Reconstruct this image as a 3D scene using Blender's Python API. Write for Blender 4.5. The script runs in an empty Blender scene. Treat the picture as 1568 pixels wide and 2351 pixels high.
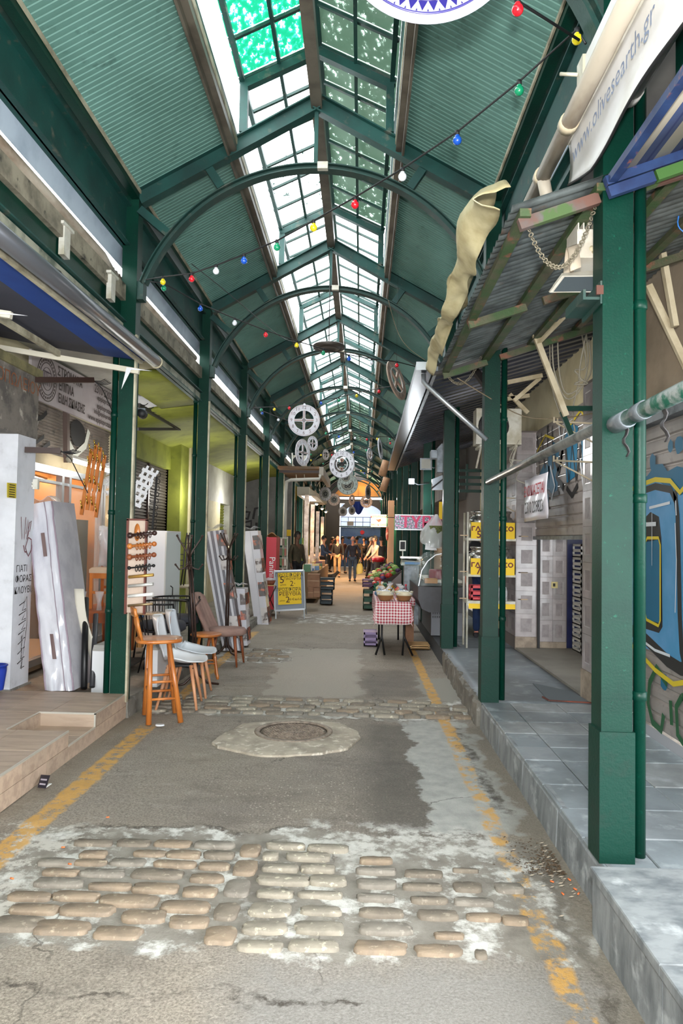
import bpy, math, random
from mathutils import Vector, Matrix, noise as mn
random.seed(7)
SC = bpy.context.scene; COL = SC.collection
PI = math.pi
def R(d): return math.radians(d)

# ---------------------------------------------------------------- camera
cam = bpy.data.objects.new('camera', bpy.data.cameras.new('camera')); COL.objects.link(cam)
_yaw, _pitch, _roll = -.0282, .0383, .0174
_f = Vector((math.sin(_yaw)*math.cos(_pitch), math.cos(_yaw)*math.cos(_pitch), math.sin(_pitch)))
_r = _f.cross(Vector((0,0,1))).normalized(); _u = _r.cross(_f)
_r2 = _r*math.cos(_roll)+_u*math.sin(_roll); _u2 = -_r*math.sin(_roll)+_u*math.cos(_roll)
M = Matrix.Identity(4)
for i in range(3): M[i][0], M[i][1], M[i][2] = _r2[i], _u2[i], -_f[i]
M.translation = (0,0,1.55)
cam.matrix_world = M
cam.data.sensor_fit = 'HORIZONTAL'; cam.data.sensor_width = 24; cam.data.lens = 1644.3/1568*24
cam.data.clip_start = .05; cam.data.clip_end = 300
SC.camera = cam

# ---------------------------------------------------------------- world: even bright overcast sky
w = bpy.data.worlds.new('overcast_sky'); SC.world = w; w.use_nodes = True
bg = w.node_tree.nodes['Background']; bg.inputs[0].default_value = (.93,.97,1,1); bg.inputs[1].default_value = 4.2

def lamp(name, kind, loc, power, color=(1,1,1), size=.1, rot=(0,0,0), size_y=None, spot=None):
    d = bpy.data.lights.new(name, kind); d.energy = power; d.color = color
    if kind == 'AREA':
        d.size = size
        if size_y: d.shape = 'RECTANGLE'; d.size_y = size_y
    elif kind == 'SUN': d.angle = size
    else: d.shadow_soft_size = size
    if spot: d.spot_size = spot; d.spot_blend = .6
    o = bpy.data.objects.new(name, d); o.location = loc; o.rotation_euler = rot; COL.objects.link(o); return o
# the photographer's flash
fl = lamp('camera_flash', 'SPOT', (.05,.05,1.8), 270, (1,.97,.93), .05, (R(97),0,R(1)), spot=R(125))

# ---------------------------------------------------------------- exposure
SC.view_settings.view_transform = 'Standard'; SC.view_settings.look = 'None'
SC.view_settings.gamma = 1; SC.view_settings.use_curve_mapping = False
SC.view_settings.exposure = 1.25
try:
    SC.cycles.use_denoising = True; SC.cycles.max_bounces = 8; SC.cycles.diffuse_bounces = 5; SC.cycles.transparent_max_bounces = 24
    SC.cycles.sample_clamp_indirect = 6
except Exception: pass

# ---------------------------------------------------------------- materials
def lin(c):
    o = []
    for v in c[:3]:
        v = v/255; o.append(v/12.92 if v <= .04045 else ((v+.055)/1.055)**2.4)
    return (*o, 1)
MATS = {}
def nd(t, typ, **k):
    n = t.nodes.new(typ)
    for a, b in k.items(): setattr(n, a, b)
    return n
def mixc(t, fac, a, b):
    n = nd(t, 'ShaderNodeMix', data_type='RGBA')
    for s, v in ((0,fac),(6,a),(7,b)):
        if hasattr(v, 'is_linked') or hasattr(v, 'links'): t.links.new(v, n.inputs[s])
        else: n.inputs[s].default_value = v
    return n.outputs[2]
def bk_(): pass
def math_(t, op, a, b=0, c=None, clamp=False):
    n = nd(t, 'ShaderNodeMath', operation=op, use_clamp=clamp)
    for s, v in enumerate((a,b) if c is None else (a,b,c)):
        if hasattr(v, 'links'): t.links.new(v, n.inputs[s])
        else: n.inputs[s].default_value = v
    return n.outputs[0]
def noise(t, scale, detail=3, vec=None, rough=.6, sx=None):
    n = nd(t, 'ShaderNodeTexNoise'); n.inputs['Scale'].default_value = scale; n.inputs['Detail'].default_value = detail
    n.inputs['Roughness'].default_value = rough
    if vec is None: vec = nd(t, 'ShaderNodeTexCoord').outputs['Object']
    if sx:
        m = nd(t, 'ShaderNodeMapping'); m.inputs['Scale'].default_value = sx; t.links.new(vec, m.inputs[0]); vec = m.outputs[0]
    t.links.new(vec, n.inputs['Vector'])
    return n.outputs['Fac']
def ramp(t, v, a, b):
    n = nd(t, 'ShaderNodeMapRange'); t.links.new(v, n.inputs[0]); n.inputs[1].default_value = a; n.inputs[2].default_value = b
    return n.outputs[0]
def mat(name, c, rough=.6, metal=0, c2=None, ns=6, cut=(.42,.62), c3=None, n3=30, cut3=(.6,.68), bump=0, bs=60, emit=0, alpha=1, trans=0, sx=None, coat=0, sub=0, spec=.5):
    if name in MATS: return MATS[name]
    m = bpy.data.materials.new(name); m.use_nodes = True; t = m.node_tree; b = t.nodes['Principled BSDF']
    col = lin(c); b.inputs['Base Color'].default_value = col
    b.inputs['Roughness'].default_value = rough; b.inputs['Metallic'].default_value = metal
    if c2 is not None:
        o = mixc(t, ramp(t, noise(t, ns, 5, sx=sx), *cut), col, lin(c2))
        if c3 is not None: o = mixc(t, ramp(t, noise(t, n3, 4), *cut3), o, lin(c3))
        t.links.new(o, b.inputs['Base Color'])
    if bump:
        bn = nd(t, 'ShaderNodeBump'); bn.inputs['Strength'].default_value = bump; bn.inputs['Distance'].default_value = .01
        t.links.new(noise(t, bs, 4), bn.inputs['Height']); t.links.new(bn.outputs[0], b.inputs['Normal'])
    if emit:
        b.inputs['Emission Color'].default_value = col; b.inputs['Emission Strength'].default_value = emit
    b.inputs['Specular IOR Level'].default_value = spec
    if alpha < 1: b.inputs['Alpha'].default_value = alpha
    if trans: b.inputs['Transmission Weight'].default_value = trans
    if coat: b.inputs['Coat Weight'].default_value = coat
    MATS[name] = m; return m

green = mat('green_paint', (2,50,38), .42, 0, (2,42,33), 3, c3=(10,70,54), n3=40, cut3=(.66,.72), bump=.12, bs=90, spec=.22)
green_teal = mat('green_roof_steel', (18,70,64), .55, 0, (14,54,50), 2.5, c3=(92,92,80), n3=9, cut3=(.6,.75), bump=.1, bs=40)
green_dirty = mat('green_dusty_steel', (20,60,54), .55, 0, (44,62,56), 3, (.4,.8), c3=(92,92,82), n3=7, cut3=(.58,.85), bump=.15)
soffit = mat('green_corrugated_soffit', (106,150,140), .6, 0, (94,136,126), 1.2, c3=(74,112,104), n3=9, cut3=(.6,.8))
cream_edge = mat('cream_weathered_strip', (190,184,160), .7, 0, (120,112,92), 5, (.4,.7))
brown_steel = mat('brown_ridge_steel', (110,104,92), .5, 0, (84,78,68), 3)
concrete = mat('grey_concrete', (132,128,120), .85, 0, (104,100,94), 3, c3=(165,162,155), n3=12, bump=.3, bs=40)
cream_wall = mat('cream_painted_wall', (200,192,160), .8, 0, (176,166,132), 1.5, c3=(120,110,84), n3=4, cut3=(.66,.8), bump=.2, bs=20)
white_wall = mat('dirty_white_wall', (190,190,182), .8, 0, (165,163,154), 1.6, c3=(120,118,108), n3=5, cut3=(.66,.85), bump=.15, bs=20)
olive = mat('olive_green_paint', (140,146,54), .75, 0, (118,124,44), 2.2, c3=(84,86,38), n3=5, cut3=(.62,.8), bump=.15, bs=20)
dark = mat('near_black', (22,22,24), .6)
black_metal = mat('black_metal', (24,24,26), .4, .3)
dark_brown = mat('dark_brown_metal', (52,34,28), .35, .2)
white_metal = mat('white_painted_metal', (205,203,192), .45, 0, (176,170,150), 6)
white_paint = mat('white_lacquer', (222,224,228), .35)
steel = mat('stainless_steel', (190,188,182), .25, .9)
alu = mat('aluminium', (176,180,184), .35, .8)
galv = mat('galvanised_steel', (135,142,148), .45, .6, (104,110,116), 9)
rust = mat('rusty_iron', (120,62,46), .8, 0, (84,48,40), 12, bump=.3)
wood_honey = mat('honey_wood', (196,120,52), .35, 0, (164,92,36), 5, sx=(1,1,.12), coat=.3)
wood_red = mat('reddish_wood', (150,84,48), .4, 0, (122,64,36), 5, sx=(1,1,.1))
wood_beech = mat('beech_wood', (206,150,112), .45, 0, (186,128,92), 6, sx=(1,1,.1))
wood_pale = mat('pale_plank_wood', (214,176,120), .5, 0, (196,154,98), 6, sx=(1,1,.1))
brass = mat('polished_brass', (212,170,70), .2, .9)
red = mat('red_plastic', (196,26,44), .35)
yellow = mat('yellow_paper', (236,196,24), .6)
black_ink = mat('black_ink', (20,18,20), .6)
red_ink = mat('red_ink', (176,24,40), .6)
maroon_ink = mat('maroon_ink', (104,24,30), .6)
blue_ink = mat('blue_ink', (40,60,150), .6)
card = mat('brown_cardboard', (150,112,86), .8, 0, (132,96,72), 3)
cable_blk = mat('black_cable', (26,26,28), .5)
cable_wht = mat('dusty_cable', (150,144,128), .7)
white_print = mat('white_ink', (235,235,235), .6)

# clear window / lamp glass
def glassy(name, c, a=.25, rough=.05):
    if name in MATS: return MATS[name]
    m = bpy.data.materials.new(name); m.use_nodes = True; t = m.node_tree
    b = t.nodes['Principled BSDF']; b.inputs['Base Color'].default_value = lin(c); b.inputs['Roughness'].default_value = rough
    b.inputs['Alpha'].default_value = a; b.inputs['Specular IOR Level'].default_value = .8
    MATS[name] = m; return m
win_glass = glassy('window_glass', (200,214,210), .16)
plastic_film = glassy('clear_plastic_film', (232,234,238), .38, .12)

# ---------------------------------------------------------------- mesh builder
class MB:
    def __init__(s): s.v = []; s.f = []; s.m = []; s.mi = 0; s.smooth = []
    def add(s, vs, fs, sm=False):
        n = len(s.v); s.v += [Vector(v) for v in vs]
        for f in fs: s.f.append([i+n for i in f]); s.m.append(s.mi); s.smooth.append(sm)
        return s
    def box(s, x0, x1, y0, y1, z0, z1):
        return s.add([(x0,y0,z0),(x1,y0,z0),(x1,y1,z0),(x0,y1,z0),(x0,y0,z1),(x1,y0,z1),(x1,y1,z1),(x0,y1,z1)],
            [(0,3,2,1),(4,5,6,7),(0,1,5,4),(1,2,6,5),(2,3,7,6),(3,0,4,7)])
    def bevbox(s, x0, x1, y0, y1, z0, z1, b):
        """box with its top edges chamfered"""
        v = [(x0,y0,z0),(x1,y0,z0),(x1,y1,z0),(x0,y1,z0),(x0,y0,z1-b),(x1,y0,z1-b),(x1,y1,z1-b),(x0,y1,z1-b),
             (x0+b,y0+b,z1),(x1-b,y0+b,z1),(x1-b,y1-b,z1),(x0+b,y1-b,z1)]
        f = [(0,3,2,1),(8,9,10,11)]+[(i,(i+1)%4,4+(i+1)%4,4+i) for i in range(4)]+[(4+i,4+(i+1)%4,8+(i+1)%4,8+i) for i in range(4)]
        return s.add(v, f)
    def frame(s, p, q, up=(0,0,1)):
        p, q = Vector(p), Vector(q); d = (q-p).normalized(); u = Vector(up)
        if abs(d.dot(u)) > .98: u = Vector((0,1,0)) if abs(d.y) < .9 else Vector((1,0,0))
        a = d.cross(u).normalized(); b = a.cross(d).normalized(); return p, q, d, a, b
    def bar(s, p, q, w, h, up=(0,0,1)):
        p, q, d, a, b = s.frame(p, q, up); a = a*w/2; b = b*h/2
        v = [p-a-b, p+a-b, p+a+b, p-a+b, q-a-b, q+a-b, q+a+b, q-a+b]
        return s.add(v, [(3,2,1,0),(4,5,6,7),(0,1,5,4),(1,2,6,5),(2,3,7,6),(3,0,4,7)])
    def ibeam(s, p, q, w, h, up=(0,0,1), t=.012):
        p, q, d, a, b = s.frame(p, q, up)
        for o in (-1, 1): s.bar(p+b*(h/2-t/2)*o, q+b*(h/2-t/2)*o, w, t, b)
        return s.bar(p, q, t, h, b)
    def tube(s, pts, r, n=8, cap=True, sm=True):
        pts = [Vector(p) for p in pts]; rr = r if isinstance(r, (list,tuple)) else [r]*len(pts)
        vs = []; ref = None
        for i, p in enumerate(pts):
            d = (pts[min(i+1,len(pts)-1)]-pts[max(i-1,0)])
            if d.length < 1e-9: d = Vector((0,0,1))
            d.normalize()
            if ref is None: ref = Vector((0,0,1)) if abs(d.z) < .9 else Vector((1,0,0))
            a = d.cross(ref)
            if a.length < 1e-6: a = d.orthogonal()
            a.normalize(); b = a.cross(d); ref = b
            for k in range(n):
                t = 2*PI*k/n; vs.append(p+(a*math.cos(t)+b*math.sin(t))*rr[i])
        fs = [(i*n+k, i*n+(k+1)%n, (i+1)*n+(k+1)%n, (i+1)*n+k) for i in range(len(pts)-1) for k in range(n)]
        s.add(vs, fs, sm)
        if cap:
            m = len(s.v)-len(vs)
            s.f += [[m+k for k in range(n)][::-1], [m+(len(pts)-1)*n+k for k in range(n)]]; s.m += [s.mi]*2; s.smooth += [False]*2
        return s
    def lathe(s, prof, c=(0,0,0), n=16, ax='z', sm=True, sc=(1,1)):
        c = Vector(c); vs = []
        for r, h in prof:
            for k in range(n):
                t = 2*PI*k/n; a, b = r*math.cos(t)*sc[0], r*math.sin(t)*sc[1]
                vs.append(c+Vector({'z':(a,b,h),'y':(a,h,b),'x':(h,a,b)}[ax]))
        fs = [(i*n+k, i*n+(k+1)%n, (i+1)*n+(k+1)%n, (i+1)*n+k) for i in range(len(prof)-1) for k in range(n)]
        return s.add(vs, fs, sm)
    def sphere(s, c, r, n=10, m=6, sc=(1,1,1)):
        c = Vector(c); pr = [(math.sin(PI*i/m), -math.cos(PI*i/m)) for i in range(m+1)]
        vs = []
        for a, h in pr:
            for k in range(n):
                t = 2*PI*k/n; vs.append(c+Vector((a*math.cos(t)*sc[0], a*math.sin(t)*sc[1], h*sc[2]))*r)
        return s.add(vs, [(i*n+k, i*n+(k+1)%n, (i+1)*n+(k+1)%n, (i+1)*n+k) for i in range(m) for k in range(n)], True)
    def quad(s, a, b, c, d): return s.add([a,b,c,d], [(0,1,2,3)])
    def prism(s, poly, dv):
        """polygon (3-D points) pushed along the vector dv"""
        n = len(poly); dv = Vector(dv); P = [Vector(p) for p in poly]
        return s.add(P+[p+dv for p in P], [tuple(range(n))[::-1], tuple(range(n,2*n))]+[(i,(i+1)%n,n+(i+1)%n,n+i) for i in range(n)])
    def sheet(s, fn, nu, nv, th=0, sm=True):
        """grid surface fn(u,v) with u,v in 0..1, given a thickness"""
        g = [[Vector(fn(i/nu, j/nv)) for j in range(nv+1)] for i in range(nu+1)]
        vs = [p for r_ in g for p in r_]; W = nv+1
        fs = [(i*W+j, (i+1)*W+j, (i+1)*W+j+1, i*W+j+1) for i in range(nu) for j in range(nv)]
        if th:
            N = len(vs); off = []
            for i in range(nu+1):
                for j in range(nv+1):
                    du = g[min(i+1,nu)][j]-g[max(i-1,0)][j]; dv = g[i][min(j+1,nv)]-g[i][max(j-1,0)]
                    k = du.cross(dv); k = k.normalized() if k.length > 1e-12 else Vector((0,0,1)); off.append(g[i][j]-k*th)
            vs += off; fs += [tuple(i+N for i in f[::-1]) for f in fs]
            per = [i*W for i in range(nu+1)]+[nu*W+j for j in range(1,W)]+[i*W+nv for i in range(nu-1,-1,-1)]+[j for j in range(nv-1,0,-1)]
            for a in range(len(per)):
                b = per[(a+1)%len(per)]; fs.append((b, per[a], per[a]+N, b+N))
        return s.add(vs, fs, sm)
    def build(s, name, mats, parent=None, local=False, loc=None, rot=None):
        if not isinstance(mats, (list,tuple)): mats = [mats]
        off = wloc(parent) if (parent is not None and not local) else Vector((0,0,0))
        me = bpy.data.meshes.new(name); me.from_pydata([tuple(v-off) for v in s.v], [], s.f)
        for m in mats: me.materials.append(m)
        me.polygons.foreach_set('material_index', s.m); me.polygons.foreach_set('use_smooth', s.smooth); me.update()
        o = bpy.data.objects.new(name, me); COL.objects.link(o)
        if parent is not None: o.parent = parent
        if loc is not None: o.location = loc
        if rot is not None: o.rotation_euler = rot
        return o
def wloc(o):
    v = Vector((0,0,0))
    while o is not None: v += o.location; o = o.parent
    return v
def tag(o, label=None, cat=None, group=None, kind=None):
    if label: o['label'] = label
    if cat: o['category'] = cat
    if group: o['group'] = group
    if kind: o['kind'] = kind
    return o
def thing(name, label, cat, loc=(0,0,0), rz=0, group=None):
    o = bpy.data.objects.new(name, None); COL.objects.link(o); o.empty_display_size = .1
    o.location = loc; o.rotation_euler = (0,0,rz); return tag(o, label, cat, group)
def struct(o): o['kind'] = 'structure'; return o
def sroot(name, loc=(0,0,0)):
    o = bpy.data.objects.new(name, None); COL.objects.link(o); o.location = loc; return struct(o)
def share(src, name, parent, loc=(0,0,0), rot=None):
    o = bpy.data.objects.new(name, src.data if hasattr(src,'data') else src); COL.objects.link(o)
    if parent is not None: o.parent = parent
    o.location = loc
    if rot: o.rotation_euler = rot
    return o
def clone(root, loc, rz=None, label=None, group=None, scale=None):
    def cp(o, p):
        c = o.copy(); COL.objects.link(c); c.parent = p
        for ch in [x for x in KIDS(o)]: cp(ch, c)
        return c
    r = cp(root, None); r.location = loc
    if rz is not None: r.rotation_euler = (root.rotation_euler[0], root.rotation_euler[1], rz)
    if label: r['label'] = label
    if group: r['group'] = group
    if scale: r.scale = (scale,)*3
    return r
def KIDS(o): return [c for c in o.children]

_TC = {}
def text_geo(body, size, extrude=.001, spacing=1, width=1.0):
    k = (body, size, spacing)
    if k in _TC: return _TC[k]
    c = bpy.data.curves.new('t', 'FONT'); c.body = body; c.size = size; c.resolution_u = 2; c.space_character = spacing
    c.align_x = 'CENTER'; c.align_y = 'CENTER'
    o = bpy.data.objects.new('t', c); me = bpy.data.meshes.new_from_object(o)
    vs = [v.co.copy() for v in me.vertices]; fs = [tuple(p.vertices) for p in me.polygons]
    bpy.data.objects.remove(o); bpy.data.curves.remove(c); bpy.data.meshes.remove(me)
    _TC[k] = (vs, fs); return vs, fs
def text(body, size, m, parent, o, xd=(1,0,0), yd=(0,0,1), name='lettering', local=False, sx=1, bold=0, mb=None):
    """flat lettering centred on o; xd is the reading direction, yd is up"""
    vs, fs = text_geo(body, size); xd, yd, o = Vector(xd).normalized(), Vector(yd).normalized(), Vector(o)
    b = mb or MB(); nrm = xd.cross(yd)
    offs = [(0,0)] if not bold else [(-bold,0),(bold,0),(0,-bold),(0,bold)]
    for j, (ox, oy) in enumerate(offs):
        b.add([o+xd*(v.x*sx+ox)+yd*(v.y+oy)+nrm*(j*.0002) for v in vs], fs)
    if mb: return mb
    return b.build(name, m, parent, local)
def stroke(mb, pts, w, o, xd, yd, lift=.002):
    """flat brush stroke through 2-D points on a plane"""
    xd, yd, o = Vector(xd).normalized(), Vector(yd).normalized(), Vector(o); nrm = xd.cross(yd)*lift
    P = [o+xd*a+yd*b_+nrm for a, b_ in pts]; L = []; Rr = []
    for i, p in enumerate(P):
        d = P[min(i+1,len(P)-1)]-P[max(i-1,0)]; d = d.normalized() if d.length > 1e-9 else xd
        k = d.cross(xd.cross(yd)).normalized()*w/2; L.append(p-k); Rr.append(p+k)
    n = len(P); mb.add(L+Rr, [(i, i+n, i+1+n, i+1) for i in range(n-1)]); return mb
def blob(mb, cx, cy, rx, ry, o, xd, yd, lift=.002, n=14, jag=.12, seed=0):
    xd, yd, o = Vector(xd).normalized(), Vector(yd).normalized(), Vector(o); rnd = random.Random(seed)
    nrm = xd.cross(yd)*lift
    P = []
    for k in range(n):
        t = 2*PI*k/n; q = 1+rnd.uniform(-jag, jag); P.append(o+xd*(cx+rx*q*math.cos(t))+yd*(cy+ry*q*math.sin(t))+nrm)
    mb.add(P, [tuple(range(n))]); return mb

# ================================================================ GROUND
def floor_mat():
    m = bpy.data.materials.new('worn_street_surface'); m.use_nodes = True; t = m.node_tree; b = t.nodes['Principled BSDF']
    g = nd(t, 'ShaderNodeNewGeometry'); pos = g.outputs['Position']
    sp = nd(t, 'ShaderNodeSeparateXYZ'); t.links.new(pos, sp.inputs[0]); X, Y = sp.outputs[0], sp.outputs[1]
    # wobbling coordinates so that every patch has a ragged edge
    n1 = noise(t, 2.2, 6, pos, .65); n2 = noise(t, 3.1, 6, pos, .65, (1,1,3)); 
    Xw = math_(t, 'ADD', X, math_(t, 'MULTIPLY', math_(t, 'SUBTRACT', n1, .5), .55))
    Yw = math_(t, 'ADD', Y, math_(t, 'MULTIPLY', math_(t, 'SUBTRACT', noise(t, 2.6, 6, pos, .7, (1,1,9)), .5), .5))
    def band(v, lo, hi, s=.03):
        a = nd(t, 'ShaderNodeMapRange'); t.links.new(v, a.inputs[0]); a.inputs[1].default_value = lo-s; a.inputs[2].default_value = lo+s
        c = nd(t, 'ShaderNodeMapRange'); t.links.new(v, c.inputs[0]); c.inputs[1].default_value = hi+s; c.inputs[2].default_value = hi-s
        return math_(t, 'MULTIPLY', a.outputs[0], c.outputs[0])
    def rect(x0, x1, y0, y1, s=.03): return math_(t, 'MULTIPLY', band(Xw, x0, x1, s), band(Yw, y0, y1, s))
    fine = noise(t, 90, 4, pos, .75); mid = noise(t, 9, 5, pos); big = noise(t, 1.1, 5, pos)
    asp = mixc(t, ramp(t, fine, .3, .72), lin((90,84,78)), lin((168,158,147)))
    asp = mixc(t, ramp(t, big, .35, .7), asp, mixc(t, ramp(t, fine, .3, .7), lin((106,98,88)), lin((180,169,154))))
    con = mixc(t, ramp(t, mid, .3, .7), lin((136,133,128)), lin((162,158,151)))
    
    col = asp
    # chips of pale stone in the asphalt between the two cobbled bands
    v = nd(t, 'ShaderNodeTexVoronoi'); v.inputs['Scale'].default_value = 55; t.links.new(pos, v.inputs['Vector'])
    sv = nd(t, 'ShaderNodeSeparateColor'); t.links.new(v.outputs['Color'], sv.inputs[0])
    chip = math_(t, 'MULTIPLY', math_(t, 'LESS_THAN', v.outputs['Distance'], .32), math_(t, 'GREATER_THAN', sv.outputs[0], .84))
    chipz = math_(t, 'MULTIPLY', chip, math_(t, 'MULTIPLY', rect(-.9, .35, 3.9, 4.9, .35), .8))
    col = mixc(t, chipz, col, lin((214,202,186)))
    st1 = ramp(t, noise(t, 1.7, 9, pos, .78, (1,1.8,1)), .5, .66); col = mixc(t, math_(t, 'MULTIPLY', st1, .42), col, lin((84,76,68)))
    st2 = ramp(t, noise(t, 2.3, 9, pos, .78, (1,3,1)), .56, .7); col = mixc(t, math_(t, 'MULTIPLY', st2, .3), col, lin((196,188,176)))
    # damp dark area
    dk = rect(.05, .75, 3.85, 6.2, .12)
    col = mixc(t, math_(t, 'MULTIPLY', dk, .62), col, lin((74,71,66)))
    dk2 = math_(t, 'MULTIPLY', rect(-1.0, .3, 3.75, 4.9, .3), .22)
    col = mixc(t, dk2, col, lin((72,66,60)))
    # poured concrete: strip on the right, rectangles further off
    sm = rect(.4, .92, 3.95, 6.45, .015)
    col = mixc(t, sm, col, mixc(t, ramp(t, mid, .3, .7), lin((150,150,146)), lin((178,178,172))))
    col = mixc(t, rect(-.98, .02, 7.15, 10.3, .02), col, mixc(t, ramp(t, fine, .3, .8), lin((148,141,131)), lin((176,169,157))))
    col = mixc(t, math_(t, 'MULTIPLY', rect(.04, .62, 7.2, 8.7, .1), .5), col, lin((84,80,74)))
    col = mixc(t, rect(.62, 1.2, 6.45, 8.3, .02), col, lin((146,143,134)))
    col = mixc(t, rect(-.4, .9, 1.2, 2.72, .12), col, mixc(t, ramp(t, fine, .3, .75), lin((116,112,107)), lin((156,152,147))))
    # mortar around the cobbled bands with lime streaks
    for (x0, x1, y0, y1) in ((-1.75,.95,2.74,3.86),(-2,1.0,6.3,7.08),(-2,-.95,9.0,10.2),(-1.2,.6,13.3,15)):
        mor = mixc(t, ramp(t, mid, .3, .7), lin((118,112,104)), lin((150,145,136)))
        mor = mixc(t, ramp(t, noise(t, 5, 8, pos, .7), .50, .6), mor, lin((206,205,200)))
        col = mixc(t, rect(x0, x1, y0, y1, .02), col, mor)
    col = mixc(t, math_(t, 'MULTIPLY', rect(-.3, .75, 3.62, 3.98, .05), ramp(t, noise(t, 6, 8, pos, .75), .46, .56)), col, lin((196,194,188)))
    col = mixc(t, math_(t, 'MULTIPLY', rect(-1.9, -1.35, 2.9, 3.9, .04), ramp(t, noise(t, 7, 8, pos, .75), .5, .56)), col, lin((190,186,178)))
    # broken dark seam between band and asphalt
    for (x0, x1, y0, y1) in ((-1.5,-.1,3.84,3.9),(-1.3,.0,2.44,2.5),(-1.9,.6,6.24,6.28),(.62,1.05,6.38,6.42),(.85,.9,2.2,3.5),(.78,.86,4.2,6.2)):
        col = mixc(t, math_(t, 'MULTIPLY', rect(x0, x1, y0+.02, y1-.01, .012), math_(t, 'MULTIPLY', ramp(t, noise(t, 5, 8, pos, .8), .42, .58), .9)), col, lin((64,57,50)))
    col = mixc(t, math_(t, 'MULTIPLY', rect(-.56, -.24, 2.98, 3.5, .08), .5), col, lin((84,76,66)))
    cr = nd(t, 'ShaderNodeTexVoronoi'); cr.feature = 'DISTANCE_TO_EDGE'; cr.inputs['Scale'].default_value = .75; vv = nd(t, 'ShaderNodeVectorMath', operation='ADD'); nz = nd(t, 'ShaderNodeTexNoise'); nz.inputs['Scale'].default_value = 4; nz.inputs['Detail'].default_value = 8; t.links.new(pos, nz.inputs['Vector']); sc_ = nd(t, 'ShaderNodeVectorMath', operation='SCALE'); sc_.inputs[3].default_value = .35; t.links.new(nz.outputs['Color'], sc_.inputs[0]); t.links.new(pos, vv.inputs[0]); t.links.new(sc_.outputs[0], vv.inputs[1]); t.links.new(vv.outputs[0], cr.inputs['Vector'])
    crk = math_(t, 'MULTIPLY', math_(t, 'LESS_THAN', cr.outputs['Distance'], .0035), math_(t, 'MULTIPLY', ramp(t, noise(t, 1.3, 4, pos), .5, .6), .6)); col = mixc(t, crk, col, lin((66,60,54)))
    # dirt against the kerbs
    col = mixc(t, math_(t, 'MULTIPLY', rect(.88, 1.3, 1, 6.2, .08), .7), col, mixc(t, fine, lin((86,80,70)), lin((128,120,106))))
    col = mixc(t, math_(t, 'MULTIPLY', band(Xw, -2.2, -1.85, .05), .4), col, lin((128,116,98)))
    # worn yellow no-parking lines
    wear = ramp(t, noise(t, 16, 7, pos, .75), .40, .50)
    xw2 = math_(t, 'ADD', X, math_(t, 'MULTIPLY', math_(t, 'SUBTRACT', noise(t, 9, 4, pos), .5), .06))
    yl = math_(t, 'MULTIPLY', math_(t, 'MULTIPLY', band(xw2, -1.80, -1.66, .01), band(Y, 2.3, 5.9, .1)), wear)
    wear2 = ramp(t, noise(t, 7, 7, pos, .75), .46, .56)
    yr = math_(t, 'MULTIPLY', math_(t, 'MULTIPLY', band(xw2, .70, .80, .01), math_(t, 'ADD', band(Y, 5.8, 10.5, .05), math_(t, 'MULTIPLY', band(Y, 1.8, 5.8, .05), wear2), clamp=True)), ramp(t, noise(t, 14, 7, pos, .75), .38, .48))
    yl2 = math_(t, 'MULTIPLY', band(xw2, -1.80, -1.68, .01), math_(t, 'MULTIPLY', band(Y, 6.6, 12, .1), wear))
    ycol = mixc(t, ramp(t, mid, .3, .7), lin((214,164,84)), lin((190,146,72)))
    col = mixc(t, math_(t, 'MULTIPLY', math_(t, 'ADD', math_(t, 'ADD', yl, yr), yl2, clamp=True), .88), col, ycol)
    # the paving beyond the first stalls is browner
    far = nd(t, 'ShaderNodeMapRange'); t.links.new(Y, far.inputs[0]); far.inputs[1].default_value = 11; far.inputs[2].default_value = 22
    col = mixc(t, math_(t, 'MULTIPLY', far.outputs[0], .55), col, lin((120,98,74)))
    t.links.new(col, b.inputs['Base Color']); b.inputs['Roughness'].default_value = .82
    h = math_(t, 'ADD', math_(t, 'MULTIPLY', fine, .55), math_(t, 'MULTIPLY', noise(t, 3.5, 8, pos, .7), 1.6))
    bn = nd(t, 'ShaderNodeBump'); bn.inputs['Strength'].default_value = .55; bn.inputs['Distance'].default_value = .012
    t.links.new(h, bn.inputs['Height']); t.links.new(bn.outputs[0], b.inputs['Normal'])
    return m
def hgt(x, y):
    return -.012+.010*mn.noise(Vector((x*1.6,y*1.3,0)))+.004*mn.noise(Vector((x*6,y*5,3)))
b = MB(); b.sheet(lambda u, v: (-4.5+9*u, -3+63*v**1.6, hgt(-4.5+9*u, -3+63*v**1.6)), 90, 240, 0)
floor = struct(b.build('floor', floor_mat()))

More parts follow.
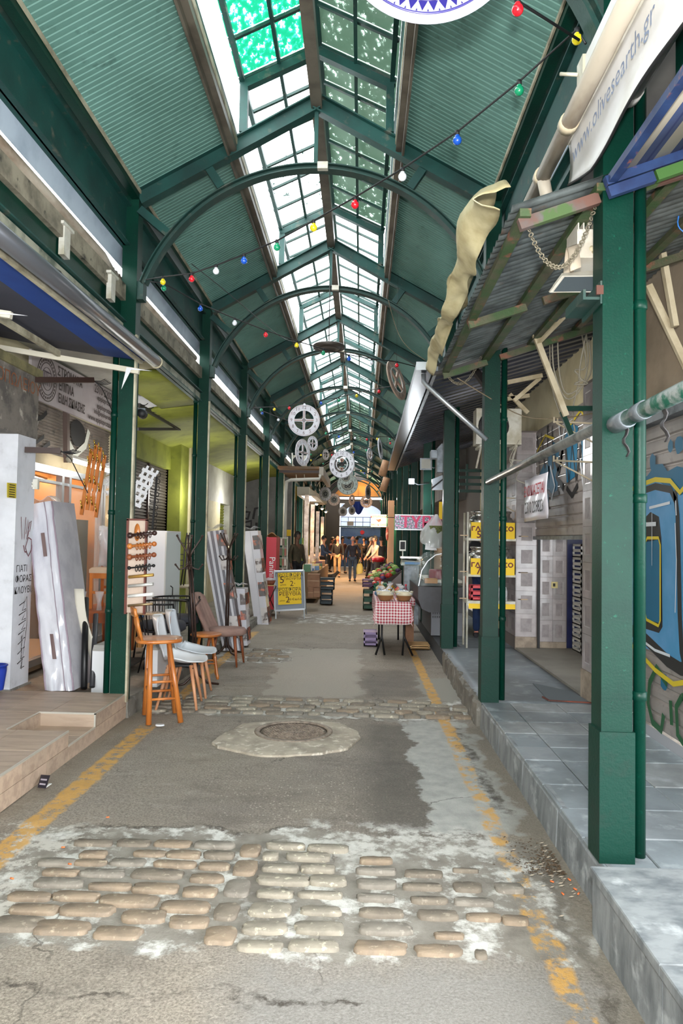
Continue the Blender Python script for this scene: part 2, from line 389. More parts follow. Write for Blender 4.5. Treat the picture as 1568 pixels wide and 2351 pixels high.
# cobbled bands: every stone is a part of the floor
stone_m = [mat('cobble_%s' % n, a, .75, 0, b2, 9, c3=c3, n3=30, cut3=(.58,.66), bump=.35, bs=50) for n, a, b2, c3 in
    (('tan',(142,125,106),(124,110,95),(160,146,126)),('grey',(134,127,117),(118,111,102),(152,145,134)),('pale',(150,142,128),(132,125,113),(190,182,162)),('brown',(124,114,101),(110,101,90),(146,136,121)))]
def stone(x0, x1, y0, y1, mi, lift=.012, rg=random):
    """one worn sett: rounded outline, domed top"""
    n = 20; cx, cy, a, c = (x0+x1)/2, (y0+y1)/2, (x1-x0)/2, (y1-y0)/2; e = 5
    o = []; 
    for k in range(n):
        t = 2*PI*(k+.5)/n; ct, st = math.cos(t), math.sin(t)
        q = (abs(ct)**e+abs(st)**e)**(-1/e)*rg.uniform(.97,1.09); o.append((ct*q, st*q))
    lift *= .62
    v = [(cx+a*p, cy+c*q, -.03) for p, q in o]+[(cx+a*p*.99, cy+c*q*.98, lift*.2) for p, q in o]+[(cx+a*p*.93, cy+c*q*.86, lift*rg.uniform(.65,1.0)) for p, q in o]+[(cx,cy,lift*rg.uniform(.6,1.0))]
    f = []
    for r_ in range(2): f += [(r_*n+k, r_*n+(k+1)%n, (r_+1)*n+(k+1)%n, (r_+1)*n+k) for k in range(n)]
    f += [(2*n+k, 2*n+(k+1)%n, 3*n) for k in range(n)]
    b = MB(); b.add(v, f, True); return b.build('cobblestone', stone_m[mi], floor)
STONES = [(-1.422,-1.234,3.621,3.671,3),(-1.204,-1.048,3.627,3.685,3),(-1.012,-0.839,3.63,3.691,0),(-0.815,-0.619,3.637,3.695,1),(-0.569,-0.481,3.561,3.665,0),(-0.449,-0.264,3.659,3.699,2),(-0.239,-0.048,3.637,3.692,2),(-1.337,-1.219,3.486,3.543,0),(-1.082,-0.936,3.516,3.562,0),(-0.924,-0.767,3.515,3.573,0),(-0.74,-0.599,3.526,3.58,3),(-0.452,-0.385,3.531,3.585,2),(-0.335,-0.134,3.536,3.59,2),(-1.502,-1.336,3.393,3.447,1),(-1.328,-1.188,3.404,3.446,0),(-1.163,-1.005,3.415,3.465,1),(-0.953,-0.765,3.414,3.461,0),(-0.734,-0.603,3.408,3.455,0),(-0.569,-0.47,3.362,3.488,0),(-0.433,-0.276,3.411,3.46,2),(-0.254,-0.102,3.413,3.464,2),(-1.435,-1.279,3.296,3.34,0),(-1.261,-1.069,3.298,3.352,1),(-1.026,-0.803,3.299,3.369,3),(-0.747,-0.606,3.28,3.336,0),(-0.442,-0.219,3.282,3.352,2),(-0.206,-0.047,3.29,3.361,2),(-1.427,-1.221,3.193,3.254,1),(-1.175,-0.999,3.188,3.223,0),(-0.975,-0.789,3.171,3.236,0),(-0.752,-0.611,3.15,3.214,0),(-0.574,-0.473,3.164,3.291,1),(-0.429,-0.278,3.165,3.209,2),(-0.243,-0.063,3.172,3.206,2),(-1.481,-1.311,3.071,3.122,0),(-1.295,-1.105,3.087,3.14,0),(-1.086,-0.846,3.051,3.126,0),(-0.809,-0.618,3.018,3.088,0),(-0.437,-0.274,3.008,3.096,2),(-0.222,-0.064,3.029,3.078,2),(-1.42,-1.234,2.966,3.021,0),(-1.218,-1.003,2.971,3.035,0),(-0.949,-0.778,2.929,3.001,0),(-0.744,-0.597,2.904,2.968,0),(-0.578,-0.488,2.971,3.081,3),(-0.442,-0.275,2.873,2.946,2),(-0.234,-0.047,2.886,2.959,2),(-1.438,-1.254,2.839,2.93,3),(-1.258,-1.053,2.826,2.903,0),(-1.012,-0.839,2.801,2.872,0),(-0.58,-0.468,2.794,2.897,0),(-0.442,-0.279,2.754,2.804,2),(-0.248,-0.069,2.77,2.823,2),(0.025,0.171,3.524,3.565,0),(0.009,0.18,3.415,3.455,1),(0.233,0.401,3.396,3.442,3),(0.462,0.573,3.454,3.467,3),(0.01,0.177,3.279,3.338,1),(0.22,0.381,3.272,3.309,3),(0.446,0.562,3.269,3.333,3),(0.632,0.748,3.276,3.335,1),(0.013,0.166,3.16,3.197,1),(0.247,0.392,3.155,3.188,3),(0.434,0.589,3.148,3.191,1),(0.023,0.193,3.029,3.081,3),(0.266,0.424,3.02,3.077,3),(0.468,0.598,3.023,3.062,0),(0.612,0.709,3.005,3.052,0),(0.021,0.22,2.899,2.967,1),(0.319,0.425,2.882,2.907,0),(0.006,0.194,2.767,2.831,0),(0.236,0.402,2.761,2.815,0),(0.457,0.495,2.753,2.79,3)]
for (x0, x1, y0, y1, mi) in STONES: stone(x0-.004, x1+.004, y0-.006, y1+.006, mi)
rg = random.Random(3)
for i in range(5):                         # second band
    y = 6.38+i*.135; x = -1.95+rg.uniform(0,.12)
    while x < .95:
        L = rg.uniform(.16,.27)
        if -.56 < x < -.42: L = .13
        if not (i > 3 and x > .6): stone(x, x+L-.02, y, y+.1, rg.choice((0,1,2,2,3)), .012, rg)
        x += L+rg.uniform(.005,.03)
for i in range(6):                         # third band, at the chairs' side only
    y = 9.08+i*.17; x = -1.72+rg.uniform(0,.1)
    while x < -1.08:
        L = rg.uniform(.16,.26); stone(x, x+L-.02, y, y+.12, rg.choice((0,1,2,3)), .012, rg); x += L+.02

# manhole in its concrete collar
mh = thing('manhole_cover', 'round cast iron manhole cover in a ragged pale concrete collar in the asphalt', 'manhole', (-.515,5.77,0))
pts = [(-1.101,5.443,0),(-1.077,5.625,0),(-0.952,6.008,0),(-0.533,6.194,0),(-0.156,6.113,0),(-0.008,5.852,-0),(0.021,5.664,0),(-0.07,5.387,0),(-0.257,5.251,0),(-0.5,5.157,0),(-0.687,5.151,0),(-0.891,5.249,0),(-1.038,5.346,0)]
c0 = Vector((-.515,5.77,0)); ring = []
for i in range(52):
    k = i/52*len(pts); a, c = Vector(pts[int(k)%len(pts)]), Vector(pts[(int(k)+1)%len(pts)]); p = a.lerp(c, k%1)
    p = c0+(p-c0)*(1+.03*mn.noise(p*9)); ring.append(p)
b = MB(); n = len(ring); inner = [c0+Vector((math.cos(math.atan2((p-c0).y,(p-c0).x)), math.sin(math.atan2((p-c0).y,(p-c0).x)), 0))*.30 for p in ring]
b.add([(p.x,p.y,-.02) for p in ring]+[(p.x,p.y,.004) for p in ring]+[((p*.9+c0*.1).x,(p*.9+c0*.1).y,.012) for p in ring]+[(p.x,p.y,.014) for p in inner],
    [(r_*n+k, r_*n+(k+1)%n, (r_+1)*n+(k+1)%n, (r_+1)*n+k) for r_ in range(3) for k in range(n)])
b.build('collar', mat('pale_concrete', (176,166,150), .85, 0, (146,136,122), 5, c3=(208,200,186), n3=16, cut3=(.55,.66), bump=.4, bs=50), mh)
iron = mat('worn_cast_iron', (150,136,122), .6, .25, (112,100,90), 20, bump=.2)
b = MB(); b.lathe([(.312,-.01),(.312,.018),(.300,.022),(.272,.022),(.268,.012)], c0, 40); b.build('rim', iron, mh)
b = MB(); b.lathe([(0,.008),(.262,.008),(.262,-.01)], c0, 40); lid = b.build('lid', iron, mh)
b = MB()
for i in range(-9, 10):
    for j in range(-9, 10):
        x, y = i*.026+(j%2)*.013, j*.026
        if x*x+y*y < .245**2 and not (abs(y) < .012 and abs(x) < .1):
            b.add([(c0.x+x-.010,c0.y+y,.008),(c0.x+x,c0.y+y-.010,.008),(c0.x+x+.010,c0.y+y,.008),(c0.x+x,c0.y+y+.010,.008),
                   (c0.x+x-.006,c0.y+y,.014),(c0.x+x,c0.y+y-.006,.014),(c0.x+x+.006,c0.y+y,.014),(c0.x+x,c0.y+y+.006,.014)],
                [(4,5,6,7),(0,1,5,4),(1,2,6,5),(2,3,7,6),(3,0,4,7)])
o = b.build('tread', iron, lid); o['kind'] = 'stuff'

# ---------------------------------------------------------------- right pavement
slab_m = [mat('grey_stone_slab_%d' % i, c, .45, 0, c2, 2.5, c3=(172,178,182), n3=7, cut3=(.55,.75), bump=.12, bs=30) for i, (c, c2) in enumerate((((140,146,150),(116,122,126)),((148,152,154),(122,126,128)),((130,138,143),(110,117,121))))]
marble = mat('grey_marble', (136,140,142), .5, 0, (98,103,107), 5, c3=(168,172,174), n3=7, cut3=(.55,.68), bump=.15, sx=(1,2,.6))
pav = sroot('trim_1', (1.6,3,0))
b = MB(); b.box(1.04,2.2,2.98,46,-.1,.185); b.build('pavement_bed', mat('joint_grey', (70,72,74), .9), pav)
ys = [3.0,3.38,3.74,4.1,4.54,4.83,5.16,5.49,5.82,6.12]
for i in range(len(ys)-1):
    xs = [1.035,1.27,1.66,2.06] if i%2 == 0 else [1.035,1.27,1.66,2.06]
    for j in range(3):
        b = MB(); b.bevbox(xs[j]+.003, xs[j+1]-.003, ys[i]+.003, ys[i+1]-.003, .15, .2+random.uniform(-.002,.002), .004)
        b.build('paving_slab', slab_m[random.randrange(3)], pav)
b = MB(); b.sheet(lambda u, v: (1.04+.93*u, 6.12+3.2*v, .2+.004*mn.noise(Vector((u*3,v*8,1)))), 8, 24, .03)
b.build('smooth_screed', mat('dark_screed', (122,130,136), .5, 0, (104,110,115), 1.5, c3=(150,156,160), n3=5, cut3=(.55,.75), bump=.15, bs=30), pav)
b = MB(); b.box(1.3,2.0,9.32,46,.1,.2); b.build('smooth_screed', mat('dark_screed', (0,0,0)), pav)
# kerb: broken stone edging
kerb_m = mat('kerb_stone', (122,118,110), .8, 0, (96,92,86), 5, c3=(150,148,142), n3=12, bump=.5, bs=25)
def kerb(x0, y0, x1, y1, zt, n, name, par, w=.1, jag=.012, m=None, sgn=1):
    for i in range(n):
        a, c = i/n, (i+1)/n-.004
        P = lambda t, dx, z: (x0+(x1-x0)*t+dx*sgn, y0+(y1-y0)*t, z)
        b = MB(); seg = 5
        rows = []
        for k in range(seg+1):
            t = a+(c-a)*k/seg; j = lambda: random.uniform(-jag, jag)
            rows.append([P(t, w, zt-.002), P(t, .02+j(), zt+j()*.3), P(t, 0+j(), zt-.03+j()), P(t, -.008+j()*.5, -.03), P(t, w, -.03)])
        vs = [p for r_ in rows for p in r_]; W = 5
        fs = [(k*W+q, k*W+(q+1)%W, (k+1)*W+(q+1)%W, (k+1)*W+q) for k in range(seg) for q in range(W)]+[tuple(range(W)), tuple(seg*W+q for q in range(W))[::-1]]
        b.add(vs, fs); b.build(name, m or kerb_m, par)
kerb(1.035,3.0,1.03,6.12,.2,4,'kerbstone',pav,.05,.004,marble)
kerb(1.0,6.16,1.03,8.9,.2,6,'kerbstone',pav,.06,.02)
kerb(1.05,8.9,1.3,14.4,.16,6,'kerbstone',pav,.4,.02); kerb(1.3,14.4,1.4,30,.16,8,'kerbstone',pav,.4,.02)
# foreground marble step
st = sroot('trim_2', (1.5,2,0))
for i, (y0, y1) in enumerate(((1.0,1.62),(1.62,2.3),(2.3,2.975))):
    b = MB(); b.bevbox(.945,2.4,y0+.002,y1-.002,.215,.25,.004); b.build('step_slab', marble, st)
    b = MB(); b.box(.955,.99,y0+.002,y1-.002,-.03,.216); b.build('step_riser', marble, st)
b = MB(); b.box(.99,2.4,.5,2.97,-.05,.214); b.build('step_bed', concrete, st)

# ---------------------------------------------------------------- left pavement
lp = sroot('trim_3', (-2.5,8,0))
b = MB(); b.sheet(lambda u, v: (-3.42+1.42*u, 6.16+40*v, .125+.004*mn.noise(Vector((u*4,v*30,2)))), 8, 60, .1); b.build('pavement_top', mat('worn_terrazzo', (128,122,112), .7, 0, (104,98,90), 2, c3=(150,144,132), n3=8, bump=.3, bs=30), lp)
kerb(-1.98,6.16,-1.86,11.5,.125,7,'kerbstone',lp,.1,.02,None,-1); kerb(-1.86,11.5,-1.86,44,.13,10,'kerbstone',lp,.1,.02,None,-1)
# tiled steps in front of the furniture shop
tile_m = [mat('sand_tile_%d' % i, c, .5, 0, c2, 3, bump=.08, sx=(1,6,6)) for i, (c, c2) in enumerate((((180,158,140),(160,140,122)),((172,152,134),(152,132,116)),((184,162,142),(164,142,124))))]
trim_al = mat('worn_aluminium_nosing', (200,196,186), .4, .5)
ps = sroot('trim_4', (-2.5,4.5,0))
b = MB(); b.box(-3.05,-2.03,4.95,6.14,-.05,.19); b.box(-3.05,-2.38,1.0,4.95,-.05,.19); b.box(-2.4,-2.03,5.4,6.14,-.05,.19); b.box(-2.4,-2.0,1,4.93,-.05,.185)
bed = MB(); bed.box(-3.05,-2.01,1.0,4.93,-.05,.188); bed.box(-3.05,-2.01,5.44,6.15,-.05,.188); bed.box(-3.05,-2.42,4.93,5.44,-.05,.188); bed.box(-2.42,-2.01,4.93,5.44,-.05,.085)
bed.build('step_bed', mat('tile_joint', (112,98,86), .9), ps)
def tiles_top(x0, x1, y0, y1, z, dx, dy):
    nx = max(1, round((x1-x0)/dx)); ny = max(1, round((y1-y0)/dy))
    for i in range(nx):
        for j in range(ny):
            b = MB(); a0, a1 = x0+(x1-x0)*i/nx, x0+(x1-x0)*(i+1)/nx; c0_, c1 = y0+(y1-y0)*j/ny, y0+(y1-y0)*(j+1)/ny
            b.bevbox(a0+.0015, a1-.0015, c0_+.0015, c1-.0015, z-.012, z, .002); b.build('floor_tile', tile_m[random.randrange(3)], ps)
tiles_top(-3.05,-2.0,1.2,4.935,.2,.35,.45); tiles_top(-3.05,-2.0,5.44,6.15,.2,.35,.36); tiles_top(-3.05,-2.42,4.935,5.44,.2,.32,.5); tiles_top(-2.42,-2.0,4.935,5.44,.097,.42,.25)
def riser(y0, y1, z0, z1, x=-2.0):
    ny = max(1, round((y1-y0)/.35))
    for i in range(ny):
        a, c = y0+(y1-y0)*i/ny, y0+(y1-y0)*(i+1)/ny
        for (q0, q1) in ((z0, (z0+z1)/2),((z0+z1)/2, z1)) if z1-z0 > .12 else ((z0,z1),):
            b = MB(); b.box(x-.006, x+.008, a+.0015, c-.0015, q0+.0015, q1-.0015); b.build('riser_tile', tile_m[random.randrange(3)], ps)
riser(1.2,4.935,-.01,.196); riser(5.44,6.15,-.01,.196); riser(4.935,5.44,-.01,.093)
b = MB(); b.box(-2.42,-2.0,5.432,5.44,.095,.196); b.build('riser_tile', tile_m[1], ps)
b = MB(); b.box(-2.421,-2.412,4.935,5.44,.095,.196); b.build('riser_tile', tile_m[1], ps)
b = MB(); b.box(-2.42,-2.0,4.935,4.942,.095,.196); b.build('riser_tile', tile_m[1], ps)
b = MB(); b.box(-2.0,-1.990,1.2,4.935,.19,.203); b.box(-2.0,-1.990,5.44,6.15,.19,.203); b.box(-2.42,-1.99,5.43,5.441,.19,.203); b.box(-2.0,-1.99,4.935,5.44,.088,.1); b.box(-2.43,-2.42,4.935,5.44,.19,.203)
b.box(-2.002,-1.99,5.43,5.442,.095,.2); b.build('metal_nosing', trim_al, ps)

# ================================================================ MARKET ROOF
Y0, S = 3.117, 3.0
NB = 13                                                    # trusses in view
tY = [Y0+S*i for i in range(-4, NB)]
XC, SL = -.45, .553
def zr(x): return 4.44+(1.52-abs(x-XC))*SL                  # underside of the rafters
# corrugated soffit sheets, one per bay and side
def soffit_mesh(sgn):
    b = MB(); n = 60; pr = []
    for i in range(n):
        y = i*.05
        pr += [(y,0),(y+.034,0),(y+.039,.006),(y+.045,.006)]
    pr.append((3.0,0)); x0, x1 = 1.585, .72
    vs = [(sgn*x0, y, zr(XC+x0)-4.44+.145+z) for y, z in pr]+[(sgn*x1, y, zr(XC+x1)-4.44+.145+z) for y, z in pr]; W = len(pr)
    b.add(vs, [(i, i+1, W+i+1, W+i) for i in range(W-1)]); o = b.build('roof_sheet', soffit); return o
roof = sroot('ceiling', (XC,0,4.44))
base = {s_: soffit_mesh(s_) for s_ in (-1, 1)}
for s_ in (-1, 1):
    me = base[s_].data; bpy.data.objects.remove(base[s_])
    for y in tY[:-1]:
        o = bpy.data.objects.new('roof_sheet', me); COL.objects.link(o); o.parent = roof; o.location = (0,y,0)
    o = MB(); 
# weather skin above the sheets
for s_ in (-1, 1):
    b = MB(); b.prism([(XC+s_*1.75,-9.1,zr(XC+1.75)+.17),(XC+s_*.70,-9.1,zr(XC+.70)+.17),(XC+s_*.70,45,zr(XC+.70)+.17),(XC+s_*1.75,45,zr(XC+1.75)+.17)], (0,0,.05))
    b.build('outer_roofing', green_dirty, roof)
# trusses
def truss(y, i):
    t = thing('roof_truss', '', 'truss', (XC,y,4.44))
    for s_ in (-1, 1):
        b = MB(); p = (XC+s_*1.54, y, 4.44-.01+.07); q = (XC, y, 5.29+.07)
        b.ibeam(p, q, .10, .14, t=.012)
        b.build('rafter', green_teal, t)
        b = MB(); b.bar((XC+s_*.935,y,zr(XC+.935)+.01),(XC+s_*.82,y,4.60),.07,.07,(0,1,0)); b.build('strut', green_teal, t)
        b = MB(); b.bar((XC+s_*1.53,y,4.40),(XC+s_*1.27,y,4.185),.07,.07,(0,1,0)); b.build('brace', green_teal, t)
        b = MB(); b.bar((XC+s_*.64,y,5.09),(XC+s_*.64,y,5.50),.07,.07); b.build('monitor_post', green_teal, t)
        b = MB(); b.bar((XC+s_*.67,y,5.50),(XC,y,5.82),.07,.07,(0,1,0)); b.build('monitor_rafter', green_teal, t)
    b = MB(); N = 28; a0 = math.asin(1.50/1.60); outer = []; 
    for k in range(N+1):
        a = -a0+2*a0*k/N; outer.append((XC+1.585*math.sin(a), y, 3.2+1.585*math.cos(a)))
    for r0_, r1_, yw in ((1.565,1.605,.012),(1.600,1.610,.05),(1.555,1.566,.05)): b.sheet(lambda u, v: (lambda a, q: (XC+q[0]*math.sin(a), y+q[1], 3.2+q[0]*math.cos(a)))(-a0+2*a0*u, [(r0_,-yw),(r1_,-yw),(r1_,yw),(r0_,yw),(r0_,-yw)][int(round(v*4))]), 48, 4, 0, False)
    b.build('arch', green_dirty, t)
    b = MB(); b.bar((XC,y,4.8),(XC,y,5.3),.035,.035); b.build('king_post', green_teal, t)
    b = MB(); b.box(XC+.02,XC+.11,y-.08,y-.03,4.74,4.80); b.build('lamp_socket', white_metal, t)
    return t
proto = truss(tY[4], 0)
tn = ['second','third','fourth','fifth','sixth','seventh','eighth','ninth','tenth','eleventh','twelfth','thirteenth']
for i, y in enumerate(tY):
    if i <= 4: continue
    if i > 4: clone(proto, (XC,y,4.44), label='green steel roof truss with arched brace, %s one down the alley' % tn[i-5], group='roof trusses')
proto['group'] = 'roof trusses'; proto['label'] = 'green steel truss directly overhead, behind the hanging plate'
# ridge, purlins, skylight edge beams
b = MB(); b.bar((XC,-9,5.38),(XC,tY[-1],5.38),.095,.14); b.build('ridge_beam', brown_steel, roof)
for s_ in (-1, 1):
    b = MB(); b.bar((XC+s_*.72,-9,zr(XC+.72)+.09),(XC+s_*.72,tY[-1],zr(XC+.72)+.09),.05,.10); b.bar((XC+s_*.755,-9,zr(XC+.755)+.06),(XC+s_*.755,tY[-1],zr(XC+.755)+.06),.02,.12)
    b.build('skylight_beam', brown_steel, roof)
    b = MB(); b.bar((XC+s_*.695,-9,zr(XC+.695)+.12),(XC+s_*.695,tY[-1],zr(XC+.695)+.12),.012,.05); b.build('edge_strip', cream_edge, roof)
    b = MB(); b.bar((XC+s_*1.53,-9,4.56),(XC+s_*1.53,tY[-1],4.56),.012,.03); b.build('edge_strip', cream_edge, roof)
    b = MB(); b.bar((XC+s_*1.575,-9,4.545),(XC+s_*1.575,tY[-1],4.545),.07,.09); b.build('eave_angle', green, roof)
    b = MB(); b.ibeam((XC+s_*1.66,-9,4.27),(XC+s_*1.66,tY[-1],4.27),.10,.36,t=.014); b.build('eave_beam', green_teal, roof)
    for xm, m_ in ((.335,green_teal),):
        b = MB(); zz = 5.82-(.335)*.48+.055; b.bar((XC+s_*xm,-9,zz),(XC+s_*xm,tY[-1],zz),.03,.05); b.build('glazing_mullion', m_, roof)
    b = MB(); b.bar((XC+s_*.655,-9,5.555),(XC+s_*.655,tY[-1],5.555),.04,.05); b.build('glazing_rail', green_teal, roof)
b = MB(); b.bar((XC,-9,5.90),(XC,tY[-1],5.90),.07,.06); b.build('monitor_ridge', green_teal, roof)
# skylight panes
b = MB(); b.box(XC+.70,XC+.712,-9,tY[-1],5.10,5.58); b.build('upstand', green_teal, roof)
def dirty(name, cut, c, seed, tr=.9):
    m = bpy.data.materials.new(name); m.use_nodes = True; t = m.node_tree; b = t.nodes['Principled BSDF']
    b.inputs['Base Color'].default_value = lin(c); b.inputs['Roughness'].default_value = .6
    tl = nd(t, 'ShaderNodeBsdfTranslucent'); tl.inputs[0].default_value = lin(c)
    mx0 = nd(t, 'ShaderNodeMixShader'); mx0.inputs[0].default_value = .5; t.links.new(b.outputs[0], mx0.inputs[1]); t.links.new(tl.outputs[0], mx0.inputs[2])
    tp = nd(t, 'ShaderNodeBsdfTransparent'); tp.inputs[0].default_value = (tr,tr,tr,1); mx = nd(t, 'ShaderNodeMixShader')
    g = nd(t, 'ShaderNodeNewGeometry').outputs['Position']
    t.links.new(ramp(t, noise(t, seed, 6, g, .72, (1,.6,1)), cut-.01, cut+.02), mx.inputs[0])
    t.links.new(mx0.outputs[0], mx.inputs[1]); t.links.new(tp.outputs[0], mx.inputs[2])
    t.links.new(mx.outputs[0], t.nodes['Material Output'].inputs['Surface']); MATS[name] = m; return m
pane_clear = dirty('clean_skylight_glass', .16, (150,170,160), 9)
pane_algae = dirty('skylight_glass_with_algae', .55, (60,190,160), 24)
pane_spot = dirty('skylight_glass_spotted_dirt', .38, (90,110,104), 12)
pane_dark = dirty('skylight_sheet_mottled', .60, (120,140,126), 17)  # mottled grey-green panes with see-through specks
def pane_mesh(s_):
    b = MB(); a = (s_*.02, 0, 5.91-4.44); c = (s_*.70, 0, 5.59-4.44)
    b.prism([a,(a[0],.485,a[2]),(c[0],.485,c[2]),c], (0,0,.008)); 
    me = b.build('p', pane_clear); d = me.data; bpy.data.objects.remove(me); return d
for s_ in (-1, 1):
    for kind, m_ in (('clear',pane_clear),('algae',pane_algae),('spot',pane_spot),('dark',pane_dark)):
        me = pane_mesh(s_); me.materials[0] = m_; base[(s_,kind)] = me
rg = random.Random(11)
for y in tY[:-1]:
    for k in range(6):
        for s_ in (-1, 1):
            yy = y+k*.5; kind = 'clear'
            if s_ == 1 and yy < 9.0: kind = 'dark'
            elif s_ == -1 and (yy < 3 or 4.8 < yy < 5.7): kind = 'algae'
            elif 7.6 < yy < 8.8: kind = 'spot'
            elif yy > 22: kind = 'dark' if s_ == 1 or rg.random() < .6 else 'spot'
            elif rg.random() < .08: kind = 'spot'
            o = bpy.data.objects.new('glass_pane', base[(s_,kind)]); COL.objects.link(o); o.parent = roof; o.location = (0,yy+.0075,0)
b = MB()
for y in tY[:-1]:
    for k in range(6):
        for s_ in (-1, 1): b.bar((XC+s_*.03,y+k*.5,5.875),(XC+s_*.69,y+k*.5,5.565),.025,.03,(0,1,0))
b.build('glazing_bars', green_dirty, roof)['kind'] = 'stuff'

# ---------------------------------------------------------------- columns and eave beams
def column(x, y, side, label, pipe=True):
    c = thing('steel_column', label, 'column', (x,y,.1))
    z0 = .13 if side < 0 else .2
    b = MB(); b.box(x-.066,x+.066,y-.066,y+.066,z0,4.6)
    b.build('column_shaft', green, c)
    b = MB(); b.box(x-.075,x+.075,y-.075,y+.075,z0,z0+.55 if side > 0 else z0+.3); 
    if side > 0: b.build('base_jacket', mat('worn_green_base', (3,48,38), .5, 0, (28,44,38), 7, (.5,.75), bump=.2, spec=.22), c)
    if pipe:
        xp = x+side*.105
        b = MB(); b.tube([(xp,y-.04,z0+.02),(xp,y-.04,3.5 if side < 0 else 3.9)], .026, 12); p = b.build('downpipe', green, c)
        for z in (.9,1.75,2.6,3.3):
            b = MB(); b.lathe([(.026,-.02),(.031,-.018),(.031,.018),(.026,.02)], (xp,y-.04,z), 12); b.box(x+side*.07,xp,y-.045,y-.035,z-.006,z+.006); b.build('pipe_clamp', green, p)
    if side < 0:
        b = MB(); b.box(x+.068,x+.085,y-.075,y-.03,z0,3.3); b.build('edge_strip', cream_edge, c)
    # bracket where the arch lands
    b = MB(); b.box(x-side*.06,x-side*.12,y-.05,y+.05,3.62,3.78); b.build('arch_bracket', green_dirty, c)
    return c
ordn = ['first','second','third','fourth','fifth','sixth','seventh','eighth','ninth','tenth','eleventh']
for i in range(0, 13):
    y = Y0+S*i
    if i > 0:
        lab = 'green steel column on the left, %s one down the alley' % ordn[i-1] if i < 6 else 'green steel column in the far row of look-alike columns on the left'
        column(-2.063, y+.07, -1, lab)['group'] = 'left columns'
    lab = ['large green steel column nearest the camera with pipe rail through it','green steel column second from the camera, dented, with rail end','green steel column at the glass deli case'][i] if i < 3 else 'green steel column in the far row of look-alike columns on the right'
    column(1.103, y+.07, 1, lab)['group'] = 'right columns'

# longitudinal beams, gutters and clerestory strips of both sides
sky_panel = mat('pale_blue_polycarbonate', (176,190,204), .5, 0, (150,164,180), 2)
pvc = mat('weathered_pvc_pipe', (178,168,152), .5, 0, (112,92,74), 3, (.5,.7), sx=(1,.4,1))
for s_, xb in ((-1,-2.12),(1,1.20)):
    r_ = sroot('trim_%d' % (5 if s_ < 0 else 6), (xb,20,3.6))
    b = MB(); b.prism([(xb+s_*.03,-9,4.10),(xb+s_*.03,44,4.10),(xb+s_*.05,44,3.935),(xb+s_*.05,-9,3.935)], (s_*.006,0,0)); b.build('clerestory_panel', sky_panel, r_)
    if s_ < 0:
        b = MB(); b.box(xb-.03,xb+.03,-9,40,3.60,3.74); b.build('gutter_board', mat('grimy_gutter', (150,142,124), .7, 0, (108,102,88), 6, c3=(60,58,50), n3=8, bump=.2), r_)
        b = MB(); b.tube([(xb+.0,-9,3.80),(xb+.0,5.6,3.79),(xb-.02,5.95,3.74)], .042, 10); b.tube([(xb,6.4,3.78),(xb,8.8,3.78)], .04, 10); b.build('gutter_pipe', pvc, r_)
        b = MB(); b.box(xb-.05,xb-.01,-9,40,3.42,3.60); b.build('lower_web', green, r_)
        b = MB(); b.ibeam((xb,-9,3.355),(xb,40,3.355),.10,.13,t=.012); b.build('lower_beam', green_teal, r_)
        b = MB(); b.box(xb+.012,xb+.016,-9,40,3.31,3.40); b.build('beam_strip', mat('pale_worn_band', (168,168,150), .6, 0, (96,104,92), 4, (.45,.6)), r_)
    else:
        b = MB(); b.ibeam((xb,-9,3.75),(xb,8.5,3.75),.10,.16,t=.012); b.build('lower_beam', green_teal, r_)
# fascia board: white brackets on the lower left beam
# neighbouring low roofs: rippled sheet edge beyond the gap
def ripple(name, x0, x1, y0, y1, z0, z1, pitch, amp, m, par, th=.004, axis='y'):
    b = MB(); n = int(abs(y1-y0)/pitch*4)
    b.sheet(lambda u, v: (x0+(x1-x0)*u, y0+(y1-y0)*v, z0+(z1-z0)*u+amp*math.sin(2*PI*(y1-y0)*v/pitch)), 1, n, th); return b.build(name, m, par)

# ================================================================ LEFT SIDE
wl = sroot('wall_left', (-3.4,10,1.5))
def slats(b, x, y0, y1, z0, z1, p, d, s_=1):
    n = int((z1-z0)/p); vs = []
    for i in range(n+1):
        z = z0+i*p; vs += [(x,z),(x+s_*d,z+p*.25),(x+s_*d,z+p*.6),(x,z+p*.8)]
    vs.append((x,z0+(n+1)*p)); W = len(vs)
    b.add([(a,y0,z) for a, z in vs]+[(a,y1,z) for a, z in vs], [(i, W+i, W+i+1, i+1) for i in range(W-1)]); return b
def wallbox(name, m, *a, par=None):
    b = MB(); b.box(*a); return b.build(name, m, par or wl)
beige = mat('beige_panel', (176,160,128), .7, 0, (160,144,112), 3)
warm_wall = mat('orange_shop_wall', (206,142,74), .7, 0, (190,128,64), 1)
# wall masses
wallbox('wall_block', white_wall, -3.9,-3.4,-9,6.13,-.1,3.2)
wallbox('wall_block', cream_wall, -3.55,-3.42,6.13,10.4,2.95,3.6)
wallbox('shop_back_wall', warm_wall, -6.2,-6.1,5.5,10.6,.1,2.6)
wallbox('shop_side_wall', warm_wall, -6.1,-3.5,5.5,5.6,.1,2.6); wallbox('shop_side_wall', warm_wall, -6.1,-3.48,10.3,10.4,.1,2.95)
wallbox('shop_ceiling', warm_wall, -6.1,-3.48,5.5,10.4,2.6,2.7)
wallbox('shop_floor', mat('shop_floor', (150,128,104), .5), -6.1,-3.4,5.6,10.3,.1,.2)
wallbox('rear_wall', white_wall, -7.2,-7.0,-9,12,-.1,5); wallbox('low_roof', mat('dim_far_wall', (96,92,86), .85, 0, (74,70,66), 1.2), -7.0,-2.3,-9,12.5,3.62,3.7); wallbox('upper_wall', white_wall, -3.56,-3.5,-9,10.4,3.0,3.62)
wallbox('beige_fascia', beige, -3.46,-3.38,6.4,10.3,2.28,2.42)
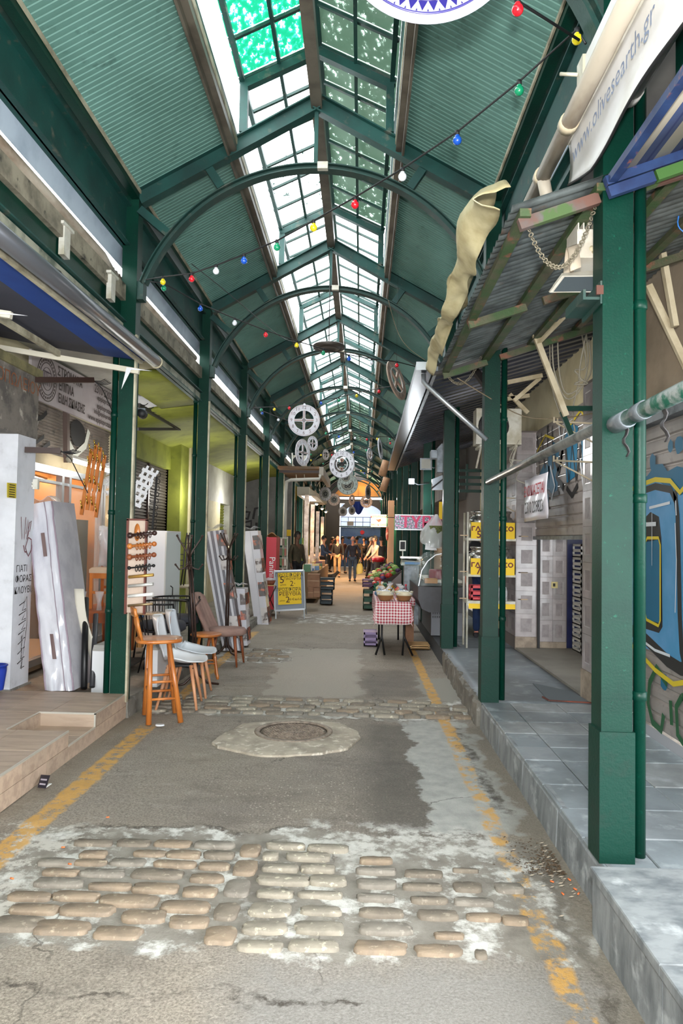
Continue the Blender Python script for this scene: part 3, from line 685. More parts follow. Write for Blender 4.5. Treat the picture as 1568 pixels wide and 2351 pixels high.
# low ceilings
wallbox('pale_ceiling', white_wall, -3.9,-2.18,-9,9.6,3.45,3.52)
b = MB(); b.sheet(lambda u, v: (-2.75+.57*u, 7.75+1.87*v, 3.33+.07*u), 4, 4, .05); b.build('olive_ceiling', olive, wl)
b = MB(); b.sheet(lambda u, v: (-3.45+1.27*u, 9.6+33*v, 3.13+.27*u+.05*math.sin(PI*min(1,u*1.2))), 10, 30, .05); b.build('olive_ceiling', olive, wl)
b = MB(); b.prism([(-2.75,7.71,3.5),(-2.2,7.71,3.5),(-2.2,7.71,3.40),(-2.75,7.71,3.33)], (0,.03,0)); b.build('ceiling_edge', cream_wall, wl)
# olive lintel and pier, dark brown shutters
shut_m = mat('dark_brown_shutter', (78,70,60), .55, .2, (60,52,44), 4, c3=(100,96,84), n3=12, cut3=(.6,.75), sx=(1,1,.4))
wallbox('lintel', olive, -3.48,-3.36,9.6,12.45,2.72,3.2)
wallbox('olive_pier', olive, -3.5,-3.18,12.43,13.0,.1,3.2); wallbox('cream_pier', cream_wall, -3.5,-3.14,13.0,13.4,.1,3.2)
wallbox('brown_pier', cream_wall, -3.46,-3.36,9.55,9.75,.1,2.9)
for y0, y1, n in ((9.8,11.3,1),(11.38,12.43,2)):
    b = MB(); slats(b, -3.44, y0, y1, .12, 2.72, .05, .02); o = struct(b.build('door_%d' % n, shut_m))
    b = MB(); b.box(-3.45,-3.4,y1,y1+.06,.12,2.75); b.build('guide_rail', dark_brown, o)
# further walls with small shuttered windows
wallbox('wall_block', white_wall, -3.5,-3.3,13.4,30,2.35,3.25)
wallbox('wall_block', white_wall, -3.5,-3.3,13.4,14.2,.1,2.35); wallbox('wall_block', cream_wall, -3.5,-3.3,15.3,16.6,.1,2.35)
wallbox('wall_block', white_wall, -3.5,-3.3,17.8,21.5,.1,2.35)
for y0, y1, n in ((14.2,15.3,3),(16.6,17.8,4)):
    b = MB(); slats(b, -3.46, y0, y1, .12, 2.35, .07, .02); struct(b.build('door_%d' % n, olive))
gw = wallbox('cross_wall', mat('grey_render', (126,126,124), .8, 0, (108,108,106), 2, bump=.2), -3.4,-2.0,20.3,20.5,.1,3.3)
b = MB(); o0 = (-3.032,20.28,1.984)
for pts in ([(-.25,.45),(-.4,.35),(-.4,.15),(-.2,.1),(-.15,.3),(-.3,.3)],[(-.05,.1),(.0,.4),(.25,.45),(.15,.25),(.3,.1)],[(-.3,-.3),(-.3,0),(-.1,.05),(-.1,-.12),(-.28,-.12)],[(.05,.0),(.05,-.25),(.25,-.3),(.35,.0)]):
    stroke(b, pts, .07, o0, (1,0,0), (0,0,1), .012)
b.build('graffiti', black_ink, wl)
wallbox('yellow_notice', yellow, *[v for v in (-2.18,-2.0)], 20.26,20.28,1.62,1.8)

# ---- furniture shop front: frames, panes, room behind
sf = struct(MB().box(-3.40,-3.32,6.2,10.2,.2,.27).build('window_1', alu))
b = MB(); b.box(-3.40,-3.33,6.2,10.2,2.20,2.28); b.box(-3.40,-3.34,6.2,10.2,2.10,2.13)
for y in (6.9,7.85,8.05,9.05,9.15,10.1): b.box(-3.40,-3.33,y,y+.06,.27,2.2)
b.build('window_frame', alu, sf)
for y0, y1 in ((6.96,7.85),(8.11,9.05),(9.21,10.1)):
    b = MB(); b.box(-3.375,-3.365,y0,y1,.27,2.1); b.build('glass_pane', win_glass, sf)
tube_m = mat('lit_fluorescent_tube', (255,252,244), .4, emit=9)
def tubelamp(name, p, q, lab, pw=None):
    t = thing(name, lab, 'lamp', p); b = MB(); b.tube([p,q], .022, 8); b.build('tube', tube_m, t)
    d = Vector(q)-Vector(p); b = MB(); b.bar(Vector(p)+Vector((0,0,.035)), Vector(q)+Vector((0,0,.035)), .05, .03); b.build('lamp_body', white_metal, t)
    b = MB(); b.lathe([(.0,-.02),(.035,-.02),(.035,.02),(0,.02)], p, 8, 'y'); b.build('lamp_holder', white_metal, t)
    return t
tubelamp('strip_light', (-3.1,7.475,2.346), (-3.1,8.686,2.337), 'bright fluorescent strip light under the furniture shop fascia')
tubelamp('strip_light', (-4.6,9.592,2.354), (-4.6,10.268,2.32), 'fluorescent strip light inside the furniture shop behind the glass')
for lx_, ly_, lz_, lw_ in ((-2.9,12.4,2.3,15),(-2.7,16.6,2.3,22),(-2.8,8.8,2.5,5)): lamp('bay_fill', 'POINT', (lx_,ly_,lz_), lw_, (1,.97,.9), .25)  # added fill lamps without fittings, they lift the dark bays under the left canopy
lamp('shop_room_light', 'POINT', (-4.9,8.2,2.3), 60, (1,.86,.66), .2)
wardrobe_in = thing('shop_cabinet', 'dark brown cabinet behind the shop glass with a white paper on it', 'cabinet', (-4.3,9.2,.2))
b = MB(); b.box(-4.6,-3.7,9.2,9.6,.2,1.75); b.build('carcass', mat('dark_walnut', (72,54,40), .5), wardrobe_in); b = MB(); b.box(-3.98,-3.84,9.185,9.2,1.35,1.62); b.build('paper_sheet', white_print, wardrobe_in)
# stickers and signs on the glass door
st_ = thing('door_sticker_board', 'grey poster board with red and blue stickers on the shop glass door', 'poster', (-3.32,7.869,1.416))
b = MB(); p = [(-3.32,7.752,1.608),(-3.32,8.192,1.614),(-3.32,8.224,1.211),(-3.32,7.805,1.211)]; b.prism(p, (.006,0,0)); b.build('board', mat('slate_poster', (96,98,106), .5), st_)
for (x, y, w_, h_, m_) in ((148,1237,9,6,blue_ink),(148,1253,8,8,white_print),(147,1267,9,7,red),(163,1288,7,5,mat('green_ink', (30,140,80), .5))):
    b = MB(); b.prism([(-3.31,6.14,6.32)]*0 or [Vector((-3.312, yy, zz)) for yy, zz in ((w_*0,0),)]*0 or [(-3.312,8.0+(x-148)*.012-w_*.006,1.5+(1250-y)*.0048-h_*.0024),(-3.312,8.0+(x-148)*.012+w_*.006,1.5+(1250-y)*.0048-h_*.0024),(-3.312,8.0+(x-148)*.012+w_*.006,1.5+(1250-y)*.0048+h_*.0024),(-3.312,8.0+(x-148)*.012-w_*.006,1.5+(1250-y)*.0048+h_*.0024)], (.003,0,0)); b.build('sticker', m_, st_)
sg = thing('sleep_sign', 'dark maroon sign reading strom on the shop glass door', 'sign', (-3.31,8.022,1.12))
b = MB(); b.prism([(-3.31,7.862,1.209),(-3.31,8.199,1.212),(-3.31,8.212,1.046),(-3.31,7.922,1.038)], (.006,0,0)); b.build('board', mat('maroon_board', (52,28,34), .5), sg)
text('strom', .14, red_ink, sg, Vector((-3.31,8.044,1.149))+Vector((.009,0,0)), (0,1,0)); text('enjoy sleeping', .06, white_print, sg, Vector((-3.31,8.049,1.084))+Vector((.009,0,0)), (0,1,0))

# graffiti-covered shutter above the shop and the shop board
gs = thing('rolling_shutter', 'graffiti covered grey roller shutter half hidden under the furniture shop board', 'shutter', (-3.4,8,2.4))
grime = mat('grimy_shutter_slats', (132,122,112), .7, 0, (112,102,94), 3, c3=(84,78,72), n3=7, cut3=(.55,.7))
b = MB(); slats(b, -3.44, 6.5, 10.2, 2.42, 3.05, .035, .014); b.build('slats', grime, gs)
b = MB(); b.bar((-3.36,7.964,2.941),(-3.36,8.021,2.368),.05,.07); b.build('centre_post', mat('brown_post', (94,78,72), .6), gs)
b = MB(); gk = Vector((-3.418,7.6,2.75))
for pts in ([(-.7,.1),(-.5,.15),(-.35,.1)],[(-.6,-.05),(-.3,-.02),(-.1,.05),(.0,.12)],[(-.4,-.2),(-.2,-.1),(-.3,-.28),(-.05,-.15),(-.1,-.3),(.1,-.2)]): stroke(b, pts, .05, gk, (0,1,0), (0,0,1), .002)
b.build('graffiti', black_ink, gs)
b = MB()
for pts in ([(-.75,.02),(-.4,.0),(-.2,-.04)],[(.5,.15),(.55,-.1),(.8,-.25),(1.1,-.1),(1.2,.1)]): stroke(b, pts, .09, gk, (0,1,0), (0,0,1), .001)
b.build('graffiti', mat('pale_spray_paint', (196,196,186), .7), gs)
b = MB(); blob(b, .85, .02, .22, .16, gk, (0,1,0), (0,0,1), .003); b.build('graffiti', black_ink, gs)
bd = thing('shop_board', 'large pale grey shop board with Greek lettering and a round emblem over the furniture shop', 'sign', (-3.3,8,3))
c4 = [Vector((-3.3,6.955,3.387)),Vector((-3.3,9.406,3.441)),Vector((-3.3,9.399,2.926)),Vector((-3.3,6.981,2.909))]
b = MB(); b.prism(c4, (-.03,0,0)); b.build('board', mat('pale_board', (188,180,182), .55, 0, (176,166,168), 2), bd)
ink = mat('grey_brown_ink', (78,68,66), .6)
for s_, px, sz, k in (('ΣΤΡΩΜΑΤΑ',(-3.285,7.874,3.304),.135,.9),('ΕΠΙΠΛΑ',(-3.285,7.779,3.156),.135,.8),('ΕΙΔΗ ΣΚΙΑΣΗΣ',(-3.285,7.945,3.018),.135,.8)): text(s_, sz, ink, bd, px, (0,1,0), (0,0,1), sx=k, bold=.004)
for s_, px, sz in (('2310 220291',(-3.285,8.965,3.345),.14),('epiploprotaseis',(-3.285,8.989,3.249),.095),('epiploprotaseis',(-3.285,8.982,3.147),.095),('info@epiploprotaseis.gr',(-3.285,8.988,3.065),.08),('www.epiploprotaseis.gr',(-3.285,8.904,2.973),.10)): text(s_, sz, ink, bd, px, (0,1,0), (0,0,1), bold=.002)
o0 = Vector((-3.285,7.284,3.16))
for r0, r1 in ((.235,.225),(.17,.162),(.12,.115)):
    b = MB(); b.lathe([(r0,0),(r0,.004),(r1,.004),(r1,0)], o0, 32, 'x'); b.build('emblem_ring', ink, bd)
b = MB()
for a, c, d in ((-.07,-.07,.06),(-.03,-.07,.06),(.01,-.07,.08),(.06,-.07,.05)): stroke(b, [(a,c),(a,d)], .014, o0, (0,1,0), (0,0,1), .003)
stroke(b, [(-.09,.07),(.09,.07)], .014, o0, (0,1,0), (0,0,1), .003); b.build('emblem_bars', mat('emblem_ink', (96,84,96), .6), bd)
bb = MB()
for k in range(30):
    a = 2*PI*k/30; bb.box(-3.286,-3.282,o0.y+.197*math.cos(a)-.008,o0.y+.197*math.cos(a)+.008,o0.z+.197*math.sin(a)-.012,o0.z+.197*math.sin(a)+.012)
bb.build('emblem_dots', ink, bd)
# dark hoist arms
for p, q, lab in (((-3.05,6.356,2.945),(-2.6,6.772,3.04),'dark steel bracket arm across the shop board'),((-3,6.264,2.297),(-2.7,6.315,2.299),'dark steel bracket arm below the graffiti shutter')):
    t = thing('bracket_arm', lab, 'bracket', p); b = MB(); b.bar(p, q, .04, .05); b.build('arm', dark_brown, t)
    b = MB(); q = Vector(q)
    for k in range(5): b.tube([q+Vector((0,.04*k,-.01)), q+Vector((.06,.04*k+.03,.0)), q+Vector((.1,.04*k+.04,.02))], .004, 5)
    b.tube([q, q+Vector((.05,.1,-.06)), q+Vector((.1,.2,-.22)), q+Vector((.1,.4,-.35))], .005, 5); b.build('spikes', cable_blk, t)

# white graffiti pillar
wp = sroot('wall_front', (-3.2,6.3,.2))
pil = mat('white_painted_pillar', (206,208,214), .7, 0, (192,194,200), 3, c3=(172,172,176), n3=6, cut3=(.6,.8))
b = MB(); b.box(-3.9,-3.0,6.13,6.47,.2,2.42); b.build('pillar', pil, wp)
b = MB(); b.box(-3.9,-2.98,6.11,6.49,.195,.21); b.build('pillar_foot', concrete, wp)
b = MB(); b.box(-3.9,-2.99,5.2,6.47,2.42,2.98); b.build('stone_fascia', mat('flaking_stone', (120,114,106), .9, 0, (86,82,78), 6, c3=(168,162,150), n3=9, bump=.8, bs=12), wp)
b = MB(); b.box(-3.9,-2.97,5.2,6.5,2.98,3.06); b.build('stone_ledge', mat('mossy_ledge', (128,122,86), .9, 0, (96,92,66), 6, bump=.6, bs=20), wp)
text('ΑΡΤΟΠΩΛΕΙΟΥ', .15, mat('faded_orange_ink', (134,84,54), .8), wp, Vector((-2.984,5.95,2.86)), (0,1,0))
gk = Vector((-2.997,6.32,1.35)); b = MB()
for pts, w_ in (([(-.1,.35),(-.07,.15),(-.05,.33),(-.03,.15),(-.01,.35)],.010),([(.0,.2),(.03,.33),(.05,.2),(.02,.15),(.06,.3),(.1,.32),(.07,.22)],.010),([(.04,.02),(.0,.08),(.05,.17),(.11,.15),(.12,.06),(.06,.0),(.03,.03)],.012),([(-.04,.1),(-.01,.04),(.03,.04)],.012)): stroke(b, pts, w_, gk, (0,1,0), (0,0,1), .003)
b.build('graffiti', maroon_ink, wp)
for s_, z, y in (('ΓΙΑΤΙ',1.24,6.27),('ΦΟΡΑΣ',1.15,6.31),('ΚΛΟΥΒΙ;',1.05,6.31)): text(s_, .085, black_ink, wp, (-2.996,y,z), (0,1,0))
b = MB()
for k in range(7):
    z = .92-k*.085; stroke(b, [(-.08,z-1.35),(.03+.03*math.sin(k),z+.03-1.35),(-.02,z-.05-1.35),(.05,z-.04-1.35)], .009, gk, (0,1,0), (0,0,1), .003)
stroke(b, [(.0,-.42),(.06,-.36),(.08,-.6),(.04,-.8),(.0,-1.0),(-.02,-.7)], .007, gk, (0,1,0), (0,0,1), .003); b.build('graffiti', black_ink, wp)
yn = thing('yellow_notice', 'yellow printed notice stuck on the white graffiti pillar', 'notice', (-2.99,6.2,1.9))
b = MB(); b.prism([(-2.99,5.945,1.98),(-2.99,6.105,1.985),(-2.99,6.107,1.857),(-2.99,5.954,1.855)], (-.004,0,0)); b.build('paper', mat('dull_yellow_paper', (196,176,48), .6), yn)
b = MB()
for k in range(6): stroke(b, [(-.05,-.05+.02*k),(.05,-.05+.02*k)], .007, (-2.987,6.023,1.915), (0,1,0), (0,0,1), .002)
b.build('print', black_ink, yn)
bk = thing('wall_bracket', 'white triangular bracket on the graffiti pillar above the wrapped mattress', 'bracket', (-3,6.45,1.8))
b = MB(); b.bar((-3.116,6.42,2.016),(-2.976,6.42,2.01),.02,.025); b.bar((-3.115,6.42,1.849),(-2.991,6.42,2.002),.02,.025); b.box(*(lambda p: (p[0]-.01,p[0]+.035,6.40,6.44,p[2]-.06,p[2]+.03))((-2.976,6.42,2.018))); b.build('bracket_frame', white_metal, bk)
bb_ = thing('blue_bucket', 'edge of a blue plastic bucket left of the graffiti pillar', 'bucket', (-3.048,6,0.237))
b = MB(); b.lathe([(.055,0),(.075,.16),(.075,.2),(.085,.2),(.083,.21),(.072,.21),(.052,.01),(0,.01)], (-3.048,6,0.237), 16); b.build('bucket_body', mat('blue_plastic', (24,52,150), .4), bb_)

# ---- awning on the left
aw = thing('striped_awning', 'blue and dark grey awning with rolled metal front tube seen from below on the left', 'awning', (-1.8,5,3))
def awn_mat():
    m = bpy.data.materials.new('blue_grey_striped_cloth'); m.use_nodes = True; t = m.node_tree; b = t.nodes['Principled BSDF']
    sp = nd(t, 'ShaderNodeSeparateXYZ'); t.links.new(nd(t, 'ShaderNodeNewGeometry').outputs['Position'], sp.inputs[0])
    f = math_(t, 'GREATER_THAN', sp.outputs[0], -2.22)
    col = mixc(t, f, mixc(t, noise(t, 2, 3), lin((60,62,78)), lin((80,82,96))), mixc(t, noise(t, 3, 3), lin((20,62,142)), lin((30,84,176))))
    t.links.new(col, b.inputs['Base Color']); b.inputs['Roughness'].default_value = .8
    tl = nd(t, 'ShaderNodeBsdfTranslucent'); t.links.new(col, tl.inputs[0]); mx = nd(t, 'ShaderNodeMixShader'); mx.inputs[0].default_value = .25
    t.links.new(b.outputs[0], mx.inputs[1]); t.links.new(tl.outputs[0], mx.inputs[2]); t.links.new(mx.outputs[0], t.nodes['Material Output'].inputs['Surface']); return m
b = MB(); b.sheet(lambda u, v: (-1.83-1.4*u, 2.6+3.42*v, 3.04+.22*u-.02*math.sin(PI*u)), 8, 10, .004); b.build('cloth', awn_mat(), aw)
b = MB(); b.tube([(-1.79,2.6,3.0),(-1.79,6.06,3.05)], .052, 20); b.build('front_tube', mat('grey_metal_tube', (116,118,124), .3, .7), aw)
b = MB(); b.lathe([(0,0),(.056,0),(.056,.03),(0,.03)], (-1.79,6.05,3.05), 20, 'y'); b.build('end_cap', mat('pale_cap', (190,180,150), .5), aw)
b = MB(); b.bar((-1.90,2.6,3.0),(-1.90,6.0,3.03),.03,.03); b.build('cloth_rail', cream_edge, aw)
for y in (4.55,6.05):
    b = MB(); b.bar((-3.3,y,3.12 if y < 5 else 3.18),(-1.93 if y > 5 else -2.3,y,2.96 if y > 5 else 2.97),.035,.045); o = b.build('awning_arm', mat('cream_metal', (206,200,182), .45), aw)
    b = MB(); e = Vector((-1.93 if y > 5 else -2.3,y,2.97)); b.prism([e+Vector((-.1,-.03,.02)),e+Vector((.12,-.03,-.01)),e+Vector((-.06,-.03,.0)),e+Vector((-.14,-.03,-.17))], (0,.004,0)); b.build('arm_hook', white_paint, o)
b = MB(); b.bar((-2.55,2.6,3.05),(-2.62,6.02,3.10),.03,.05); b.build('middle_rail', cream_edge, aw)
# junk between the awning and the gutter
jk = thing('folded_sheet', 'grey folded tarpaulin stuffed between the blue awning and the gutter', 'tarpaulin', (-2.0,5,3.2))
b = MB(); b.sheet(lambda u, v: (-1.9-.25*u, 2.8+3.1*v, 3.14+.1*u+.05*math.sin(v*17+u*3)*(.4+u)+.03*math.sin(v*41)), 6, 40, .006); b.build('cloth', mat('dusty_black_plastic', (66,64,62), .5, 0, (96,92,86), 8), jk)
for p, h in (((-2.1,4.858,3.481),.2),((-2.08,5.73,3.469),.2)):
    t = thing('white_hanger', 'short white metal hanger on the lower green beam %s' % ('nearer the camera' if h and p[1] < 5 else 'at the first left column'), 'bracket', p); b = MB(); b.box(p[0]-.02,p[0]+.02,p[1]-.05,p[1]+.05,p[2],p[2]+h); b.box(p[0]-.03,p[0]+.03,p[1]-.09,p[1]+.09,p[2]+h,p[2]+h+.02); b.build('plate', white_metal, t)
# the neighbour's low corrugated roof edge above the gutter
t = tag(ripple('corrugated_roof_edge', -2.55,-2.16,-9,9,3.95,3.84,.075,.014,mat('grey_fibre_sheet', (120,110,100), .8, 0, (92,84,76), 5), None), 'grey corrugated roof edge showing above the left gutter', 'roof sheet')
# spiked brackets and spotlight behind the first column
for p, q, lab in (((-2.9,9.102,3.236),(-2.9,11.184,3.249),'sloping dark bracket with anti-bird spikes under the olive ceiling'),):
    t = thing('spiked_bracket', lab, 'bracket', p); b = MB(); b.bar(p, q, .04, .05); b.bar((-2.9,9.095,2.924), q, .03, .04); b.build('arm', mat('dark_grey_steel', (62,58,58), .5), t)
    b = MB(); P, Q = Vector(p), Vector(q)
    for k in range(9):
        a = P.lerp(Q, k/8); b.tube([a, a+Vector((.05,.12,.02)), a+Vector((.06,.2,.06))], .006, 5)
    b.build('spikes', cable_blk, t)
t = thing('spotlight', 'small dark spotlight beside the first left column', 'lamp', (-2.021,6.4,2.656)); c_ = Vector((-2.005,6.4,2.657)); b = MB(); b.lathe([(0,-.05),(.035,-.05),(.045,.03),(.0,.03)], c_, 12, 'y'); b.build('lamp_housing', dark, t); b = MB(); b.bar(c_+Vector((-.06,0,.04)), c_+Vector((.03,0,.04)), .02, .02); b.build('bracket', galv, t)

# ================================================================ FURNITURE FOR SALE (left)
film = mat('plastic_wrapped_ticking', (196,196,204), .16, 0, (176,176,186), 4, bump=.5, bs=7, coat=.9, sx=(1,1,.3))
seam = mat('mauve_seam', (140,124,136), .6)
def leanbox(b, bl, br, tl, tr, dv, bulge=0): b.prism([bl, br, tr, tl], dv); return b
mt = thing('wrapped_mattress', 'grey mattress in shiny clear plastic leaning on the white graffiti pillar', 'mattress', (-2.6,6.25,.2))
def wob(p, k=3, a=.012): return a*mn.noise(Vector(p)*k)
bl, br, tl, tr = map(Vector, ((-2.80,6.22,.2),(-2.47,6.22,.2),(-3.05,6.50,1.78),(-2.80,6.50,1.83)))
bl = Vector((-2.72,6.20,.2)); tl = Vector((-3.103,6.56,1.817)); tr = Vector((-2.867,6.56,1.861))
def face(u, v):
    p = bl.lerp(br, u).lerp(tl.lerp(tr, u), v); e = min(u, 1-u, .12)/.12
    return p+Vector((0,-.035*math.sqrt(max(e,0)),0))*1+Vector((0, wob((u*2,v*6,0),2.5,.02), 0))
b = MB(); b.sheet(face, 16, 40, .0); b.build('mattress_face', film, mt)
b = MB(); b.prism([bl,br,tr,tl], (0,.5,0)); b.build('mattress_core', mat('ticking_side', (188,186,192), .5, 0, (170,168,176), 5), mt)
b = MB(); b.sheet(lambda u, v: tl.lerp(tr,u)+Vector((0,.4*v-.01,.05*math.sin(PI*u)+.03*math.sin(9*u+4*v))), 10, 6, .002); b.build('gathered_film', plastic_film, mt)
for u0, v0 in ((.5,.70),(.42,.16)):
    b = MB(); b.add([face(u0,v0)+Vector((0,-.006,0)),face(u0+.14,v0)+Vector((0,-.006,0)),face(u0+.14,v0+.13)+Vector((0,-.006,0)),face(u0,v0+.13)+Vector((0,-.006,0))], [(0,1,2,3)]); b.build('label_strip', mat('brown_label', (104,84,82), .5), mt)
b = MB(); b.tube([face(.74,v/20)+Vector((0,-.004,0)) for v in range(21)], .004, 5); b.tube([face(.04,v/20)+Vector((0,-.002,0)) for v in range(21)], .008, 5); b.tube([face(.98,v/20)+Vector((0,.0,0)) for v in range(21)], .008, 5); b.build('seam', seam, mt)
rl = thing('black_fabric_roll', 'black roll and thin white board standing right of the wrapped mattress', 'roll', (-2.42,6.3,.2))
b = MB(); b.tube([(-2.42,6.3,.2),(-2.60,6.75,.95)], .028, 12); b.build('roll', black_metal, rl)
b = MB(); b.tube([(-2.37,6.36,.2),(-2.50,6.75,.80)], .024, 12); b.build('roll', mat('dark_grey_vinyl', (60,60,64), .35), rl)
b = MB(); b.sheet(lambda u, v: Vector((-2.45,6.5,.2)).lerp(Vector((-2.36,6.5,.2)),u)+Vector((-.22*v+.02*math.sin(7*v),.1,.85*v)), 4, 10, .006); b.build('board', mat('off_white_board', (210,204,190), .6), rl)

# brown table with upturned stool and seat pad
tb = thing('brown_table', 'reddish brown wooden table inside the shop bay behind the first column', 'table', (-2.75,8.0,.2))
b = MB(); zt = (-3.027,7.9,0.741)[2]; b.bevbox(-3.12,-2.60,7.55,8.55,zt-.03,zt,.006); b.build('tabletop', wood_red, tb)
b = MB(); b.box(-3.05,-2.66,7.62,8.48,zt-.13,zt-.03); b.build('apron', wood_red, tb)
for x in (-3.02,-2.69):
    for y in (7.65,8.45):
        b = MB(); b.tube([(x,y,.2),(x,y,zt-.03)], [.022,.036], 10); b.build('leg', wood_red, tb)
us = thing('cushioned_bar_stool', 'wooden bar stool with beige padded seat standing on the brown table', 'stool', (-2.75,8.0,zt))
zs = (-2.961,7.95,1.164)[2]
b = MB(); b.bevbox(-2.98,-2.66,7.8,8.15,zs-.03,zs+.03,.02); b.build('seat', mat('beige_seat_cloth', (196,176,152), .8), us)
b = MB(); b.box(-2.96,-2.68,7.82,8.13,zs-.09,zs-.03); b.build('seat_frame', wood_honey, us)
for x, y in ((-2.96,7.83),(-2.69,7.83),(-2.94,8.12),(-2.70,8.12)):
    b = MB(); b.bar((x,y,zt),(x,y,zs-.03),.035,.035); b.build('leg', wood_honey, us)
b = MB(); b.bar((-2.96,7.83,zt+.18),(-2.69,7.83,zt+.18),.02,.03); b.bar((-2.94,8.12,zt+.22),(-2.70,8.12,zt+.22),.02,.03); b.build('stretcher', wood_honey, us)
b = MB(); b.prism([(-2.96,8.1,zs+.03),(-2.70,8.1,zs+.03),(-2.71,8.16,zs+.46),(-2.96,8.16,zs+.46)], (0,.03,0)); b.build('backrest', wood_red, us)
b = MB(); b.sheet(lambda u, v: (-2.98+.30*u, 8.07+.02*math.sin(9*u+5*v), zs+.03+.46*v+.01*math.sin(14*u)), 8, 8, .001); b.build('plastic_wrap', plastic_film, us)
for ki_, (x, y) in enumerate(((-3.0,7.68),(-2.82,7.70),(-2.66,7.68))):
    t = thing('wrapped_stool_foot', 'clear plastic wrapped wooden foot on the brown table top, %s of three' % ('leftmost','middle','rightmost')[ki_], 'furniture foot', (x,y,zt), group='wrapped feet on the brown table'); b = MB(); b.lathe([(.0,0),(.03,0),(.022,.08),(.05,.2),(0,.2)], (x,y,zt), 10); b.build('wrap', plastic_film, t); b = MB(); b.tube([(x,y,zt+.002),(x,y,zt+.12)], .016, 8); b.build('foot', wood_red, t)
# planks with blue strap
pl = thing('plank_bundle', 'bundle of pale wooden planks tied with a blue strap behind the brown table', 'planks', (-2.75,8.9,.2))
for k in range(5):
    b = MB(); x = -2.78+k*.055; b.prism([(x,8.75,.2),(x+.045,8.75,.2),(x+.045-.2,8.95,1.55),(x-.2,8.95,1.55)], (0,.1,0)); b.build('plank', wood_pale, pl)
for z in (.55,1.25): b = MB(); b.box(-2.79-.148*(z-.2),-2.50-.148*(z-.2),8.74+.148*(z-.2),8.87+.148*(z-.2),z,z+.018); b.build('strap', mat('blue_strap', (28,110,190), .5), pl)
# white boxes with papers
for (x0, x1, y0, y1, h, lab) in ((-2.40,-2.20,6.42,6.8,(-2.359,6.5,0.508)[2],'narrow white cabinet left of the first green column, topped with a paper stack'),(-2.02,-1.90,6.75,7.7,(-2.154,7,0.474)[2],'white metal drawer unit behind the high stool')):
    t = thing('white_cabinet', lab, 'cabinet', (x0,y0,.13)); b = MB(); b.box(x0,x1,y0,y1,.13,h); b.build('body', white_paint, t)
    for k in range(4): b = MB(); b.box(x0-.0,x1-.01*k,y0+.01*k,y1-.02,h+.012*k+.001,h+.012*(k+1)); b.build('paper', mat('grey_paper', (170,168,164), .7), t)
tag(MB().box(-2.9,-2.35,7.3,7.9,.2,.212).build('door_mat', mat('black_rubber_mat', (44,42,42), .9, 0, (66,64,60), 30)), 'dark rubber door mat under the brown table', 'mat')

# four long wooden coat racks hanging with brass hooks
for k, (x0, y0, x1, y1) in enumerate(((186,1183,212,1035),(200,1170,222,1024),(208,1172,231,1030),(216,1190,242,1045))):
    p, q = Vector((-5.17,9.59,9)) if False else None, None
    yy = 7.3+.05*k
    P = [(186,1183),(200,1172),(209,1174),(217,1192)][k]
    t = thing('hanging_coat_rack', ['leftmost and lowest of the four hanging wooden coat racks','second from the left of the four hanging wooden coat racks','third from the left of the four hanging wooden coat racks','rightmost of the four hanging wooden coat racks'][k], 'coat rack', (-2.75,yy,1.8), group='wooden coat racks hanging in the shop bay')
    a = [Vector((-2.886,7.3,1.757)),Vector((-2.848,7.35,1.809)),Vector((-2.817,7.4,1.802)),Vector((-2.792,7.45,1.736))][k]; c = [Vector((-2.803,7.3,2.425)),Vector((-2.773,7.35,2.477)),Vector((-2.745,7.4,2.457)),Vector((-2.714,7.45,2.381))][k]
    b = MB(); b.bar(a, c, .034, .02, (0,1,0)); b.lathe([(0,-.012),(.017,-.012),(.017,.008),(0,.008)], c, 12, 'y'); b.build('board', wood_honey, t)
    for f in (.12,.45,.8,.98):
        m_ = a.lerp(c, f)+Vector((0,-.015,0)); b = MB(); b.tube([m_, m_+Vector((.01,-.03,-.02)), m_+Vector((.012,-.055,.0)), m_+Vector((.012,-.06,.03))], .0055, 6); b.tube([m_, m_+Vector((0,-.03,.03)), m_+Vector((0,-.045,.06))], .0055, 6); b.sphere(m_+Vector((0,-.045,.062)), .009, 8, 5); b.build('hook', brass, t)
# cords and hanging silver bits near it
t = thing('hanging_tags', 'small crumpled wrappers hanging beside the coat racks', 'wrappers', (-2.594,7.2,2.122)); c_ = Vector((-2.595,7.2,2.144))
b = MB()
for k in range(5): b.sheet(lambda u, v: c_+Vector((-.02+.05*u+.01*k, -.02*k+.02*math.sin(5*v), .08-.07*k+.05*v+.02*u)), 3, 3, .002)
b.build('wrapper', plastic_film, t)

# curtain-rod display board
cb = thing('curtain_rod_board', 'narrow wooden framed display board of curtain rods on the first left column', 'display board', (-1.9,6.03,.9))
b = MB(); b.box(-1.975,-1.825,6.03,6.045,.90,1.68); b.build('panel', mat('beige_display_panel', (196,176,160), .6, 0, (180,160,144), 4), cb)
b = MB(); b.box(-1.99,-1.972,6.015,6.05,.89,1.69); b.box(-1.83,-1.815,6.015,6.05,.89,1.69); b.box(-1.99,-1.815,6.015,6.05,1.68,1.695); b.build('board_frame', mat('mahogany_frame', (98,46,34), .4), cb)
b = MB(); b.lathe([(0,0),(1,0),(1,.004),(0,.004)], (-1.90,6.024,1.58), 20, 'y', sc=(.025,.075)); b.build('oval_sticker', wood_honey, cb)
rods = [(1228,mat('espresso_wood', (52,30,26), .3),1,.014),(1253,wood_honey,1,.013),(1278,wood_red,1,.013),(1303,black_metal,2,.007),(1324,mat('gold_rod', (196,150,78), .3, .6),0,.014),(1345,mat('silver_rod', (206,204,200), .3, .5),0,.014),(1368,mat('white_rod', (226,224,220), .4),0,.014),(1390,mat('antique_rod', (150,128,96), .3, .7),0,.011)]
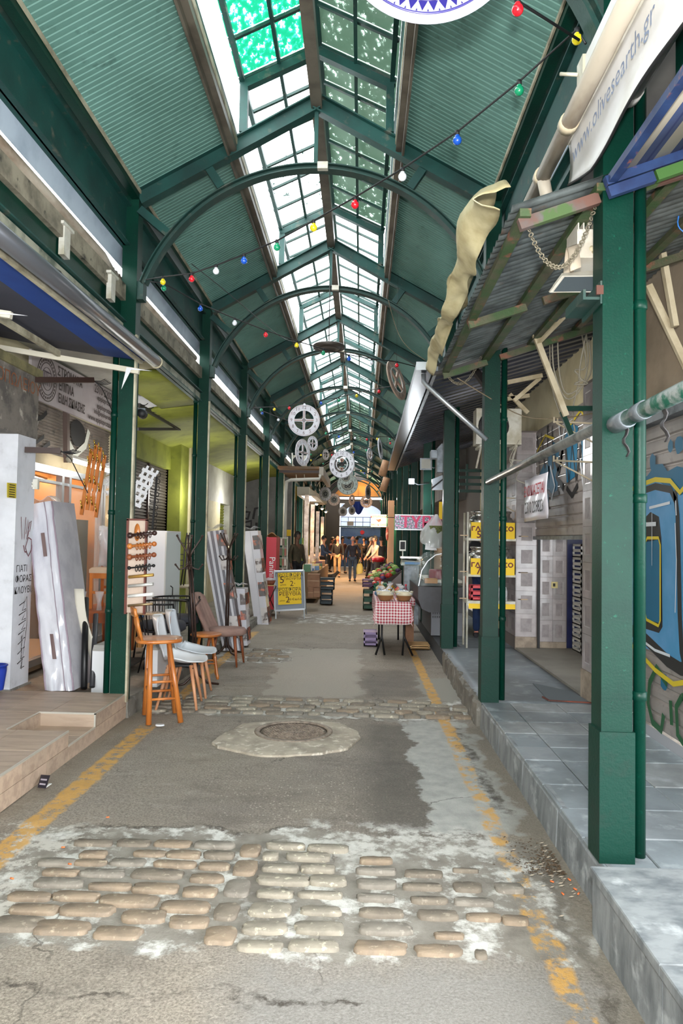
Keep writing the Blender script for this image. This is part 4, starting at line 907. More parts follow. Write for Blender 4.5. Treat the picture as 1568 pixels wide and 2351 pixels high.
for py, m_, kind, r0 in rods:
    z = 1.55+(1232-py)/1644*6.0
    t = MB(); p = Vector((-1.95,5.995,z-.012)); q = Vector((-1.735,5.97,z+.012)); t.tube([p, q], r0, 10); o = t.build('curtain_rod', m_, cb)
    if kind:
        [MB().sphere(e_, rr_, 10, 6).build('finial', m_, o) for e_, rr_ in ((p, .026 if kind == 1 else .016), (q, .022 if kind == 1 else .014))]
        t = MB()
        for k in range(5):
            c_ = p.lerp(q, .3+.13*k); N = 12
            t.tube([c_+Vector((0, .028*math.cos(2*PI*j/N), .028*math.sin(2*PI*j/N)-.008)) for j in range(N+1)], .004, 5, False)
        t.build('curtain_ring', m_, o)
# perforated white display sheet and dark trellis
pf = thing('cut_out_letter_sheet', 'white sheet with cut-out letter shapes hanging behind the first left column', 'display sheet', (-2.364,7.6,2.112))
pw = Vector((-2.363,7.6,2.066)); xd_, yd_ = Vector((.9,0,-.42)), Vector((.42,0,.9)); b = MB()
for row in range(6):
    z = (row-2.5)*.075; b.prism([pw+xd_*-.085+yd_*(z-.018),pw+xd_*.085+yd_*(z-.018),pw+xd_*.085+yd_*(z+.018),pw+xd_*-.085+yd_*(z+.018)], (0,.004,0))
    for q in (-.06,0,.06):
        q += .02*(row%2); b.prism([pw+xd_*(q-.015)+yd_*(z+.018),pw+xd_*(q+.012)+yd_*(z+.018),pw+xd_*(q+.012)+yd_*(z+.057),pw+xd_*(q-.015)+yd_*(z+.057)], (0,.004,0))
b.build('sheet', white_paint, pf)
tr_ = thing('dark_hook_rail', 'dark rail of curled iron hooks hanging in front of the brown shutter', 'hook rail', (-2.302,7.9,1.991)); b = MB(); p, q = Vector((-2.288,7.9,2.21)), Vector((-2.321,7.9,1.627)); b.bar(p, q, .02, .02)
for k in range(9):
    c_ = p.lerp(q, k/8); b.tube([c_, c_+Vector((.04,-.02,.0)), c_+Vector((.05,-.03,.03)), c_+Vector((.03,-.03,.05))], .005, 5); b.tube([c_, c_+Vector((-.04,-.02,.01)), c_+Vector((-.05,-.03,.04))], .005, 5)
b.build('rail', dark, tr_)

# white wardrobe doors leaning together
wd = thing('white_wardrobe', 'tall white wardrobe standing behind the curtain rod board', 'wardrobe', (-2.3,8.2,.13))
zt = 1.62; b = MB(); b.box(-2.52,-2.25,8.2,8.9,.13,zt); b.build('carcass', white_paint, wd)
b = MB(); b.prism([(-2.245,8.17,.14),(-2.15,8.5,.14),(-2.15,8.5,zt-.02),(-2.245,8.17,zt-.02)], (-.02,.008,0)); dr = b.build('door', mat('pale_grey_door', (196,202,200), .3), wd)
b = MB(); b.tube([(-2.20,8.25,.92),(-2.165,8.22,.90),(-2.165,8.22,.80),(-2.20,8.25,.78)], .007, 6); b.build('door_handle', dark, dr)
b = MB(); b.box(-2.52,-2.25,8.185,8.2,.14,zt-.01); b.build('door', white_paint, wd)

# --- chairs and stools
def legs_splay(t, m_, bots, tops, r0, r1, name='leg'):
    for a, c in zip(bots, tops): b = MB(); b.tube([a, Vector(a).lerp(Vector(c), .5), c], [r0, (r0+r1)/2*1.06, r1], 10); b.build(name, m_, t, True)
hs = thing('high_wooden_stool', 'tall honey coloured wooden bar stool with low spindle back, nearest the camera', 'stool', (-1.665,6.125,0), R(22))
B4 = [(-.135,-.18,0),(.125,-.18,0),(.125,.18,0),(-.135,.18,0)]; T4 = [(-.13,-.13,.66),(.02,-.13,.66),(.04,.12,.66),(-.12,.13,.66)]
legs_splay(hs, wood_honey, B4, T4, .024, .017)
b = MB(); n = 28; o = []
for k in range(n):
    a = 2*PI*k/n; e = 3.2; ct, s1 = math.cos(a), math.sin(a); q = (abs(ct)**e+abs(s1)**e)**(-1/e); o.append((-.05+.19*ct*q, .17*s1*q*(1-.08*ct)))
b.add([(x,y,.655) for x, y in o]+[(x*1.02,y*1.02,.668) for x, y in o]+[(x,y,.685) for x, y in o]+[(-.05+(x+.05)*.7,y*.7,.677) for x, y in o]+[(-.05,0,.674)],
    [tuple(range(n))[::-1]]+[(r_*n+k, r_*n+(k+1)%n, (r_+1)*n+(k+1)%n, (r_+1)*n+k) for r_ in range(3) for k in range(n)]+[(3*n+k, 3*n+(k+1)%n, 4*n) for k in range(n)], True); b.build('seat', wood_honey, hs, True)
for z, rr in ((.2,.011),(.34,.011),(.245,.009),(.4,.009)):
    prs = ((0,1),(3,2)) if z in (.2,.34) else ((0,3),(1,2))
    for i, j in prs:
        f = z/.66; a, c = Vector(B4[i]).lerp(Vector(T4[i]), f), Vector(B4[j]).lerp(Vector(T4[j]), f); b = MB(); b.tube([a, c], rr, 8); b.build('stretcher', wood_honey, hs, True)
for y in (-.13,-.045,.045,.13): b = MB(); b.tube([(-.2,y,.68),(-.235,y*1.08,.80),(-.25,y*1.1,.90)], [.012,.015,.010], 8); b.build('back_spindle', wood_honey, hs, True)
b = MB(); b.sheet(lambda u, v: (-.245-.02*math.sin(PI*u)-.01*v, -.175+.35*u, .885+.065*v+.012*math.sin(PI*u)*v), 12, 3, .022); b.build('top_rail', wood_honey, hs, True)

def shell_chair(lab, loc, rz, m_):
    t = thing('white_shell_chair', lab, 'chair', loc, rz, 'white plastic shell chairs'); b = MB()
    def P(u, v):          # u across, v from the front lip over the seat and up the back
        x = (u-.5)*2; e0 = math.sqrt(max(0, 1-(1-min(v/.10,1))**2)); e1 = math.sqrt(max(0, 1-(1-min((1-v)/.16,1))**2))
        W_ = (.215 if v < .45 else .215-.045*math.sin(PI*(v-.45)/.2) if v < .65 else .205-.03*(v-.65)/.35)*(.25+.75*e0)*(.25+.75*e1)
        if v < .5: q = v/.5; px = .235-.37*q; pz = .445-.05*math.sin(PI*min(1,q*.9))+.02*q*q-.025*max(0,1-q*5)**2
        else: q = (v-.5)/.5; px = -.135-.075*math.sin(PI*q*.5)-.06*q; pz = .455-.0+.37*q-.035*(1-q)**3
        k = abs(x)**2.2; s_ = .06*(min(1,v/.3)); f_ = max(0, (v-.45)/.55)
        return Vector((px+k*.075*f_, x*W_, pz+k*s_*(1-f_)))
    b.sheet(P, 20, 34, .007); b.build('shell', m_, t, True)
    legs_splay(t, wood_beech, [(.17,-.19,0),(.17,.19,0),(-.19,.19,0),(-.19,-.19,0)], [(.10,-.10,.385),(.10,.10,.385),(-.10,.09,.385),(-.10,-.09,.385)], .011, .019)
    b = MB(); b.tube([(.12,-.12,.36),(-.12,.11,.36)], .006, 6); b.tube([(.12,.12,.36),(-.12,-.11,.36)], .006, 6); b.box(-.09,.09,-.08,.08,.37,.385); b.build('under_frame', black_metal, t, True)
    b = MB(); b.box(-.235,-.225,-.03,.03,.68,.76); b.build('price_tag', mat('pink_tag', (200,160,150), .7), t, True)
    return t
shell_chair('white plastic shell chair on beech legs just behind the high wooden stool', (-1.635,6.60,0), R(6), white_paint)
shell_chair('greyish white shell chair behind the first white one', (-1.65,7.08,0), R(4), mat('cool_white_plastic', (206,212,220), .35))
rs = thing('round_wooden_stool', 'low round honey wood stool between the coat stand and the brown chair', 'stool', (-1.70,7.93,0), R(15))
b = MB(); b.lathe([(0,.455),(.15,.455),(.17,.465),(.172,.478),(.16,.488),(0,.486)], (0,0,0), 24); b.build('seat', wood_honey, rs, True)
for k in range(4):
    a = PI/4+k*PI/2; c_, s1 = math.cos(a), math.sin(a); b = MB(); pr = [(0,.013),(.03,.02),(.06,.014),(.2,.016),(.23,.02),(.26,.013),(.3,.018),(.34,.013),(.46,.014)]
    b.tube([(c_*(.185-.09*z/.46), s1*(.185-.09*z/.46), z) for z, _ in pr], [q for _, q in pr], 10); b.build('leg', wood_honey, rs, True)
for k in range(4):
    a, c = PI/4+k*PI/2, PI/4+(k+1)*PI/2; z = .17+.05*(k%2); q = .185-.09*z/.46; b = MB(); b.tube([(math.cos(a)*q,math.sin(a)*q,z),(math.cos(c)*q,math.sin(c)*q,z)], .009, 8); b.build('stretcher', wood_honey, rs, True)
# brown upholstered chair
bc = thing('brown_upholstered_chair', 'taupe upholstered dining chair with tall ribbed back facing the alley', 'chair', (-1.64,8.78,0), R(-4))
taupe = mat('taupe_suede', (150,122,112), .9, 0, (132,104,96), 6, bump=.2)
b = MB(); b.lathe([(0,.36),(.20,.36),(.235,.385),(.235,.42),(.215,.445),(0,.45)], (0.02,0,0), 24, sc=(1,.95)); b.build('seat', taupe, bc, True)
b = MB(); b.sheet(lambda u, v: (-.19-.20*v+.06*(2*u-1)**2-.008*abs(math.sin(PI*u*6)), (.21-.03*v)*(2*u-1)*(1-.25*max(0,v-.8)/.2*0), .40+.47*v+(.0 if v < .99 else 0)-.05*(2*u-1)**4*v), 24, 10, .05); b.build('backrest', taupe, bc, True)
legs_splay(bc, wood_red, [(.19,-.18,0),(.19,.18,0),(-.21,.17,0),(-.21,-.17,0)], [(.15,-.15,.37),(.15,.15,.37),(-.15,.15,.37),(-.15,-.15,.37)], .011, .02)
# coat stands
def coat_stand(lab, loc, rz, h, lean=0):
    t = thing('coat_stand', lab, 'coat stand', loc, rz, 'dark metal coat stands'); b = MB()
    for dx in (-.014,.014): b.tube([(dx,0,.09),(dx-lean*.5,0,h*.55),(dx-lean,0,h-.22)], .012, 8)
    b.build('pole', dark_brown, t, True)
    for k in range(4):
        a = k*PI/2+.4; c_, s1 = math.cos(a), math.sin(a); b = MB(); b.tube([(0,0,.32),(c_*.03,s1*.03,.12),(c_*.12,s1*.12,.035),(c_*.24,s1*.24,.014)], .013, 8); b.build('foot', dark_brown, t, True)
        b = MB(); b.tube([(-lean,0,h-.26),(c_*.03-lean,s1*.03,h-.16),(c_*.11-lean,s1*.11,h-.04),(c_*.13-lean,s1*.13,h)], .009, 8); b.sphere((c_*.13-lean,s1*.13,h), .014, 8, 6); b.build('upper_hook', dark_brown, t, True)
        b = MB(); b.tube([(-lean,0,h-.30),(c_*.05-lean,s1*.05,h-.34),(c_*.10-lean,s1*.10,h-.35),(c_*.14-lean,s1*.14,h-.30)], .008, 8); b.sphere((c_*.14-lean,s1*.14,h-.30), .012, 8, 6); b.build('lower_hook', dark_brown, t, True)
    b = MB(); b.tube([(-lean*.6,0,h*.5),(.09-lean*.6,0,h*.58)], .008, 8); b.build('umbrella_arm', dark_brown, t, True)
coat_stand('dark coat stand nearer the camera, between the black tub chairs and round stool', (-1.69,7.44,0), 0, 1.56, .10)
coat_stand('dark coat stand with curled hooks in front of the wrapped mattress bundle', (-1.76,9.5,0), R(20), 1.60, 0)
# glass bistro table and tub chairs
gt = thing('bistro_table', 'small round glass topped bistro table behind the white shell chairs', 'table', (-2.02,7.75,.12))
gt.location.z = .125
zc = (-2.276,7.75,0.742)[2]; b = MB(); b.lathe([(0,zc-.012),(.155,zc-.012),(.16,zc-.006),(.16,zc),(0,zc)], (-2.02,7.75,0), 28); b.build('table_top', mat('tan_table_glass', (188,160,130), .15), gt)
for k in range(4): a = PI/4+k*PI/2; b = MB(); b.tube([(-2.02+.14*math.cos(a),7.75+.14*math.sin(a),.125),(-2.02+.05*math.cos(a),7.75+.05*math.sin(a),.45),(-2.02+.13*math.cos(a),7.75+.13*math.sin(a),zc-.01)], .008, 6); b.build('leg', black_metal, gt)
def tub_chair(lab, loc, rz):
    t = thing('black_tub_chair', lab, 'chair', loc, rz, 'black tub chairs'); b = MB()
    def arc(z, r0, a0=-2.4, a1=2.4, n=16): return [(-math.cos(a0+(a1-a0)*k/n)*r0, math.sin(a0+(a1-a0)*k/n)*r0, z) for k in range(n+1)]
    b.tube(arc(.68,.29), .011, 8); b.tube([(.21,.19,.68),(.24,.2,.45),(.25,.2,0)], .011, 8); b.tube([(.21,-.19,.68),(.24,-.2,.45),(.25,-.2,0)], .011, 8); b.tube([(-.2,.2,.4),(-.24,.22,0)], .011, 8); b.tube([(-.2,-.2,.4),(-.24,-.22,0)], .011, 8); b.tube(arc(.40,.27), .01, 8); b.build('tube_frame', black_metal, t, True)
    b = MB()
    for k in range(15): a = -1.9+3.8*k/14; b.tube([(-math.cos(a)*.27,math.sin(a)*.27,.40),(-math.cos(a)*.29,math.sin(a)*.29,.68)], .004, 5)
    b.build('back_wires', black_metal, t, True)
    b = MB(); b.lathe([(0,.36),(.23,.36),(.26,.38),(.26,.44),(.23,.47),(0,.475)], (0,0,0), 20); b.build('cushion', mat('charcoal_cushion', (52,54,62), .8), t, True)
    return t
tub_chair('black wire tub chair in front of the white wardrobe', (-2.22,8.05,.127), R(-10)); tub_chair('second black tub chair further back against the column', (-2.22,8.68,.127), R(-5)); wd.location += Vector((-.22,.85,0)); gt.location += Vector((-.18,-.2,0)); pl.location += Vector((-.12,-.1,0))
# stacked metal chairs on a small table
st2 = thing('small_side_table', 'small beige topped table carrying upturned metal chairs', 'table', (-2.35,9.6,.13)); zt = (-2.331,9.5,0.857)[2]
b = MB(); b.box(-2.6,-2.15,9.3,9.8,zt-.02,zt); b.build('tabletop', mat('beige_laminate', (176,160,136), .5), st2)
for x in (-2.57,-2.18):
    for y in (9.33,9.77): b = MB(); b.tube([(x,y,.13),(x,y,zt-.01)], .014, 8); b.build('leg', black_metal, st2)
for k, (dx, lab) in enumerate(((0,'upturned grey metal chair on the small side table, left one'),(.16,'upturned grey metal chair on the small side table, right one'))):
    t = thing('metal_chair', lab, 'chair', (-2.45+dx,9.55,zt), group='metal chairs upturned on the table')
    def V(x, y, z): return (-2.45+dx+x, 9.55+y, zt+z)
    for x in (-.06,.06): b = MB(); b.tube([V(x-.03,0,.0),V(x,0,.25),V(x+.01,0,.5),V(x+.03,.05,.75)], .010, 8); b.build('frame_tube', mat('gunmetal_tube', (70,70,76), .3, .7), t)
    for z in (.28,.36,.44,.60): b = MB(); b.tube([V(-.06,0,z),V(.07,0,z)], .007, 6); b.build('ladder_rung', mat('gunmetal_tube', (0,0,0)), t)

# wrapped mattress bundles leaning further down
strp = [mat('ticking_pale', (206,204,212), .3, coat=.5), mat('ticking_grey', (92,88,100), .35, coat=.5)]
prt = [mat('printed_orange', (60,44,40), .5, 0, (206,96,50), 9, (.5,.6)), mat('printed_brown', (206,198,196), .5, 0, (80,60,54), 6, (.46,.56))]
def bundle(lab, P, layers, dvec, prints, printw):
    bl, br, tr, tl = map(Vector, P); t = thing('mattress_bundle', lab, 'mattress', (bl+br)/2, group='wrapped mattresses leaning along the left columns'); dv = Vector(dvec)
    layers *= 2 if layers > 2 else 1
    for k in range(layers):
        a, c = k/layers+.006, (k+1)/layers-.006
        b = MB(); b.prism([bl.lerp(br,a),bl.lerp(br,c),tl.lerp(tr,c),tl.lerp(tr,a)], dv); b.build('mattress_layer', strp[k%2] if layers > 2 else strp[0], t)
    # clear film over front face and gathered top
    b = MB(); b.sheet(lambda u, v: bl.lerp(br,u).lerp(tl.lerp(tr,u),v)+Vector((0,-.012-.008*mn.noise(Vector((u*5,v*12,1))),0)), 8, 20, 0); b.build('film_wrap', glassy('thin_clear_film', (236,238,242), .14, .1), t)
    b = MB(); b.sheet(lambda u, v: tl.lerp(tr,u)+dv*v+Vector((0,-.01,.03+.06*abs(math.sin(PI*(u*1.5+.3)))*(1-.5*v))), 10, 4, .002); b.build('film_top', plastic_film, t)
    # printed side (towards the alley)
    for k, (v0, v1) in enumerate(prints):
        a, c = br.lerp(tr,v0), br.lerp(tr,v1); n = Vector((.006,0,0)); b = MB(); b.prism([a+n,a+n+dv*printw,c+n+dv*printw,c+n], (.003,0,0)); b.build('printed_panel', prt[k%2], t)
        f = MB(); w_ = (br-bl)*.45; b = MB(); b.prism([a-w_+Vector((0,-.006,0)),a+Vector((0,-.006,0)),c+Vector((0,-.006,0)),c-w_+Vector((0,-.006,0))], (0,.002,0)); b.build('printed_panel', prt[(k+1)%2], t)
    return t
st2.location += Vector((-.14,.62,0))
for o_ in list(COL.objects):
    if o_.name.startswith('metal_chair'): o_.location += Vector((-.14,.62,0))
bundle('bundle of striped mattresses in clear plastic leaning behind the second coat stand', [(-1.853,9.75,0.011),(-1.591,9.75,0.017),(-1.938,10.05,1.659),(-2.252,10.05,1.617)], 4, (0,.2,0), ((.1,.28),(.42,.55),(.66,.78),(.86,.96)), 1)
bundle('short wrapped mattress with printed side in front of the tall striped bundle', [(-1.76,10.2,0.006),(-1.592,10.2,0.021),(-1.672,10.35,0.811),(-1.855,10.35,0.82)], 1, (0,.3,0), ((.08,.3),(.45,.62),(.72,.92)), 1)
bundle('single wrapped mattress with green lettering leaning nearest the sandwich board', [(-1.895,12.95,-0.036),(-1.643,12.95,-0.008),(-1.914,13.2,1.688),(-2.205,13.2,1.667)], 2, (0,.4,0), ((.02,.18),(.3,.45),(.55,.7),(.8,.95)), 1)

# ================================================================ RIGHT SIDE
wr = sroot('wall_right', (2.3,10,1.5))
def wallboxr(name, m, *a): return wallbox(name, m, *a, par=wr)
tan_wall = mat('tan_dirty_wall', (164,148,128), .85, 0, (144,130,112), 2, c3=(110,98,84), n3=5, cut3=(.62,.8), bump=.25, bs=20)
wallboxr('wall_block', tan_wall, 2.16,2.4,-9,5.88,2.42,3.8)
wallboxr('wall_block', cream_wall, 2.24,2.4,5.88,9.9,2.98,4.0)
wallboxr('wall_block', cream_wall, 2.3,2.5,9.9,14,.1,3.8)
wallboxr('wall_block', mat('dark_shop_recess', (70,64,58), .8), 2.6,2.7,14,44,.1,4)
# big graffiti shutter
grey_slat = mat('grey_shutter_slat', (156,150,146), .5, .2, (140,134,130), 3, c3=(118,112,108), n3=9, cut3=(.6,.75), sx=(1,1,.3))
d5 = sroot('door_5', (2.12,4.5,.25))
def shutter(par, x, y0, y1, z0, z1, m, pitch=.085, name='shutter_slat'):
    n = int((z1-z0)/pitch); h = (z1-z0)/n; b = MB(); z = 0; vs = [(0,0,0),(-.010,0,h*.1),(-.012,0,h*.5),(-.010,0,h*.82),(.004,0,h*.88),(.004,0,h)]
    L = y1-y0; W = len(vs); b.add([v for v in vs]+[(v[0],L,v[2]) for v in vs], [(i, i+1, W+i+1, W+i) for i in range(W-1)])
    first = b.build(name, m, None); me = first.data; bpy.data.objects.remove(first); off = wloc(par)
    for k in range(n):
        o = bpy.data.objects.new(name, me); COL.objects.link(o); o.parent = par; o.location = Vector((x,y0,z0+k*h))-off
shutter(d5, 2.13, 3.2, 5.80, .25, 2.42, grey_slat, .1)
b = MB(); b.box(2.09,2.16,5.80,5.88,.2,2.45); b.box(2.05,2.2,3.2,5.88,2.42,2.5); b.build('guide_rail', galv, d5)
# graffiti on it (plane coordinates: a = towards the camera, z up)
G0 = Vector((2.112,5.80,0)); GX, GZ = (0,-1,0), (0,0,1)
def spray(par, items):
    for name, m_, fn in items: b = MB(); fn(b); b.build(name, m_, par)
def A_(x, y): p = Vector((0,0,0)); return (5.80-p.y, p.z)
blue = mat('graffiti_light_blue', (70,138,182), .55, 0, (96,150,196), 2); teal = mat('graffiti_teal', (18,98,132), .55); yel = mat('graffiti_yellow', (206,184,40), .55); blk = mat('graffiti_black', (38,38,38), .55); grn = mat('graffiti_green', (28,84,50), .6); wht = mat('graffiti_white', (206,212,218), .6)
def poly(b, pts, lift): b.add([G0+Vector(GX)*p[0]+Vector(GZ)*p[1]+Vector((-lift,0,0)) for p in pts], [tuple(range(len(pts)))])
g = {k: None for k in ()}
# x (pixel) 1482 -> a=.3 ... 1568 -> a=1.1
def g1(b): poly(b, [(.02,1.98),(.45,2.03),(1.0,1.98),(1.15,2.0),(2.2,2.0),(2.2,.72),(1.6,.66),(1.1,.72),(.75,.78),(.02,.80)], .0015)
def g2(b):
    stroke(b, [(.0,1.96),(.3,2.0),(.6,2.02),(.85,1.99),(1.0,1.9),(1.15,1.97),(1.5,2.03),(2.1,2.0)], .035, G0, GX, GZ, .006)
    stroke(b, [(.0,.80),(.3,.74),(.6,.66),(.9,.62),(1.05,.66),(1.2,.76),(1.6,.7),(2.1,.72)], .035, G0, GX, GZ, .006)
    for x in (.42,1.45): stroke(b, [(x,1.02),(x,1.56),(x+.04,1.6),(x+.24,1.6),(x+.27,1.55),(x+.27,1.02),(x+.24,.98),(x+.03,1.0),(x,1.05)], .022, G0, GX, GZ, .007)
def g3(b):
    stroke(b, [(.0,1.91),(.3,1.95),(.6,1.97),(.85,1.93),(.93,1.85)], .05, G0, GX, GZ, .004)
    for x, w_ in ((.98,.06),(1.95,.06)): stroke(b, [(x-.06,1.92),(x-.02,1.75),(x,1.4),(x+.01,1.1),(x+.04,.85),(x+.1,.74)], w_, G0, GX, GZ, .004)
    for x in (.36,1.39): poly(b, [(x,1.6),(x+.02,1.74),(x+.15,1.79),(x+.3,1.75),(x+.34,1.6),(x+.36,.98),(x+.3,.93),(x,.93)], .003)
    stroke(b, [(.0,.90),(.4,.86),(.8,.76),(1.0,.74),(1.4,.8)], .09, G0, GX, GZ, .003)
def g4(b):
    for x in (.43,1.46): poly(b, [(x,1.0),(x,1.57),(x+.25,1.59),(x+.26,1.0)], .005)
    for cx, cz, r_ in ((.35,2.17,.05),(.55,2.15,.055),(.85,2.23,.04),(.98,2.22,.06),(1.4,2.2,.06),(.12,2.2,.05)): blob(b, cx, cz, r_, r_*1.1, G0, GX, GZ, .003, 12, .15, int(cx*100))
    poly(b, [(.1,2.0),(.2,2.07),(.3,2.04),(.45,2.06),(.6,2.13),(.72,2.12),(.8,2.06),(.95,2.08),(1.1,2.05),(1.3,2.1),(1.6,2.05),(1.6,1.98),(1.0,1.88),(.6,2.02),(.1,1.97)], .0025)
    for cx, cz, r_ in ((.35,.68,.05),(.75,.6,.06),(1.15,.62,.06),(1.4,.6,.06)): blob(b, cx, cz, r_, r_, G0, GX, GZ, .003, 12, .15, int(cx*90))
def g5(b):
    stroke(b, [(.80,.60),(.62,.68),(.50,.55),(.47,.40),(.55,.28),(.70,.26),(.74,.38)], .055, G0, GX, GZ, .004); stroke(b, [(.85,.50),(.87,.34)], .05, G0, GX, GZ, .004)
    stroke(b, [(1.02,.56),(.94,.48),(.96,.30),(1.08,.25),(1.2,.33),(1.2,.5),(1.1,.58),(1.02,.56)], .05, G0, GX, GZ, .004)
def g6(b):
    stroke(b, [(.5,1.82),(.85,1.84)], .02, G0, GX, GZ, .008); stroke(b, [(.3,1.70),(.62,1.70)], .03, G0, GX, GZ, .008); stroke(b, [(.55,1.78),(.55,1.4)], .008, G0, GX, GZ, .009)
    stroke(b, [(.94,1.85),(.95,1.75)], .015, G0, GX, GZ, .008); stroke(b, [(.93,1.1),(.95,1.45),(.93,1.7)], .012, G0, GX, GZ, .007); stroke(b, [(.35,.84),(.6,.80),(.85,.80)], .02, G0, GX, GZ, .007)
spray(d5, [('graffiti',blue,g1),('graffiti',blk,g3),('graffiti',teal,g4),('graffiti',yel,g2),('graffiti',grn,g5),('graffiti',wht,g6)])

# tiled piers
tile_w = [mat('pink_grey_wall_tile_%d' % i, c, .28, 0, c2, 5, coat=.3) for i, (c, c2) in enumerate((((168,160,160),(150,142,142)),((160,154,154),(142,136,136))))]
tile_in = mat('mottled_tile_centre', (146,138,138), .5, 0, (130,122,124), 14)
def tiled_face(par, o, xd, w_, h, nx, nz, nrm):
    """wall tiles with a raised inner square, each a piece of its own"""
    o, xd, nrm = Vector(o), Vector(xd), Vector(nrm); dx, dz = w_/nx, h/nz; up = Vector((0,0,1))
    for i in range(nx):
        for k in range(nz):
            c_ = o+xd*dx*i+up*dz*k; g_ = .0015; b = MB()
            q = lambda a, e, d: c_+xd*a+up*e+nrm*d
            P = [q(g_,g_,0),q(dx-g_,g_,0),q(dx-g_,dz-g_,0),q(g_,dz-g_,0),q(g_,g_,.006),q(dx-g_,g_,.006),q(dx-g_,dz-g_,.006),q(g_,dz-g_,.006)]
            m1 = .22*dx; m2 = .2*dz
            P += [q(m1,m2,.006),q(dx-m1,m2,.006),q(dx-m1,dz-m2,.006),q(m1,dz-m2,.006),q(m1+.008,m2+.008,.003),q(dx-m1-.008,m2+.008,.003),q(dx-m1-.008,dz-m2-.008,.003),q(m1+.008,dz-m2-.008,.003)]
            b.add(P, [(0,1,5,4),(1,2,6,5),(2,3,7,6),(3,0,4,7)]+[(4+j,4+(j+1)%4,8+(j+1)%4,8+j) for j in range(4)]+[(8+j,8+(j+1)%4,12+(j+1)%4,12+j) for j in range(4)])
            b.mi = 1; b.add([P[12],P[13],P[14],P[15]], [(0,1,2,3)]); b.build('wall_tile', [tile_w[(i+k)%2], tile_in], par)
grout = mat('dark_grout', (112,104,100), .9)
wallboxr('tiled_pier', grout, 1.975,2.4,5.90,6.44,.2,2.98)
tiled_face(wr, (1.975,6.44,.45), (0,-1,0), .54, 2.5, 2, 8, (-1,0,0)); 
b = MB(); b.box(1.96,1.98,5.89,6.45,.2,.45); b.build('plaster_skirt', mat('chipped_plaster', (160,146,130), .9, 0, (132,120,108), 8, bump=.4), wr)
wallboxr('tiled_pier', grout, 1.975,2.24,9.18,9.9,.2,2.98)
tiled_face(wr, (1.975,9.18,.36), (1,0,0), .262, 2.6, 1, 9, (0,-1,0)); tiled_face(wr, (1.975,9.9,.36), (0,-1,0), .72, 2.6, 2, 9, (-1,0,0))
wallboxr('plaster_skirt', mat('chipped_plaster', (0,0,0)), 1.965,2.24,9.165,9.19,.2,.36)
wallboxr('inner_wall', grout, 2.26,2.62,9.20,9.3,.2,2.2)
tiled_face(wr, (2.27,9.2,.3), (1,0,0), .34, 1.9, 2, 7, (0,-1,0))
wallboxr('plaster_skirt', mat('chipped_plaster', (0,0,0)), 2.27,2.61,9.18,9.2,.2,.3)
b = MB(); b.bar((2.25,9.14,.2),(2.25,9.14,1.62),.03,.03); b.build('shutter_guide', dark, wr)
navy = mat('navy_tile_wall', (28,36,84), .35, 0, (22,30,70), 6)
wallboxr('navy_wall', navy, 2.62,3.3,9.22,9.3,.2,2.6); wallboxr('shop_end_wall', dark, 3.3,3.4,6,9.3,.1,3)
wallboxr('doorstep', mat('worn_doorstep', (132,128,120), .6, 0, (116,112,106), 2, bump=.15), 1.97,3.3,6.3,9.2,.1,.225)
b = MB(); b.prism([(1.66,6.95,.205),(1.93,6.6,.205),(1.96,6.15,.205),(1.62,6.2,.205)], (0,0,.006)); b.build('floor_hatch', mat('screed_hatch', (96,104,110), .6), wr); b = MB(); b.bar((1.62,6.2,.212),(1.96,6.15,.212),.012,.01); b.bar((1.62,6.2,.212),(1.60,6.34,.212),.012,.01); b.build('hatch_edge', rust, wr)
# half-raised shutter
d6 = sroot('door_6', (2.2,7.8,1.6)); shutter(d6, 2.22, 6.45, 9.17, 1.63, 2.98, grey_slat, .11)
b = MB(); b.box(2.18,2.23,6.46,9.17,1.59,1.63); b.build('bottom_rail', galv, d6)
G0 = Vector((2.205,9.17,0))
def h1(b):
    for a, z in ((.2,2.4),(.6,2.6),(1.3,2.7),(1.9,2.6),(2.3,2.75)): poly(b, [(a,z),(a+.25,z+.12),(a+.5,z+.05),(a+.45,z-.45),(a+.1,z-.5)], .0015)
def h2(b):
    for p, w_ in (([(.1,2.9),(.25,2.4),(.3,2.9),(.5,2.45)],.06),([(.6,2.95),(.62,2.5),(.8,2.9),(.85,2.4)],.07),([(.9,2.55),(1.1,2.35),(1.25,2.6),(1.0,2.3),(1.3,2.15)],.09),([(1.35,2.6),(1.5,2.2),(1.6,2.6),(1.75,2.2),(1.9,2.55)],.08),([(1.4,2.15),(1.6,2.05),(1.8,2.15)],.06),([(2.0,2.85),(2.1,2.3),(2.3,2.8),(2.4,2.2),(2.55,2.7)],.06),([(.5,2.2),(.8,2.1),(1.1,2.12)],.05)): stroke(b, p, w_, G0, GX, GZ, .004)
def h3(b):
    for p in ([(.1,2.7),(.5,2.85),(.9,2.75)],[(1.5,2.8),(1.9,2.9),(2.3,2.6)]): stroke(b, p, .03, G0, GX, GZ, .006)
def h4(b):
    for p in ([(.3,2.35),(.4,2.0),(.5,2.35)],[(1.1,2.9),(1.2,2.6),(1.35,2.85)],[(.75,2.45),(.95,2.2),(.8,2.05)],[(1.9,2.4),(2.0,2.1),(2.2,2.4)]): stroke(b, p, .05, G0, GX, GZ, .008)
spray(d6, [('graffiti',teal,h1),('graffiti',blk,h2),('graffiti',yel,h3),('graffiti',wht,h4)])
